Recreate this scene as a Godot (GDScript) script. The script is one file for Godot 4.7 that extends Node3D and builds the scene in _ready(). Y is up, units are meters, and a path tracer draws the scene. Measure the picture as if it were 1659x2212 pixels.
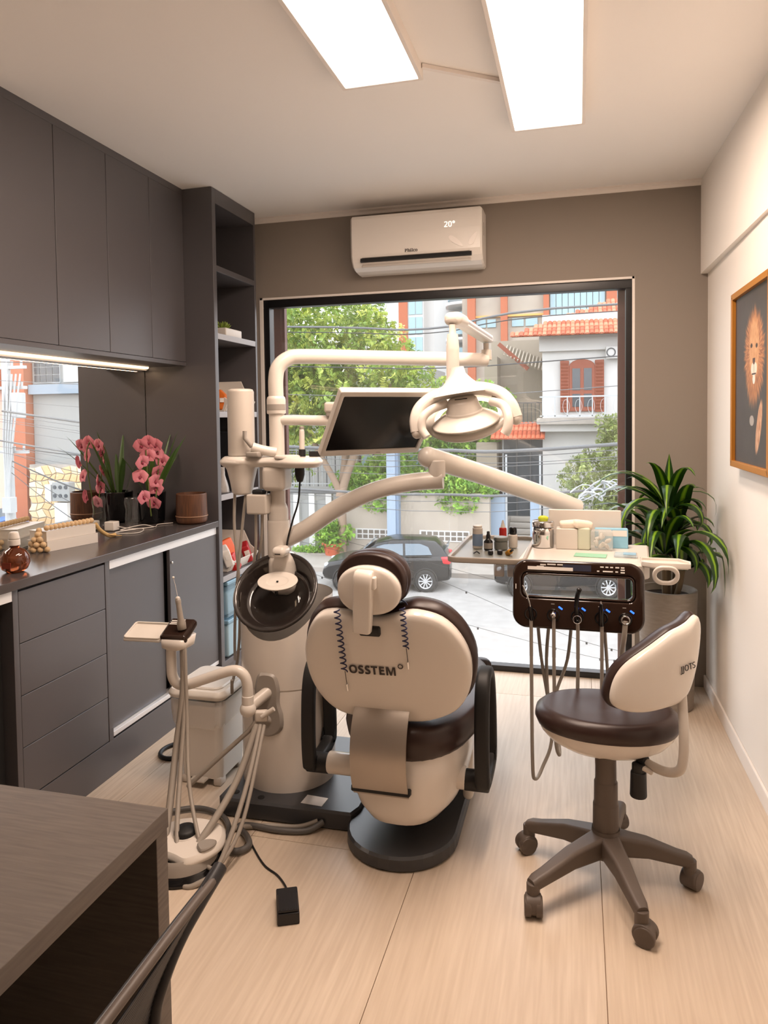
extends Node3D
# A dental surgery on the first floor above a street. World: metres, y up, the window wall lies towards -z.

class MB:
	# collects indexed triangles; normals are area weighted and shared only inside one patch
	var v := PackedVector3Array()
	var uv := PackedVector2Array()
	var ix := PackedInt32Array()
	var xf := Transform3D()
	var home := Transform3D()

	func at(t: Transform3D) -> MB:
		xf = home * t
		return self

	func pos(x: float, y: float, z: float) -> MB:
		return at(Transform3D(Basis(), Vector3(x, y, z)))

	func add(p: Vector3, t := Vector2.ZERO) -> int:
		v.append(xf * p)
		uv.append(t)
		return v.size() - 1

	func tri(a: Vector3, b: Vector3, c: Vector3) -> void:
		var i := add(a)
		add(b, Vector2(1, 0))
		add(c, Vector2(1, 1))
		ix.append_array([i, i + 1, i + 2])

	func quad(a: Vector3, b: Vector3, c: Vector3, d: Vector3) -> void:
		# a b c d run clockwise seen from the front; uv (0,1) (0,0) (1,0) (1,1): lower left, upper left, upper right, lower right
		var i := add(a, Vector2(0, 1))
		add(b, Vector2(0, 0))
		add(c, Vector2(1, 0))
		add(d, Vector2(1, 1))
		ix.append_array([i, i + 1, i + 2, i, i + 2, i + 3])

	func box(c: Vector3, s: Vector3) -> MB:
		var h := s / 2.0
		for f in [[Vector3.RIGHT, Vector3.UP], [Vector3.LEFT, Vector3.UP], [Vector3.UP, Vector3.FORWARD], [Vector3.DOWN, Vector3.FORWARD], [Vector3.BACK, Vector3.UP], [Vector3.FORWARD, Vector3.UP]]:
			var nn: Vector3 = f[0]
			var up: Vector3 = f[1]
			var rt := up.cross(nn)
			var o := c + nn * h
			quad(o - (rt + up) * h, o + (up - rt) * h, o + (up + rt) * h, o + (rt - up) * h)
		return self

	func rbox(c: Vector3, s: Vector3, r: float, seg := 2) -> MB:
		var h := s / 2.0
		r = minf(r, minf(h.x, minf(h.y, h.z)) * 0.999)
		var q := h - Vector3(r, r, r)
		var rows := []
		for half in 2:
			for k in seg + 1:
				var phi := (-90.0 + 90.0 * k / seg) if half == 0 else 90.0 * k / seg
				var row := PackedVector3Array()
				for quarter in 4:
					for j in seg + 1:
						var th := deg_to_rad(quarter * 90.0 + 90.0 * j / seg)
						var n := Vector3(cos(deg_to_rad(phi)) * cos(th), sin(deg_to_rad(phi)), cos(deg_to_rad(phi)) * sin(th))
						var sx := 1.0 if quarter == 0 or quarter == 3 else -1.0
						var sz := 1.0 if quarter < 2 else -1.0
						row.append(c + Vector3(q.x * sx, q.y * (-1.0 if half == 0 else 1.0), q.z * sz) + n * r)
				rows.append(row)
		grid(rows, true)
		quad(c + Vector3(-q.x, -h.y, q.z), c + Vector3(q.x, -h.y, q.z), c + Vector3(q.x, -h.y, -q.z), c + Vector3(-q.x, -h.y, -q.z))
		quad(c + Vector3(-q.x, h.y, q.z), c + Vector3(-q.x, h.y, -q.z), c + Vector3(q.x, h.y, -q.z), c + Vector3(q.x, h.y, q.z))
		return self

	func grid(rows: Array, closed := false, flip := false) -> MB:
		# rows of points; closed joins the last column to the first
		var nr := rows.size()
		var nc: int = rows[0].size()
		var s := v.size()
		for i in nr:
			for j in nc:
				add(rows[i][j], Vector2(float(j) / maxf(nc - (0.0 if closed else 1.0), 1.0), float(i) / maxf(nr - 1.0, 1.0)))
		for i in nr - 1:
			for j in (nc if closed else nc - 1):
				var a := s + i * nc + j
				var b := s + i * nc + (j + 1) % nc
				var c := b + nc
				var d := a + nc
				if flip:
					ix.append_array([a, c, b, a, d, c])
				else:
					ix.append_array([a, b, c, a, c, d])
		return self

	func lathe(profile: Array, seg := 24, c := Vector3.ZERO) -> MB:
		# profile of Vector2(radius, height) from below to above on the outside
		var rows := []
		for p in profile:
			var row := PackedVector3Array()
			for j in seg:
				var a := TAU * j / seg
				row.append(c + Vector3(cos(a) * p.x, p.y, sin(a) * p.x))
			rows.append(row)
		return grid(rows, true)

	func cyl(c: Vector3, r: float, h: float, seg := 20, bev := 0.0, r2 := -1.0) -> MB:
		# stands on c
		var t := r if r2 < 0.0 else r2
		if bev <= 0.0:
			lathe([Vector2(0, 0), Vector2(r, 0)], seg, c)
			lathe([Vector2(r, 0), Vector2(t, h)], seg, c)
			return lathe([Vector2(t, h), Vector2(0, h)], seg, c)
		return lathe([Vector2(0, 0), Vector2(maxf(r - bev, 0), 0), Vector2(r - bev * 0.3, bev * 0.3), Vector2(r, bev), Vector2(t, h - bev), Vector2(t - bev * 0.3, h - bev * 0.3), Vector2(maxf(t - bev, 0), h), Vector2(0, h)], seg, c)

	func ball(c: Vector3, r: Vector3, seg := 16) -> MB:
		var prof := []
		var n := seg / 2
		for k in n + 1:
			var a := -PI / 2 + PI * k / n
			prof.append(Vector2(cos(a), sin(a)))
		var old := xf
		xf = xf * Transform3D(Basis.from_scale(r), c)
		lathe(prof, seg)
		xf = old
		return self

	static func curve(pts: Array, n := 8) -> Array:
		# Catmull-Rom through the points, n steps a span
		var out := []
		for i in pts.size() - 1:
			var p0: Vector3 = pts[maxi(i - 1, 0)]
			var p1: Vector3 = pts[i]
			var p2: Vector3 = pts[i + 1]
			var p3: Vector3 = pts[mini(i + 2, pts.size() - 1)]
			for k in n:
				out.append(p1.cubic_interpolate(p2, p0, p3, float(k) / n))
		out.append(pts[-1])
		return out

	func sweep(path: Array, prof: Array, caps := true, closed := true, scales := []) -> MB:
		# prof: Array of Vector2 in (side, up); the frame is carried along the path
		var rows := []
		var n := path.size()
		var t0: Vector3 = (path[1] - path[0]).normalized()
		var ref := Vector3.UP if absf(t0.y) < 0.95 else Vector3.BACK
		var side := t0.cross(ref).normalized()
		var up := side.cross(t0)
		var last := t0
		for i in n:
			var t: Vector3 = (path[mini(i + 1, n - 1)] - path[maxi(i - 1, 0)]).normalized()
			var ax := last.cross(t)
			if ax.length() > 1e-6:
				var rot := Basis(ax.normalized(), last.angle_to(t))
				side = rot * side
				up = rot * up
			last = t
			var k: float = scales[i] if scales else 1.0
			var row := PackedVector3Array()
			for p in prof:
				row.append(path[i] + (side * p.x + up * p.y) * k)
			rows.append(row)
		grid(rows, closed)
		if caps and closed:
			fan(rows[0], false)
			fan(rows[-1], true)
		return self

	func fan(ring: PackedVector3Array, flip: bool) -> void:
		var c := Vector3.ZERO
		for p in ring:
			c += p
		c /= ring.size()
		var i := add(c, Vector2(0.5, 0.5))
		for p in ring:
			add(p)
		var n := ring.size()
		for j in n:
			if flip:
				ix.append_array([i, i + 1 + j, i + 1 + (j + 1) % n])
			else:
				ix.append_array([i, i + 1 + (j + 1) % n, i + 1 + j])

	func tube(path: Array, r: float, seg := 10, caps := true, scales := []) -> MB:
		var prof := []
		for j in seg:
			var a := TAU * j / seg
			prof.append(Vector2(cos(a), sin(a)) * r)
		return sweep(path, prof, caps, true, scales)

	func prism(poly: PackedVector2Array, d: float, bev := 0.0, smooth := false) -> MB:
		# poly in the xy plane, anticlockwise; from z = -d/2 to d/2
		var n := poly.size()
		if Geometry2D.is_polygon_clockwise(poly):
			poly = poly.duplicate()
			poly.reverse()
		var inn := inset(poly, bev)
		var lay := [[inn, -d / 2], [poly, -d / 2 + bev], [poly, d / 2 - bev], [inn, d / 2]] if bev > 0.0 else [[poly, -d / 2], [poly, d / 2]]
		if smooth:
			var rows := []
			for l in lay:
				var row := PackedVector3Array()
				for p in l[0]:
					row.append(Vector3(p.x, p.y, l[1]))
				rows.append(row)
			grid(rows, true, true)
		else:
			for k in lay.size() - 1:
				for j in n:
					var a: Vector2 = lay[k][0][j]
					var b: Vector2 = lay[k][0][(j + 1) % n]
					var c: Vector2 = lay[k + 1][0][(j + 1) % n]
					var e: Vector2 = lay[k + 1][0][j]
					quad(Vector3(a.x, a.y, lay[k][1]), Vector3(e.x, e.y, lay[k + 1][1]), Vector3(c.x, c.y, lay[k + 1][1]), Vector3(b.x, b.y, lay[k][1]))
		var t := Geometry2D.triangulate_polygon(inn if bev > 0.0 else poly)
		var q := inn if bev > 0.0 else poly
		for s in [1, -1]:
			var i := v.size()
			for p in q:
				add(Vector3(p.x, p.y, s * d / 2), p)
			for k in range(0, t.size(), 3):
				var a := q[t[k]]
				var ccw := (q[t[k + 1]] - a).cross(q[t[k + 2]] - a) > 0
				if ccw == (s > 0):
					ix.append_array([i + t[k], i + t[k + 2], i + t[k + 1]])
				else:
					ix.append_array([i + t[k], i + t[k + 1], i + t[k + 2]])
		return self

	static func inset(poly: PackedVector2Array, b: float) -> PackedVector2Array:
		var out := PackedVector2Array()
		var n := poly.size()
		for j in n:
			var e1 := (poly[j] - poly[(j - 1 + n) % n]).normalized()
			var e2 := (poly[(j + 1) % n] - poly[j]).normalized()
			var n1 := Vector2(-e1.y, e1.x)
			var n2 := Vector2(-e2.y, e2.x)
			var m := (n1 + n2).normalized()
			out.append(poly[j] + m * b / maxf(m.dot(n1), 0.4))
		return out

	func ring(outer: PackedVector2Array, inner: PackedVector2Array, d: float, bev := 0.0) -> MB:
		# two outlines with the same number of points, a plate with a hole, edges rounded by bev
		var n := outer.size()
		var lay := []
		for k in 3:
			var a := PI / 2 * k / 2
			lay.append([inset(outer, bev * (1 - sin(a))), -d / 2 + bev * (1 - cos(a))])
		for k in 3:
			var a := PI / 2 * (2 - k) / 2
			lay.append([inset(outer, bev * (1 - sin(a))), d / 2 - bev * (1 - cos(a))])
		for k in 3:
			var a := PI / 2 * k / 2
			lay.append([inset(inner, -bev * (1 - sin(a))), d / 2 - bev * (1 - cos(a))])
		for k in 3:
			var a := PI / 2 * (2 - k) / 2
			lay.append([inset(inner, -bev * (1 - sin(a))), -d / 2 + bev * (1 - cos(a))])
		lay.append(lay[0])
		var rows := []
		for l in lay:
			var row := PackedVector3Array()
			for p in l[0]:
				row.append(Vector3(p.x, p.y, l[1]))
			rows.append(row)
		return grid(rows, true, true)

	func pillow(outline: PackedVector2Array, prof: Array, c := Vector2.ZERO) -> MB:
		# outline anticlockwise in xy; prof of Vector2(scale about c, z) from the front middle round the rim to the back middle
		var rows := []
		for p in prof:
			var row := PackedVector3Array()
			for q in outline:
				var w: Vector2 = c + (q - c) * p.x
				row.append(Vector3(w.x, w.y, p.y))
			rows.append(row)
		return grid(rows, true)

	func warp(f: Callable) -> MB:
		for i in v.size():
			v[i] = f.call(v[i])
		return self

	func mesh() -> ArrayMesh:
		var n := PackedVector3Array()
		n.resize(v.size())
		for k in range(0, ix.size(), 3):
			var a := v[ix[k]]
			var c := (v[ix[k + 2]] - a).cross(v[ix[k + 1]] - a)
			n[ix[k]] += c
			n[ix[k + 1]] += c
			n[ix[k + 2]] += c
		for i in n.size():
			n[i] = n[i].normalized() if n[i].length_squared() > 0.0 else Vector3.UP
		var arr := []
		arr.resize(Mesh.ARRAY_MAX)
		arr[Mesh.ARRAY_VERTEX] = v
		arr[Mesh.ARRAY_NORMAL] = n
		arr[Mesh.ARRAY_TEX_UV] = uv
		arr[Mesh.ARRAY_INDEX] = ix
		var m := ArrayMesh.new()
		m.add_surface_from_arrays(Mesh.PRIMITIVE_TRIANGLES, arr)
		return m


var taken := {}
var M := {}
var rng := RandomNumberGenerator.new()


func V(x: float, y: float, z: float) -> Vector3:
	return Vector3(x, y, z)


func numbered(called: String) -> String:
	taken[called] = taken.get(called, -1) + 1
	return called if taken[called] == 0 else "%s_%03d" % [called, taken[called]]


func thing(called: String, label: String, category: String, at := Vector3.ZERO, turn := 0.0, group := "") -> Node3D:
	var o := Node3D.new()
	o.name = numbered(called)
	add_child(o)
	o.position = at
	o.rotation.y = turn
	tag(o, label, category, group)
	return o


func tag(o: Node, label: String, category: String, group := "") -> void:
	o.set_meta("label", label)
	o.set_meta("category", category)
	if group:
		o.set_meta("group", group)


func part(parent: Node, called: String, m, mat: Material, label := "") -> MeshInstance3D:
	var o := MeshInstance3D.new()
	o.mesh = m.mesh() if m is MB else m
	o.material_override = mat
	o.name = called
	parent.add_child(o, true)
	if label:
		o.set_meta("label", label)
	return o


func solo(called: String, label: String, category: String, m, mat: Material, at := Vector3.ZERO, group := "") -> MeshInstance3D:
	# a thing that is one mesh
	var o := MeshInstance3D.new()
	o.mesh = m.mesh() if m is MB else m
	o.material_override = mat
	o.name = numbered(called)
	add_child(o)
	o.position = at
	tag(o, label, category, group)
	return o


func struct(called: String, m, mat: Material) -> MeshInstance3D:
	var o := MeshInstance3D.new()
	if m != null:
		o.mesh = m.mesh() if m is MB else m
		o.material_override = mat
	o.name = numbered(called)
	o.set_meta("kind", "structure")
	add_child(o)
	return o


func copy(o: Node3D, label := "", group := "") -> Node3D:
	var c: Node3D = o.duplicate()
	c.name = numbered(String(o.name).rstrip("0123456789").trim_suffix("_"))
	add_child(c)
	if label:
		c.set_meta("label", label)
	if group:
		c.set_meta("group", group)
	return c


func mat(called: String, hex: String, rough := 0.6, metal := 0.0, spec := 0.5) -> StandardMaterial3D:
	var m := StandardMaterial3D.new()
	m.resource_name = called
	m.albedo_color = Color(hex)
	m.roughness = rough
	m.metallic = metal
	m.metallic_specular = spec
	M[called] = m
	return m


func glass(called: String, hex: String, alpha: float, rough := 0.02) -> StandardMaterial3D:
	var m := mat(called, hex, rough)
	m.transparency = BaseMaterial3D.TRANSPARENCY_ALPHA
	m.albedo_color.a = alpha
	return m


func lamp(called: String, hex: String, energy: float) -> StandardMaterial3D:
	var m := mat(called, hex, 0.5)
	m.emission_enabled = true
	m.emission = Color(hex)
	m.emission_energy_multiplier = energy
	return m


func noise_tex(w: int, h: int, freq: float, lo: Color, hi: Color, sx := 1.0, sy := 1.0, octaves := 4, seed_ := 1) -> ImageTexture:
	# a picture of noise from lo to hi that repeats at its edges; sx and sy stretch the noise
	var f := FastNoiseLite.new()
	f.seed = seed_
	f.noise_type = FastNoiseLite.TYPE_SIMPLEX_SMOOTH
	f.frequency = 1.0
	f.fractal_octaves = octaves
	var im := Image.create(w, h, false, Image.FORMAT_RGB8)
	for y in h:
		for x in w:
			var u := float(x) / w
			var q := float(y) / h
			var a := f.get_noise_2d(u * freq * sx, q * freq * sy)
			var b := f.get_noise_2d((u - 1.0) * freq * sx, q * freq * sy)
			var c := f.get_noise_2d(u * freq * sx, (q - 1.0) * freq * sy)
			var d := f.get_noise_2d((u - 1.0) * freq * sx, (q - 1.0) * freq * sy)
			var n := lerpf(lerpf(a, b, u), lerpf(c, d, u), q)
			im.set_pixel(x, y, lo.lerp(hi, clampf(n * 0.9 + 0.5, 0, 1)))
	return ImageTexture.create_from_image(im)


func triplanar(m: StandardMaterial3D, scale: Vector3) -> StandardMaterial3D:
	m.uv1_triplanar = true
	m.uv1_world_triplanar = true
	m.uv1_scale = scale
	m.uv1_triplanar_sharpness = 8.0
	return m


func text(parent: Node, called: String, s: String, size: float, at: Transform3D, m: Material, font := "Droid Sans", weight := 400, depth := 0.001) -> MeshInstance3D:
	var t := TextMesh.new()
	var f := SystemFont.new()
	f.font_names = PackedStringArray([font])
	f.font_weight = weight
	t.font = f
	t.text = s
	t.font_size = 64
	t.pixel_size = size / 64.0
	t.depth = depth
	t.curve_step = 1.0
	var o := MeshInstance3D.new()
	o.mesh = t
	o.material_override = m
	o.name = called
	parent.add_child(o, true)
	o.transform = at
	return o


func ellipse(rx: float, ry: float, n := 32, p := 2.0) -> PackedVector2Array:
	# a superellipse, anticlockwise
	var out := PackedVector2Array()
	for k in n:
		var a := TAU * k / n
		var c := cos(a)
		var s := sin(a)
		out.append(Vector2(signf(c) * pow(absf(c), 2.0 / p) * rx, signf(s) * pow(absf(s), 2.0 / p) * ry))
	return out


func rrect(w: float, h: float, r: float, n := 6) -> PackedVector2Array:
	var out := PackedVector2Array()
	for q in 4:
		var c := Vector2((w / 2 - r) * (1 if q == 0 or q == 3 else -1), (h / 2 - r) * (1 if q < 2 else -1))
		for k in n + 1:
			var a := PI / 2 * q + PI / 2 * k / n
			out.append(c + Vector2(cos(a), sin(a)) * r)
	return out


func smooth2(pts: Array, n := 6) -> PackedVector2Array:
	# a closed Catmull-Rom outline
	var out := PackedVector2Array()
	var c := pts.size()
	for i in c:
		for k in n:
			out.append(pts[i].cubic_interpolate(pts[(i + 1) % c], pts[(i - 1 + c) % c], pts[(i + 2) % c], float(k) / n))
	return out


func looking(from: Vector3, to: Vector3, up := Vector3.UP) -> Transform3D:
	# local y runs from -> to
	var y := (to - from).normalized()
	var x := y.cross(up if absf(y.dot(up)) < 0.98 else Vector3.RIGHT).normalized()
	return Transform3D(Basis(x, y, x.cross(y)), from)


func turned(at: Vector3, rx := 0.0, ry := 0.0, rz := 0.0) -> Transform3D:
	return Transform3D(Basis.from_euler(Vector3(deg_to_rad(rx), deg_to_rad(ry), deg_to_rad(rz))), at)


func W(o: Node3D) -> MB:
	# a builder for a part of o that takes world coordinates
	var m := MB.new()
	m.home = o.transform.affine_inverse()
	m.xf = m.home
	return m


func loft(m: MB, rings: Array, n := 36, p := 2.4) -> MB:
	# rings of [y, centre x, centre z, half width, half depth] from below to above
	var rows := []
	for r in rings:
		var row := PackedVector3Array()
		for q in ellipse(r[3], r[4], n, p):
			row.append(Vector3(r[1] + q.x, r[0], r[2] + q.y))
		rows.append(row)
	return m.grid(rows, true)


func _ready() -> void:
	rng.seed = 7
	view_and_light()
	materials()
	room()
	street()
	cabinets()
	desk()
	dental_chair()
	water_unit()
	delivery_unit()
	assistant_arm()
	stool()
	small_floor_things()
	wall_things()
	worktop_things()
	shelf_things()
	tray_things()
	corner_plant()
	office_chair()


func view_and_light() -> void:
	var cam := Camera3D.new()
	cam.name = "camera"
	add_child(cam)
	cam.near = 0.05
	cam.far = 200.0
	cam.projection = Camera3D.PROJECTION_FRUSTUM
	cam.size = 0.05 * 2212.0 / 1569.94
	cam.frustum_offset = Vector2(0.0, -0.05 * (1106.0 - 962.18) / 1569.94)
	cam.position = V(0, 1.5, 0)
	cam.rotation = Vector3(-0.0393965, 0.2612241, -0.0130211)
	var env := Environment.new()
	env.background_mode = Environment.BG_SKY
	env.tonemap_mode = Environment.TONE_MAPPER_LINEAR
	env.tonemap_exposure = 1.0
	env.sdfgi_enabled = true
	env.ssao_enabled = true
	env.ssil_enabled = true
	var sky := Sky.new()
	var sm := ProceduralSkyMaterial.new()
	# an evenly overcast sky
	sm.sky_top_color = Color(0.93, 0.95, 0.98)
	sm.sky_horizon_color = Color(0.98, 0.98, 0.98)
	sm.sky_energy_multiplier = 2.0
	sm.ground_bottom_color = Color(0.5, 0.49, 0.47)
	sm.ground_horizon_color = Color(0.6, 0.59, 0.57)
	sm.sun_angle_max = 1.0
	sky.sky_material = sm
	env.sky = sky
	var we := WorldEnvironment.new()
	we.name = "environment"
	we.environment = env
	add_child(we)
	# two ceiling panels: the light of each sits just under its diffuser
	for p in [[-0.68, -1.99], [-0.118, -2.57]] :
		var l := AreaLight3D.new()
		l.name = "panel_light"
		add_child(l, true)
		l.area_size = Vector2(0.262, 1.17)
		l.light_energy = 3.2
		l.light_color = Color(1.0, 0.89, 0.81)
		l.shadow_enabled = true
		l.area_range = 12.0
		l.position = V(p[0], 2.692, p[1])
		l.rotation_degrees = Vector3(-90, 0, 0)
	var s := AreaLight3D.new()
	s.name = "strip_light"
	add_child(s, true)
	s.area_size = Vector2(1.9, 0.012)
	s.light_energy = 0.1
	s.light_color = Color(1.0, 0.84, 0.68)
	s.shadow_enabled = true
	s.area_range = 8.0
	s.position = V(-2.285, 1.766, -2.58)
	s.rotation_degrees = Vector3(-90, 90, 0)


func materials() -> void:
	var oak := mat("oak_vinyl", "ffffff", 0.5)
	oak.albedo_texture = noise_tex(256, 1024, 1.0, Color("c2af9a"), Color("d8c7b3"), 46.0, 3.0, 4, 3)
	triplanar(oak, Vector3(1.6, 1.6, 0.8))
	var oak2 := mat("oak_vinyl_paler", "ffffff", 0.48)
	oak2.albedo_texture = noise_tex(256, 1024, 1.0, Color("c7b5a1"), Color("dbcbb8"), 40.0, 3.5, 4, 9)
	triplanar(oak2, Vector3(1.5, 1.5, 0.7))
	mat("joint", "8d735c", 0.8)
	mat("ceiling_paint", "f7f3ee", 0.9)
	mat("wall_cream", "f2ece4", 0.85)
	mat("wall_taupe", "92887e", 0.85)
	mat("white_trim", "f0e8e0", 0.55)
	mat("black_frame", "121113", 0.35)
	mat("brown_frame", "5a3026", 0.5)
	mat("alu", "eeeeef", 0.35, 0.35)
	mat("graphite", "504d4f", 0.4, 0.0, 0.68)
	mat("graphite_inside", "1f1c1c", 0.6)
	mat("graphite_top", "4d4746", 0.22)
	mat("sheen_edge", "a09ea0", 0.35)  # graphite made paler: sheen of the window painted into the colour
	mat("gap_black", "0c0b0b", 0.9)
	var dk := mat("desk_wood", "ffffff", 0.5)
	dk.albedo_texture = noise_tex(512, 256, 1.0, Color("57504b"), Color("6e665f"), 4.0, 70.0, 4, 11)
	triplanar(dk, Vector3(1.7, 1.7, 1.7))
	var mir := mat("mirror_silver", "f4f6f6", 0.0, 1.0)
	mir.metallic_specular = 1.0
	lamp("panel_glow", "fffaf4", 3.0)
	lamp("strip_glow", "ffdcb4", 2.2)
	glass("pane", "f4fbf8", 0.04, 0.0)
	mat("white_plastic", "d9d2c9", 0.3)
	mat("black_plastic", "17161a", 0.45)
	mat("black_gloss", "101012", 0.12)
	mat("white_gloss", "e2dbd2", 0.16)
	mat("off_white", "c9c1b7", 0.35)
	mat("grey_plastic", "9a938b", 0.4)
	mat("dark_base", "3b3c3f", 0.38)
	var lea := mat("brown_leather", "33231f", 0.36)
	lea.metallic_specular = 0.45
	mat("brown_gloss", "2c1d16", 0.1)
	var bg := mat("bowl_glass", "1c120d", 0.04)
	bg.clearcoat_enabled = true
	mat("brushed_steel", "b3aaa0", 0.42, 0.78)
	mat("chrome", "dcdcdc", 0.08, 1.0)
	mat("rubber_black", "131314", 0.55)
	mat("hose_grey", "9d958b", 0.45)
	mat("stool_brown", "5a4f47", 0.5)
	mat("print_black", "2a2220", 0.5)
	mat("print_white", "e9e4de", 0.5)
	lamp("led_blue", "2f6dff", 2.0)
	mat("screen_black", "0a0909", 0.18)


func slab(mb: MB, a: Vector3, b: Vector3) -> MB:
	# a box between two corners
	return mb.box((a + b) / 2.0, (b - a).abs())


func rslab(mb: MB, a: Vector3, b: Vector3, r := 0.002) -> MB:
	return mb.rbox((a + b) / 2.0, (b - a).abs(), r, 1)


func room() -> void:
	# floor: wide vinyl boards on a screed, joints between them
	var fl := struct("floor", slab(MB.new(), V(-2.5, -0.12, -4.4), V(0.95, -0.004, 1.5)), M.joint)
	var xs := [-2.37, -1.754, -1.1395, -0.526, 0.068, 0.75]
	for i in 5:
		var z: float = -5.345 + [1.2, 2.2, 0.0, 1.45, 1.0][i] - 3.0
		var k := 0
		while z < 1.45:
			var z0 := maxf(z, -4.26)
			var z1 := minf(z + 3.0, 1.5)
			if z1 - z0 > 0.02:
				part(fl, "plank", rslab(MB.new(), V(xs[i] + 0.0009, -0.004, z0 + 0.0009), V(xs[i + 1] - 0.0009, 0.0, z1 - 0.0009), 0.0006), M.oak_vinyl if (i + k) % 2 else M.oak_vinyl_paler)
			z += 3.0
			k += 1
	struct("ceiling", slab(MB.new(), V(-2.5, 2.74, -4.4), V(0.95, 2.9, 1.5)), M.ceiling_paint)
	struct("wall_left", slab(MB.new(), V(-2.5, -0.12, -4.4), V(-2.327, 2.74, 1.5)), M.wall_cream)
	# the wall and its beam stand a little askew
	var wr := struct("wall_right", null, null)
	part(wr, "wall_face", MB.new().at(turned(V(0.672, 0, -4.23), 0, 0.7)).box(V(0.125, 1.31, 2.8), V(0.25, 2.86, 6.2)), M.wall_cream)
	var bm := struct("trim_1", MB.new().at(turned(V(0.636, 0, -4.23), 0, 1.6)).box(V(0.06, 2.491, 2.8), V(0.12, 0.498, 6.2)), M.wall_cream)
	struct("wall_rear", slab(MB.new(), V(-2.5, -0.12, 1.3), V(0.95, 2.74, 1.5)), M.wall_taupe)
	# window wall
	var wb := struct("wall_back", null, null)
	var t: Material = M.wall_taupe
	part(wb, "lintel", slab(MB.new(), V(-2.5, 2.25, -4.23), V(0.95, 2.74, -4.4)), t)
	part(wb, "pier", slab(MB.new(), V(-2.5, -3.4, -4.23), V(-1.922, 2.25, -4.4)), t)
	part(wb, "pier", slab(MB.new(), V(0.3, -3.4, -4.23), V(0.95, 2.25, -4.4)), t)
	part(wb, "spandrel", slab(MB.new(), V(-1.922, -3.4, -4.26), V(0.3, -0.004, -4.4)), M.white_trim)
	var rev := struct("trim_2", slab(MB.new(), V(-1.922, 2.238, -4.226), V(0.3, 2.25, -4.27)), M.white_trim)
	part(rev, "reveal", slab(MB.new(), V(-1.924, 0.0, -4.226), V(-1.905, 2.25, -4.27)), M.white_trim)
	part(rev, "reveal", slab(MB.new(), V(0.288, 0.0, -4.226), V(0.302, 2.25, -4.27)), M.white_trim)
	var cor := MB.new().prism(PackedVector2Array([Vector2(0, 0), Vector2(0, -0.03), Vector2(0.008, -0.03), Vector2(0.014, -0.016), Vector2(0.03, -0.008), Vector2(0.03, 0)]), 2.7).warp(func(p): return V(-0.66 + p.z, 2.74 + p.y, -4.23 + p.x))
	struct("trim_3", cor, M.white_trim)
	struct("baseboard_right", MB.new().at(turned(V(0.672, 0, -4.23), 0, 0.7)).rbox(V(-0.006, 0.035, 2.8), V(0.014, 0.07, 5.6), 0.003, 1), M.white_trim)
	# window: black frame, brown outer frame, two panes
	var w := struct("window_1", null, null)
	var b: Material = M.black_frame
	part(w, "frame_head", rslab(MB.new(), V(-1.905, 2.19, -4.24), V(0.288, 2.238, -4.31)), b)
	part(w, "frame_jamb", rslab(MB.new(), V(-1.905, 0.0, -4.24), V(-1.865, 2.19, -4.31)), b)
	part(w, "frame_jamb", rslab(MB.new(), V(0.255, 0.0, -4.24), V(0.288, 2.19, -4.31)), b)
	part(w, "frame_sill", rslab(MB.new(), V(-1.865, 0.0, -4.235), V(0.255, 0.034, -4.30)), b)
	part(w, "outer_sill", rslab(MB.new(), V(-1.95, -0.01, -4.30), V(0.33, 0.03, -4.46)), M.alu)
	part(w, "outer_jamb", slab(MB.new(), V(-1.95, 0.02, -4.41), V(-1.835, 2.3, -4.45)), M.brown_frame)
	part(w, "outer_jamb", slab(MB.new(), V(0.222, 0.02, -4.41), V(0.33, 2.3, -4.45)), M.brown_frame)
	part(w, "pane", slab(MB.new(), V(-1.868, 0.03, -4.276), V(-0.7465, 2.195, -4.282)), M.pane)
	part(w, "pane", slab(MB.new(), V(-0.7435, 0.03, -4.276), V(0.258, 2.195, -4.282)), M.pane)
	# ceiling panels
	var names := ["long white ceiling light panel nearer the grey wall cabinets", "long white ceiling light panel nearer the cream wall"]
	var i := 0
	for p in [[-0.68, -1.99], [-0.118, -2.57]] :
		var l := thing("ceiling_light_panel", names[i], "ceiling light", V(p[0], 2.74, p[1]), 0, "ceiling light panels")
		i += 1
		part(l, "frame", MB.new().at(turned(V(0, -0.022, 0), 90)).ring(rrect(0.3, 1.2, 0.004, 1), rrect(0.272, 1.172, 0.003, 1), 0.044, 0.001), M.white_trim)
		part(l, "backing", MB.new().box(V(0, -0.006, 0), V(0.28, 0.01, 1.18)), M.white_trim)
		part(l, "diffuser_lamp", MB.new().box(V(0, -0.037, 0), V(0.27, 0.006, 1.17)), M.panel_glow)
	solo("cable_conduit", "slim white cable trunking between the two ceiling light panels", "conduit", MB.new().at(looking(V(-0.53, 2.732, -2.56), V(-0.268, 2.732, -2.76))).box(V(0, 0.165, 0), V(0.018, 0.33, 0.014)), M.white_trim)


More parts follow.
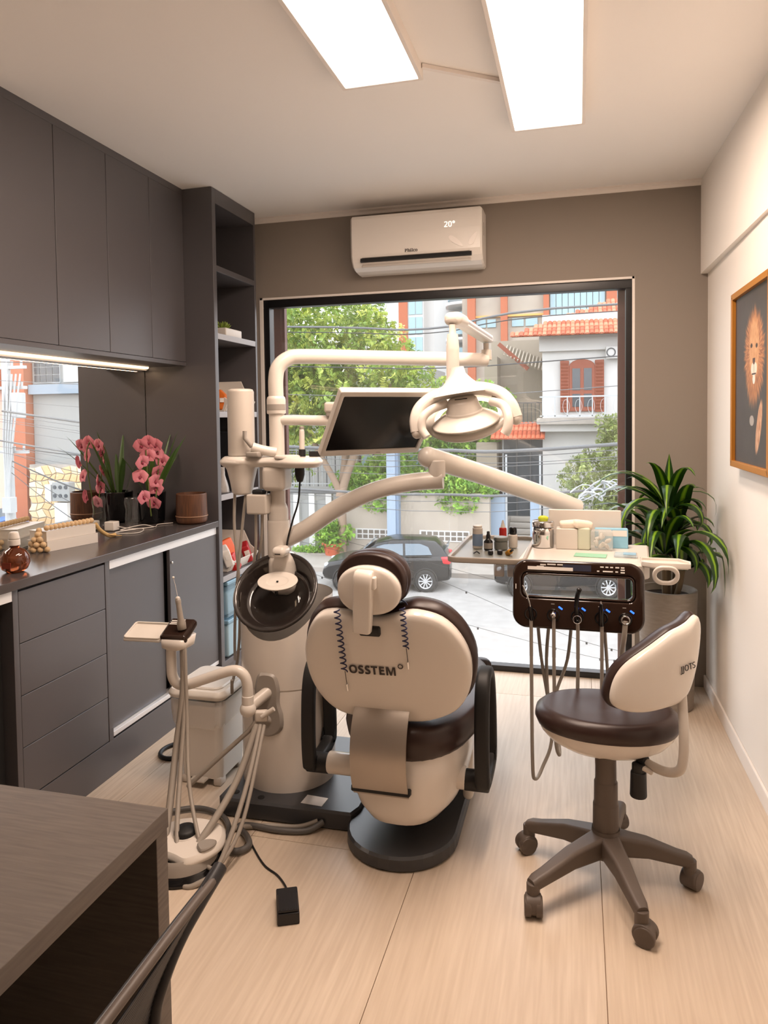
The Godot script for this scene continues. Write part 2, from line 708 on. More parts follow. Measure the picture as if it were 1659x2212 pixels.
func cabinets() -> void:
	var g: Material = M.graphite
	# wall mirror between worktop and wall cabinets
	var mi := thing("wall_mirror", "frameless wall mirror behind the worktop reflecting the street", "mirror", V(-2.32, 0.949, -2.35))
	part(mi, "backing", MB.new().box(V(-0.003, 0.42, 0), V(0.004, 0.84, 2.42)), M.gap_black)
	part(mi, "mirror_glass", MB.new().box(V(0.001, 0.42, 0), V(0.004, 0.838, 2.418)), M.mirror_silver)
	# wall cabinets
	var spots := [-3.559, -3.239, -2.897, -2.556, -2.214, -1.872, -1.53, -1.18]
	var said := ["narrow grey wall cabinet touching the tall shelf tower", "second grey wall cabinet from the tall shelf tower", "third grey wall cabinet from the tall shelf tower", "fourth grey wall cabinet from the shelf tower, cut by the picture edge"]
	for k in 4:
		var c := thing("wall_cabinet", said[k], "cabinet", V(-2.06, 1.79, spots[k]), 0, "row of grey wall cabinets")
		var wd: float = spots[k + 1] - spots[k]
		part(c, "body", MB.new().box(V(-0.142, 0.47, wd / 2), V(0.245, 0.9, wd - 0.001)), M.graphite_inside)
		part(c, "door", rslab(MB.new(), V(-0.018, 0.022, 0.0016), V(0.0, 0.915, wd - 0.0016), 0.0015), g)
	var tr := solo("cabinet_top_filler", "grey filler strip between wall cabinets and ceiling", "filler strip", rslab(MB.new(), V(-0.02, 0, 0), V(0.0, 0.034, 2.37), 0.001), g, V(-2.061, 2.706, -3.559))
	solo("cabinet_bottom_board", "grey bottom board running under all the wall cabinets", "board", rslab(MB.new(), V(-0.25, 0, 0), V(0.0, 0.02, 2.37), 0.001), g, V(-2.059, 1.79, -3.559))
	var ls := thing("under_cabinet_light", "slim warm light strip under the wall cabinets", "light strip", V(-2.285, 1.79, -2.58))
	part(ls, "housing", MB.new().box(V(-0.014, -0.01, 0), V(0.006, 0.02, 1.94)), M.alu)
	part(ls, "strip_lamp", MB.new().at(turned(V(-0.002, -0.003, -0.96), 90)).cyl(V(0, 0, 0), 0.009, 1.92, 12), M.strip_glow)
	# tall shelf tower
	var tw := thing("shelf_tower", "tall dark grey open shelf tower beside the window", "shelf", V(-1.885, 0, -3.559))
	part(tw, "side_panel", rslab(MB.new(), V(-0.43, 0, -0.038), V(0, 2.738, 0), 0.0015), g)
	part(tw, "side_panel", rslab(MB.new(), V(-0.43, 0, -0.535), V(0, 2.738, -0.513), 0.0015), g)
	part(tw, "back_panel", MB.new().box(V(-0.425, 1.37, -0.275), V(0.01, 2.72, 0.475)), M.graphite_inside)
	part(tw, "top_panel", rslab(MB.new(), V(-0.42, 2.661, -0.513), V(0, 2.738, -0.038), 0.0015), g)
	for y in [2.315, 1.95, 1.524, 1.067, 0.615]:
		var sf := part(tw, "shelf", rslab(MB.new(), V(-0.42, y - 0.016, -0.513), V(-0.003, y + 0.016, -0.038), 0.0015), g)
		part(sf, "sheen_edge", rslab(MB.new(), V(-0.003, y - 0.0155, -0.5125), V(-0.001, y + 0.0155, -0.0385), 0.0006), M.sheen_edge if y < 2.2 else g)  # shelf fronts; the lower ones have window sheen painted in, the top one is plain
	part(tw, "shelf", rslab(MB.new(), V(-0.42, 0.13, -0.513), V(-0.001, 0.16, -0.038), 0.0015), g)
	part(tw, "plinth", MB.new().box(V(-0.22, 0.065, -0.275), V(0.4, 0.13, 0.475)), g)
	solo("tower_filler", "narrow dark filler between shelf tower and window wall", "filler strip", slab(MB.new(), V(0, 0, 0), V(0.35, 2.735, 0.13)), M.graphite_inside, V(-2.32, 0, -4.229))
	# worktop
	solo("worktop", "long dark grey worktop along the mirror wall", "worktop", rslab(MB.new(), V(0, 0, 0), V(0.434, 0.032, 2.42), 0.002), M.graphite_top, V(-2.319, 0.915, -3.557))
	# base cabinets
	var d := thing("drawer_unit", "grey base unit with four flat drawers below the worktop", "drawer unit", V(-1.9, 0, -2.6))
	part(d, "body", MB.new().box(V(-0.21, 0.534, 0.2475), V(0.39, 0.755, 0.52)), M.graphite_inside)
	part(d, "side_panel", rslab(MB.new(), V(-0.4, 0.153, -0.022), V(0.0, 0.914, 0.006), 0.001), g)
	part(d, "side_panel", rslab(MB.new(), V(-0.4, 0.153, 0.492), V(0.0, 0.914, 0.518), 0.001), g)
	for k in 4:
		part(d, "drawer", rslab(MB.new(), V(-0.02, 0.157 + 0.187 * k, 0.0085), V(-0.001, 0.341 + 0.187 * k, 0.4895), 0.0015), g)
	var s := thing("sliding_door_unit", "grey base unit with two sliding doors and bright metal rails", "base cabinet", V(-1.9, 0, -3.557))
	part(s, "body", MB.new().box(V(-0.23, 0.53, 0.467), V(0.36, 0.76, 0.93)), M.gap_black)
	part(s, "sliding_door", rslab(MB.new(), V(-0.018, 0.185, 0.004), V(0.0, 0.876, 0.47), 0.0015), g)
	part(s, "sliding_door", rslab(MB.new(), V(-0.042, 0.185, 0.49), V(-0.022, 0.876, 0.934), 0.0015), g)
	part(s, "top_rail", rslab(MB.new(), V(-0.05, 0.876, 0.002), V(0.001, 0.913, 0.934), 0.001), M.alu)
	part(s, "bottom_rail", rslab(MB.new(), V(-0.05, 0.163, 0.002), V(0.0, 0.183, 0.934), 0.001), M.alu)
	var n := thing("sliding_door_unit", "grey base unit beyond the drawers, cut by the picture edge", "base cabinet", V(-1.9, 0, -2.082))
	part(n, "body", MB.new().box(V(-0.23, 0.53, 0.48), V(0.36, 0.76, 0.95)), M.gap_black)
	part(n, "sliding_door", rslab(MB.new(), V(-0.042, 0.185, 0.06), V(-0.022, 0.876, 0.9), 0.0015), g)
	part(n, "top_rail", rslab(MB.new(), V(-0.05, 0.876, 0.002), V(0.001, 0.913, 0.95), 0.001), M.alu)
	solo("plinth_board", "grey plinth board at the foot of the base units", "plinth", rslab(MB.new(), V(-0.02, 0, 0), V(0, 0.152, 2.45), 0.001), g, V(-1.902, 0, -3.557))


func desk() -> void:
	var d := thing("desk", "dark wood grain desk in the near corner", "desk", V(-0.767, 0, -1.22))
	part(d, "desktop", rslab(MB.new(), V(-0.75, 0.712, 0.0), V(0, 0.75, 1.5), 0.0015), M.desk_wood)
	part(d, "end_panel", rslab(MB.new(), V(-0.75, 0.0, 0.002), V(-0.002, 0.712, 0.04), 0.0015), M.desk_wood)
	part(d, "end_panel", rslab(MB.new(), V(-0.75, 0.0, 1.46), V(-0.002, 0.712, 1.498), 0.0015), M.desk_wood)
	part(d, "modesty_panel", rslab(MB.new(), V(-0.745, 0.0, 0.04), V(-0.73, 0.712, 1.46), 0.0015), M.graphite_inside)


func dental_chair() -> void:
	var c := thing("dental_chair", "cream backed patient chair with dark brown upholstery facing the window", "dental chair", V(-0.605, 0, -2.6))
	var flat := turned(V(-0.605, 0.026, -2.45), -90)
	var poly := PackedVector2Array()
	for k in 17:
		var a := PI + PI * k / 16
		poly.append(Vector2(cos(a) * 0.196, sin(a) * 0.196))
	poly.append_array([Vector2(0.196, 0.95), Vector2(0.17, 1.0), Vector2(-0.17, 1.0), Vector2(-0.196, 0.95)])
	part(c, "base_plate", W(c).at(flat).prism(poly, 0.052, 0.008), M.dark_base)
	part(c, "lift_column", loft(W(c), [[0.05, -0.6, -2.75, 0.13, 0.22], [0.09, -0.6, -2.75, 0.11, 0.2], [0.2, -0.6, -2.7, 0.11, 0.2]]), M.dark_base)
	part(c, "body_shell", loft(W(c), [[0.125, -0.585, -2.59, 0.0, 0.0], [0.125, -0.585, -2.59, 0.06, 0.22], [0.13, -0.585, -2.59, 0.105, 0.275], [0.148, -0.587, -2.59, 0.15, 0.305], [0.18, -0.588, -2.59, 0.182, 0.315], [0.22, -0.588, -2.59, 0.2, 0.318], [0.28, -0.588, -2.59, 0.211, 0.318], [0.33, -0.588, -2.59, 0.215, 0.312], [0.375, -0.588, -2.6, 0.21, 0.3]], 44, 2.7), M.white_gloss)
	part(c, "seat_cushion", loft(W(c), [[0.352, -0.585, -2.72, 0.19, 0.40], [0.36, -0.585, -2.72, 0.225, 0.427], [0.385, -0.585, -2.72, 0.246, 0.442], [0.42, -0.585, -2.72, 0.254, 0.447], [0.455, -0.585, -2.72, 0.247, 0.441], [0.474, -0.585, -2.72, 0.225, 0.42], [0.482, -0.585, -2.72, 0.16, 0.34], [0.48, -0.585, -2.72, 0.0, 0.0]], 44, 2.6), M.brown_leather)
	part(c, "leg_rest", W(c).at(turned(V(-0.585, 0.25, -3.19), 78)).rbox(V(0, 0, 0), V(0.42, 0.08, 0.34), 0.038, 4), M.brown_leather)
	part(c, "leg_rest_shell", W(c).at(turned(V(-0.585, 0.24, -3.13), 78)).rbox(V(0, 0, 0), V(0.34, 0.05, 0.34), 0.024, 3), M.white_gloss)
	part(c, "side_cover", W(c).rbox(V(-0.4, 0.2, -2.78), V(0.04, 0.26, 0.3), 0.018, 3), M.white_gloss)
	# backrest leaning towards the viewer
	var out: Array = [Vector2(-0.238, 0.351), Vector2(-0.268, 0.297), Vector2(-0.284, 0.226), Vector2(-0.274, 0.131), Vector2(-0.238, 0.059), Vector2(-0.183, 0.015), Vector2(-0.114, 0.003), Vector2(-0.033, -0.002), Vector2(0.045, 0.0), Vector2(0.130, 0.012), Vector2(0.217, 0.058), Vector2(0.263, 0.133), Vector2(0.273, 0.236), Vector2(0.243, 0.322), Vector2(0.187, 0.379), Vector2(0.109, 0.399), Vector2(0.056, 0.390), Vector2(-0.001, 0.372), Vector2(-0.051, 0.372), Vector2(-0.119, 0.386), Vector2(-0.194, 0.382)]
	for i in out.size():
		out[i] = Vector2(out[i].x, out[i].y / 0.955)
	var line := smooth2(out, 4)
	var back := turned(V(-0.6, 0.484, -2.31), 17.2)
	var mid := Vector2(0, 0.2)
	var shell := part(c, "backrest_shell", W(c).at(back).pillow(line, [Vector2(0, 0.016), Vector2(0.45, 0.0145), Vector2(0.75, 0.011), Vector2(0.9, 0.007), Vector2(0.965, 0.001), Vector2(0.99, -0.007), Vector2(1.0, -0.02), Vector2(1.0, -0.034), Vector2(0.9, -0.036), Vector2(0, -0.036)], mid), M.white_gloss)
	part(c, "backrest_cushion", W(c).at(back).pillow(line, [Vector2(0, -0.034), Vector2(0.98, -0.034), Vector2(1.02, -0.045), Vector2(1.045, -0.065), Vector2(1.04, -0.09), Vector2(1.0, -0.11), Vector2(0.9, -0.125), Vector2(0.5, -0.115), Vector2(0, -0.11)], mid), M.brown_leather)
	var word := text(shell, "lettering", "OSSTEM", 0.0425, W(c).home * back * Transform3D(Basis.from_euler(Vector3(0, 0, 0.02)), V(-0.045, 0.211, 0.0185)), M.print_black, "Droid Sans", 700, 0.0014)
	part(shell, "emblem_ring", W(c).at(back * turned(V(0.05, 0.234, 0.0182))).ring(ellipse(0.009, 0.009, 20), ellipse(0.0062, 0.0062, 20), 0.0012, 0.0002), M.print_black)
	# metal band from backrest to body
	var band := []
	for q in [[0.545, -2.300], [0.52, -2.272], [0.48, -2.245], [0.43, -2.228], [0.38, -2.224], [0.33, -2.231], [0.285, -2.246], [0.255, -2.262]]:
		band.append(V(-0.63, q[0], q[1]))
	part(c, "hinge_band", W(c).sweep(MB.curve(band, 4), [Vector2(-0.094, -0.003), Vector2(0.094, -0.003), Vector2(0.094, 0.003), Vector2(-0.094, 0.003)]), M.brushed_steel)
	part(c, "band_slot", W(c).at(turned(V(-0.63, 0.272, -2.262), -12)).rbox(V(0, 0, 0), V(0.2, 0.022, 0.03), 0.004, 1), M.rubber_black)
	part(c, "band_core", W(c).box(V(-0.63, 0.42, -2.295), V(0.15, 0.2, 0.04)), M.rubber_black)
	# headrest
	var hb := turned(V(-0.64, 0.953, -2.175), 4, -3)
	var hr := part(c, "headrest_plate", W(c).at(hb).pillow(ellipse(0.106, 0.08, 40, 2.15), [Vector2(0, 0.012), Vector2(0.55, 0.012), Vector2(0.85, 0.008), Vector2(0.96, 0.002), Vector2(1, -0.008), Vector2(1, -0.02), Vector2(0, -0.02)]), M.white_gloss)
	part(c, "headrest_cushion", W(c).at(hb * turned(V(0, 0.022, -0.05))).pillow(ellipse(0.118, 0.094, 40, 2.2), [Vector2(0, 0.032), Vector2(0.9, 0.03), Vector2(0.97, 0.022), Vector2(1.0, 0.008), Vector2(0.985, -0.004), Vector2(0.975, -0.008), Vector2(1.0, -0.014), Vector2(1.02, -0.03), Vector2(0.98, -0.05), Vector2(0.85, -0.062), Vector2(0, -0.07)]), M.brown_leather)
	var stem := W(c)
	var srow := []
	for q in [[0.07, 0.026, 0.01, 0.016], [0.068, 0.029, 0.014, 0.024], [0.055, 0.03, 0.02, 0.034], [0.03, 0.03, 0.022, 0.038], [-0.02, 0.03, 0.02, 0.03], [-0.1, 0.03, 0.017, 0.026], [-0.126, 0.0285, 0.017, 0.026], [-0.13, 0.024, 0.013, 0.022]]:
		var row := PackedVector3Array()
		for e in rrect(q[1] * 2, q[2] * 2, 0.008, 3):
			row.append(V(e.x, q[0], -e.y + q[3] - q[2]))
		srow.append(row)
	stem.at(turned(V(-0.648, 0.953, -2.163), 4, 0, -4))
	stem.grid(srow, true, false)
	stem.fan(srow[0], false)
	stem.fan(srow[-1], true)
	part(c, "headrest_stem", stem, M.white_gloss)
	part(c, "stem_socket", W(c).at(turned(V(-0.640, 0.822, -2.196), 17)).rbox(V(0, 0, 0), V(0.068, 0.03, 0.03), 0.004, 1), M.rubber_black)
	part(c, "headrest_latch", W(c).rbox(V(-0.612, 0.985, -2.148), V(0.014, 0.04, 0.026), 0.005, 2), M.white_gloss)
	# loop armrests
	for s in [-1, 1]:
		var ax := -0.935 if s < 0 else -0.315
		var o2: Array = [Vector2(0.13, 0.0), Vector2(0.12, 0.16), Vector2(0.075, 0.29), Vector2(0.0, 0.345), Vector2(-0.08, 0.335), Vector2(-0.125, 0.26), Vector2(-0.14, 0.12), Vector2(-0.135, 0.0), Vector2(-0.11, -0.05), Vector2(0.0, -0.06), Vector2(0.1, -0.045)]
		var outer := smooth2(o2, 4)
		part(c, "armrest", W(c).at(turned(V(ax, 0.28, -2.52), 0, 90)).ring(outer, MB.inset(outer, 0.038), 0.05, 0.012), M.rubber_black)
		part(c, "arm_sleeve", W(c).at(looking(V(ax + 0.02 * s, 0.25, -2.44), V(ax - 0.09 * s, 0.25, -2.44))).cyl(Vector3.ZERO, 0.036, 0.085, 20, 0.005), M.rubber_black)
		part(c, "arm_stub", W(c).at(looking(V(ax - 0.06 * s, 0.255, -2.44), V(ax - 0.3 * s, 0.255, -2.44))).cyl(Vector3.ZERO, 0.039, 0.16, 20, 0.006), M.white_gloss)
	# bib cord hanging over the headrest
	var b := thing("bib_clip_cord", "coiled dark blue bib cord hanging over the headrest", "cord", V(-0.64, 0.9, -2.19))
	var blue := mat("cord_blue", "20264f", 0.4)
	for q in [[-0.737, 0.895, 0.672, 0.0095, 11], [-0.523, 0.915, 0.772, 0.0085, 8]]:
		var path := []
		var n := int(q[4]) * 12
		for k in n + 1:
			var a := TAU * k / 12
			var y := lerpf(q[1], q[2], float(k) / n)
			var z: float = -2.31 + (y - 0.5) * 0.31 + 0.026 + q[3]
			path.append(V(q[0] + cos(a) * q[3], y, z + sin(a) * q[3] * 0.8))
		part(b, "coil", W(b).tube(path, 0.0023, 6), blue)
		var y1: float = q[2]
		part(b, "strap", W(b).tube([V(q[0], y1, -2.31 + (y1 - 0.5) * 0.31 + 0.03), V(q[0], y1 - 0.05, -2.31 + (y1 - 0.55) * 0.31 + 0.027)], 0.0012, 6), M.print_black)
		part(b, "clip", W(b).at(turned(V(q[0], y1 - 0.062, -2.31 + (y1 - 0.562) * 0.31 + 0.027), 17)).rbox(V(0, 0, 0), V(0.008, 0.03, 0.006), 0.003, 2), M.chrome)
	var loop := []
	for k in 13:
		var a := PI * k / 12
		loop.append(V(-0.63 - cos(a) * 0.107, 0.905 + sin(a) * 0.02, -2.215 - sin(a) * 0.015))
	part(b, "neck_loop", W(b).tube(loop, 0.002, 6), blue)


func water_unit() -> void:
	var u := thing("water_unit", "white column unit with tilted brown spittoon bowl on a dark base", "dental unit", V(-1.135, 0, -2.7))
	var slabp := PackedVector2Array([Vector2(-0.175, -0.265), Vector2(0.34, -0.255), Vector2(0.36, -0.2), Vector2(0.36, 0.35), Vector2(-0.15, 0.35), Vector2(-0.19, 0.3), Vector2(-0.19, -0.24)])
	var sl := part(u, "base_slab", W(u).at(turned(V(-1.135, 0.035, -2.7), -90)).prism(slabp, 0.07, 0.008), M.dark_base)
	part(sl, "rating_label", W(u).at(turned(V(-0.955, 0.0705, -2.5), 0, -4)).box(V(0, 0, 0), V(0.085, 0.001, 0.06)), M.print_white)
	for q in [[-1.16, -2.475], [-1.27, -2.49]]:
		part(sl, "bolt_cap", W(u).pos(q[0], 0.069, q[1]).cyl(V(0, 0, 0), 0.013, 0.003, 16, 0.001), M.rubber_black)
	var prof := []
	for q in [[0.186, 0.07], [0.186, 0.458], [0.183, 0.461], [0.183, 0.464], [0.186, 0.467], [0.186, 0.55], [0.185, 0.99]]:
		prof.append(Vector2(q[0], q[1]))
	var col := W(u).pos(-1.135, 0, -2.7).lathe(prof, 48)
	col.warp(func(p: Vector3) -> Vector3: return V(p.x, minf(p.y, clampf(0.655 + (0.186 - p.z) * 1.12, 0.3, 0.8)), p.z) if p.y > 0.56 else p)
	part(u, "column", col, M.white_gloss)
	part(u, "column_cap", W(u).rbox(V(-1.18, 0.86, -2.78), V(0.12, 0.18, 0.1), 0.04, 3), M.white_gloss)
	# tilted bowl
	var bt := turned(V(-1.166, 0.81, -2.66), 49) * Transform3D(Basis.from_scale(V(0.93, 0.93, 0.93)), Vector3.ZERO)
	part(u, "spittoon_bowl", W(u).at(bt).lathe([Vector2(0, -0.115), Vector2(0.08, -0.112), Vector2(0.14, -0.075), Vector2(0.175, -0.02), Vector2(0.187, 0.0), Vector2(0.189, 0.006), Vector2(0.186, 0.012), Vector2(0.178, 0.013), Vector2(0.168, 0.006), Vector2(0.15, -0.03), Vector2(0.12, -0.07), Vector2(0.075, -0.095), Vector2(0.02, -0.1), Vector2(0, -0.1)], 56), M.bowl_glass)
	part(u, "bowl_lip", W(u).at(bt * turned(V(0, -0.045, 0.012))).lathe([Vector2(0.128, -0.004), Vector2(0.142, 0.0), Vector2(0.144, 0.004), Vector2(0.139, 0.006), Vector2(0.126, 0.0)], 48), M.bowl_glass)
	part(u, "rinse_pipe", W(u).tube(MB.curve([V(-1.166, 0.825, -2.69), V(-1.166, 0.81, -2.67), V(-1.166, 0.79, -2.665)], 4), 0.007, 10), M.black_gloss)
	var dish := part(u, "drain_cover", W(u).at(turned(V(-1.161, 0.846, -2.68), 22)).at(turned(V(-1.161, 0.846, -2.672), 26) * Transform3D(Basis.from_scale(V(1, 1, 0.68)), Vector3.ZERO)).lathe([Vector2(0, -0.016), Vector2(0.05, -0.014), Vector2(0.078, -0.004), Vector2(0.085, 0.003), Vector2(0.083, 0.007), Vector2(0.05, 0.0045), Vector2(0.044, 0.0045), Vector2(0.04, 0.001), Vector2(0, 0.001)], 40), M.white_gloss)
	part(dish, "drain_hole", W(u).at(turned(V(-1.161, 0.848, -2.668), 26)).box(V(0, 0.001, 0), V(0.008, 0.003, 0.006)), M.rubber_black)
	var sp := part(u, "cup_filler", W(u).rbox(V(-1.163, 0.962, -2.715), V(0.058, 0.042, 0.075), 0.018, 3), M.white_gloss)
	part(sp, "filler_print", W(u).box(V(-1.163, 0.956, -2.677), V(0.024, 0.004, 0.001)), M.print_black)
	# pole with the lamp boom
	part(u, "pole_foot", W(u).pos(-1.2, 0, -2.78).lathe([Vector2(0.041, 0.86), Vector2(0.041, 1.12), Vector2(0.038, 1.135), Vector2(0.031, 1.15), Vector2(0.031, 1.3)], 28), M.white_plastic)
	part(u, "pole", W(u).pos(-1.2, 0, -2.78).lathe([Vector2(0.031, 1.3), Vector2(0.031, 1.53)], 28), M.white_plastic)
	part(u, "pole_collar", W(u).pos(-1.2, 0, -2.78).lathe([Vector2(0.03, 1.515), Vector2(0.039, 1.52), Vector2(0.039, 1.575), Vector2(0.036, 1.586), Vector2(0.031, 1.59)], 28), M.white_plastic)
	part(u, "collar_band", W(u).pos(-1.2, 0, -2.78).lathe([Vector2(0.0392, 1.532), Vector2(0.0396, 1.533), Vector2(0.0396, 1.556), Vector2(0.0392, 1.557)], 28), M.grey_plastic)
	var boom := MB.curve([V(-1.2, 1.585, -2.78), V(-1.2, 1.66, -2.78), V(-1.19, 1.71, -2.786), V(-1.155, 1.745, -2.808), V(-1.1, 1.755, -2.845), V(-0.85, 1.754, -3.008), V(-0.6, 1.752, -3.17), V(-0.4, 1.75, -3.3)], 6)
	part(u, "lamp_boom", W(u).tube(boom, 0.031, 20), M.white_plastic)
	# instrument shelf round the pole
	var sh: Array = [Vector2(-1.44, -2.76), Vector2(-1.41, -2.69), Vector2(-1.34, -2.67), Vector2(-1.27, -2.70), Vector2(-1.2, -2.70), Vector2(-1.1, -2.66), Vector2(-1.01, -2.68), Vector2(-0.99, -2.75), Vector2(-1.05, -2.84), Vector2(-1.2, -2.87), Vector2(-1.33, -2.83), Vector2(-1.42, -2.82)]
	for i in sh.size():
		sh[i] = Vector2(sh[i].x + 1.2, -(sh[i].y + 2.78))
	part(u, "instrument_shelf", W(u).at(turned(V(-1.2, 1.322, -2.78), -90)).prism(smooth2(sh, 4), 0.04, 0.014, true), M.white_plastic)
	part(u, "shelf_disc", W(u).pos(-1.135, 1.338, -2.73).lathe([Vector2(0.052, 0), Vector2(0.052, 0.008), Vector2(0.046, 0.012), Vector2(0, 0.012)], 32), M.off_white)
	part(u, "hopper", W(u).pos(-1.345, 0, -2.75).lathe([Vector2(0, 1.185), Vector2(0.03, 1.186), Vector2(0.042, 1.195), Vector2(0.05, 1.24), Vector2(0.062, 1.29), Vector2(0.078, 1.318), Vector2(0.08, 1.33), Vector2(0.07, 1.345), Vector2(0, 1.347)], 32), M.white_plastic)
	part(u, "shelf_bracket", W(u).rbox(V(-1.19, 1.255, -2.75), V(0.1, 0.1, 0.1), 0.02, 3), M.off_white)
	part(u, "valve_box", W(u).rbox(V(-1.265, 1.15, -2.735), V(0.09, 0.082, 0.06), 0.008, 2), M.off_white)
	part(u, "valve_knob", W(u).rbox(V(-1.262, 1.2, -2.735), V(0.05, 0.02, 0.05), 0.008, 2), M.rubber_black)
	part(u, "cable_plug", W(u).pos(-1.09, 1.25, -2.75).lathe([Vector2(0, -0.01), Vector2(0.012, -0.008), Vector2(0.02, 0.02), Vector2(0.02, 0.055), Vector2(0, 0.056)], 20), M.rubber_black)
	part(u, "plug_cable", W(u).tube(MB.curve([V(-1.09, 1.245, -2.75), V(-1.095, 1.16, -2.74), V(-1.12, 1.08, -2.735), V(-1.15, 0.98, -2.745), V(-1.15, 0.9, -2.76)], 6), 0.004, 8), M.rubber_black)
	# side boss on the column
	var bo: Array = [Vector2(-0.03, 0.09), Vector2(0.03, 0.09), Vector2(0.05, 0.04), Vector2(0.05, -0.02), Vector2(0.062, -0.07), Vector2(0.055, -0.125), Vector2(0.0, -0.155), Vector2(-0.055, -0.125), Vector2(-0.062, -0.07), Vector2(-0.05, -0.02), Vector2(-0.05, 0.04)]
	part(u, "boss_plate", W(u).at(turned(V(-1.145, 0.44, -2.522), 0, 0)).prism(smooth2(bo, 5), 0.03, 0.01, true), M.grey_plastic)
	part(u, "boss_knob", W(u).at(looking(V(-1.145, 0.355, -2.515), V(-1.145, 0.355, -2.4))).lathe([Vector2(0.046, 0), Vector2(0.044, 0.006), Vector2(0.034, 0.006), Vector2(0.03, 0.001), Vector2(0.02, 0.001), Vector2(0.018, 0.012), Vector2(0, 0.013)], 28), M.grey_plastic)
	# things on the shelf
	var cup := solo("cup_dispenser", "tall frosted cylinder of cups on the instrument shelf", "cup dispenser", MB.new().lathe([Vector2(0, 0), Vector2(0.053, 0), Vector2(0.055, 0.004), Vector2(0.055, 0.262), Vector2(0.05, 0.272), Vector2(0.04, 0.275), Vector2(0, 0.275)], 32), M.off_white, V(-1.345, 1.347, -2.75))
	var hp := thing("scanner_handle", "white angled handpiece lying on the instrument shelf", "handpiece", V(-1.24, 1.345, -2.72))
	part(hp, "handle", W(hp).tube(MB.curve([V(-1.275, 1.385, -2.70), V(-1.24, 1.372, -2.72), V(-1.19, 1.36, -2.745)], 6), 0.02, 14, true, []), M.white_plastic)
	part(hp, "tip", W(hp).tube([V(-1.275, 1.385, -2.70), V(-1.3, 1.42, -2.69), V(-1.3, 1.45, -2.69)], 0.009, 10), M.grey_plastic)
	part(hp, "cradle", W(hp).rbox(V(-1.265, 1.355, -2.70), V(0.055, 0.022, 0.05), 0.006, 2), M.grey_plastic)
	var sy := thing("air_syringe", "slim upright syringe with black collar on the shelf", "syringe", V(-1.09, 1.342, -2.78))
	part(sy, "body", W(sy).pos(-1.09, 1.342, -2.78).lathe([Vector2(0, 0), Vector2(0.011, 0), Vector2(0.011, 0.1), Vector2(0.008, 0.115), Vector2(0, 0.116)], 16), M.white_plastic)
	part(sy, "collar", W(sy).pos(-1.09, 1.342, -2.78).cyl(V(0, 0, 0), 0.0145, 0.03, 16, 0.002), M.rubber_black)
	part(sy, "cap", W(sy).pos(-1.09, 1.452, -2.78).cyl(V(0, 0, 0), 0.0095, 0.014, 16, 0.003), M.grey_plastic)
	solo("black_holder", "small black block beside the upright syringe", "holder", MB.new().rbox(V(0, 0.011, 0), V(0.05, 0.022, 0.035), 0.004, 2), M.rubber_black, V(-1.03, 1.342, -2.78))
	# monitor on its own arm
	var mo := thing("monitor", "white framed black screen tilted down on a swivel arm", "monitor", V(-0.738, 1.48, -2.72))
	var mt := Transform3D(Basis.from_euler(Vector3(0, 0.787, 0)) * Basis.from_euler(Vector3(0.678, 0, 0)), V(-0.738, 1.48, -2.72))
	part(mo, "frame", W(mo).at(mt).ring(rrect(0.447, 0.311, 0.008, 3), rrect(0.41, 0.262, 0.003, 3), 0.03, 0.004), M.white_plastic)
	part(mo, "screen", W(mo).at(mt).box(V(0, 0, 0.006), V(0.414, 0.266, 0.004)), M.screen_black)
	part(mo, "back_cover", W(mo).at(mt).rbox(V(0, 0, -0.012), V(0.43, 0.295, 0.03), 0.01, 2), M.white_plastic)
	part(mo, "badge", W(mo).at(mt).box(V(0.03, -0.144, 0.0155), V(0.02, 0.003, 0.0008)), M.grey_plastic)
	part(mo, "arm", W(mo).tube(MB.curve([V(-1.2, 1.492, -2.78), V(-1.1, 1.49, -2.79), V(-0.98, 1.487, -2.80), V(-0.9, 1.484, -2.79)], 5), 0.021, 16), M.white_plastic)
	part(mo, "arm_knuckle", W(mo).rbox(V(-0.945, 1.54, -2.80), V(0.09, 0.045, 0.07), 0.012, 3), M.off_white)
	part(mo, "knuckle_band", W(mo).rbox(V(-0.945, 1.512, -2.80), V(0.075, 0.02, 0.06), 0.006, 2), M.grey_plastic)
	part(mo, "swivel", W(mo).tube([V(-0.92, 1.5, -2.80), V(-0.80, 1.49, -2.77)], 0.022, 14), M.white_plastic)
	# operating lamp
	var l := thing("operating_lamp", "round white operating lamp hanging from the jointed boom", "dental lamp", V(-0.407, 1.5, -2.7))
	part(l, "boom_pin", W(l).pos(-0.40, 1.75, -3.3).lathe([Vector2(0.026, 0), Vector2(0.024, 0.045), Vector2(0.013, 0.047), Vector2(0.013, 0.075)], 20), M.off_white)
	part(l, "spring_arm", W(l).at(looking(V(-0.395, 1.845, -3.33), V(-0.443, 1.862, -2.66), Vector3.UP)).rbox(V(0, 0.31, 0), V(0.05, 0.62, 0.035), 0.008, 2), M.white_plastic)
	part(l, "arm_groove", W(l).at(looking(V(-0.395, 1.845, -3.33), V(-0.443, 1.862, -2.66), Vector3.UP)).box(V(0, 0.31, 0), V(0.0515, 0.58, 0.008)), M.grey_plastic)
	part(l, "arm_head", W(l).at(looking(V(-0.428, 1.855, -2.80), V(-0.446, 1.858, -2.62), Vector3.UP)).rbox(V(0, 0.09, 0), V(0.07, 0.13, 0.05), 0.022, 4), M.white_plastic)
	part(l, "drop_tube", W(l).pos(-0.445, 0, -2.66).lathe([Vector2(0.03, 1.6), Vector2(0.024, 1.64), Vector2(0.024, 1.74), Vector2(0.0245, 1.745), Vector2(0.02, 1.80), Vector2(0.013, 1.802), Vector2(0.013, 1.835)], 22), M.white_plastic)
	var yk := W(l)
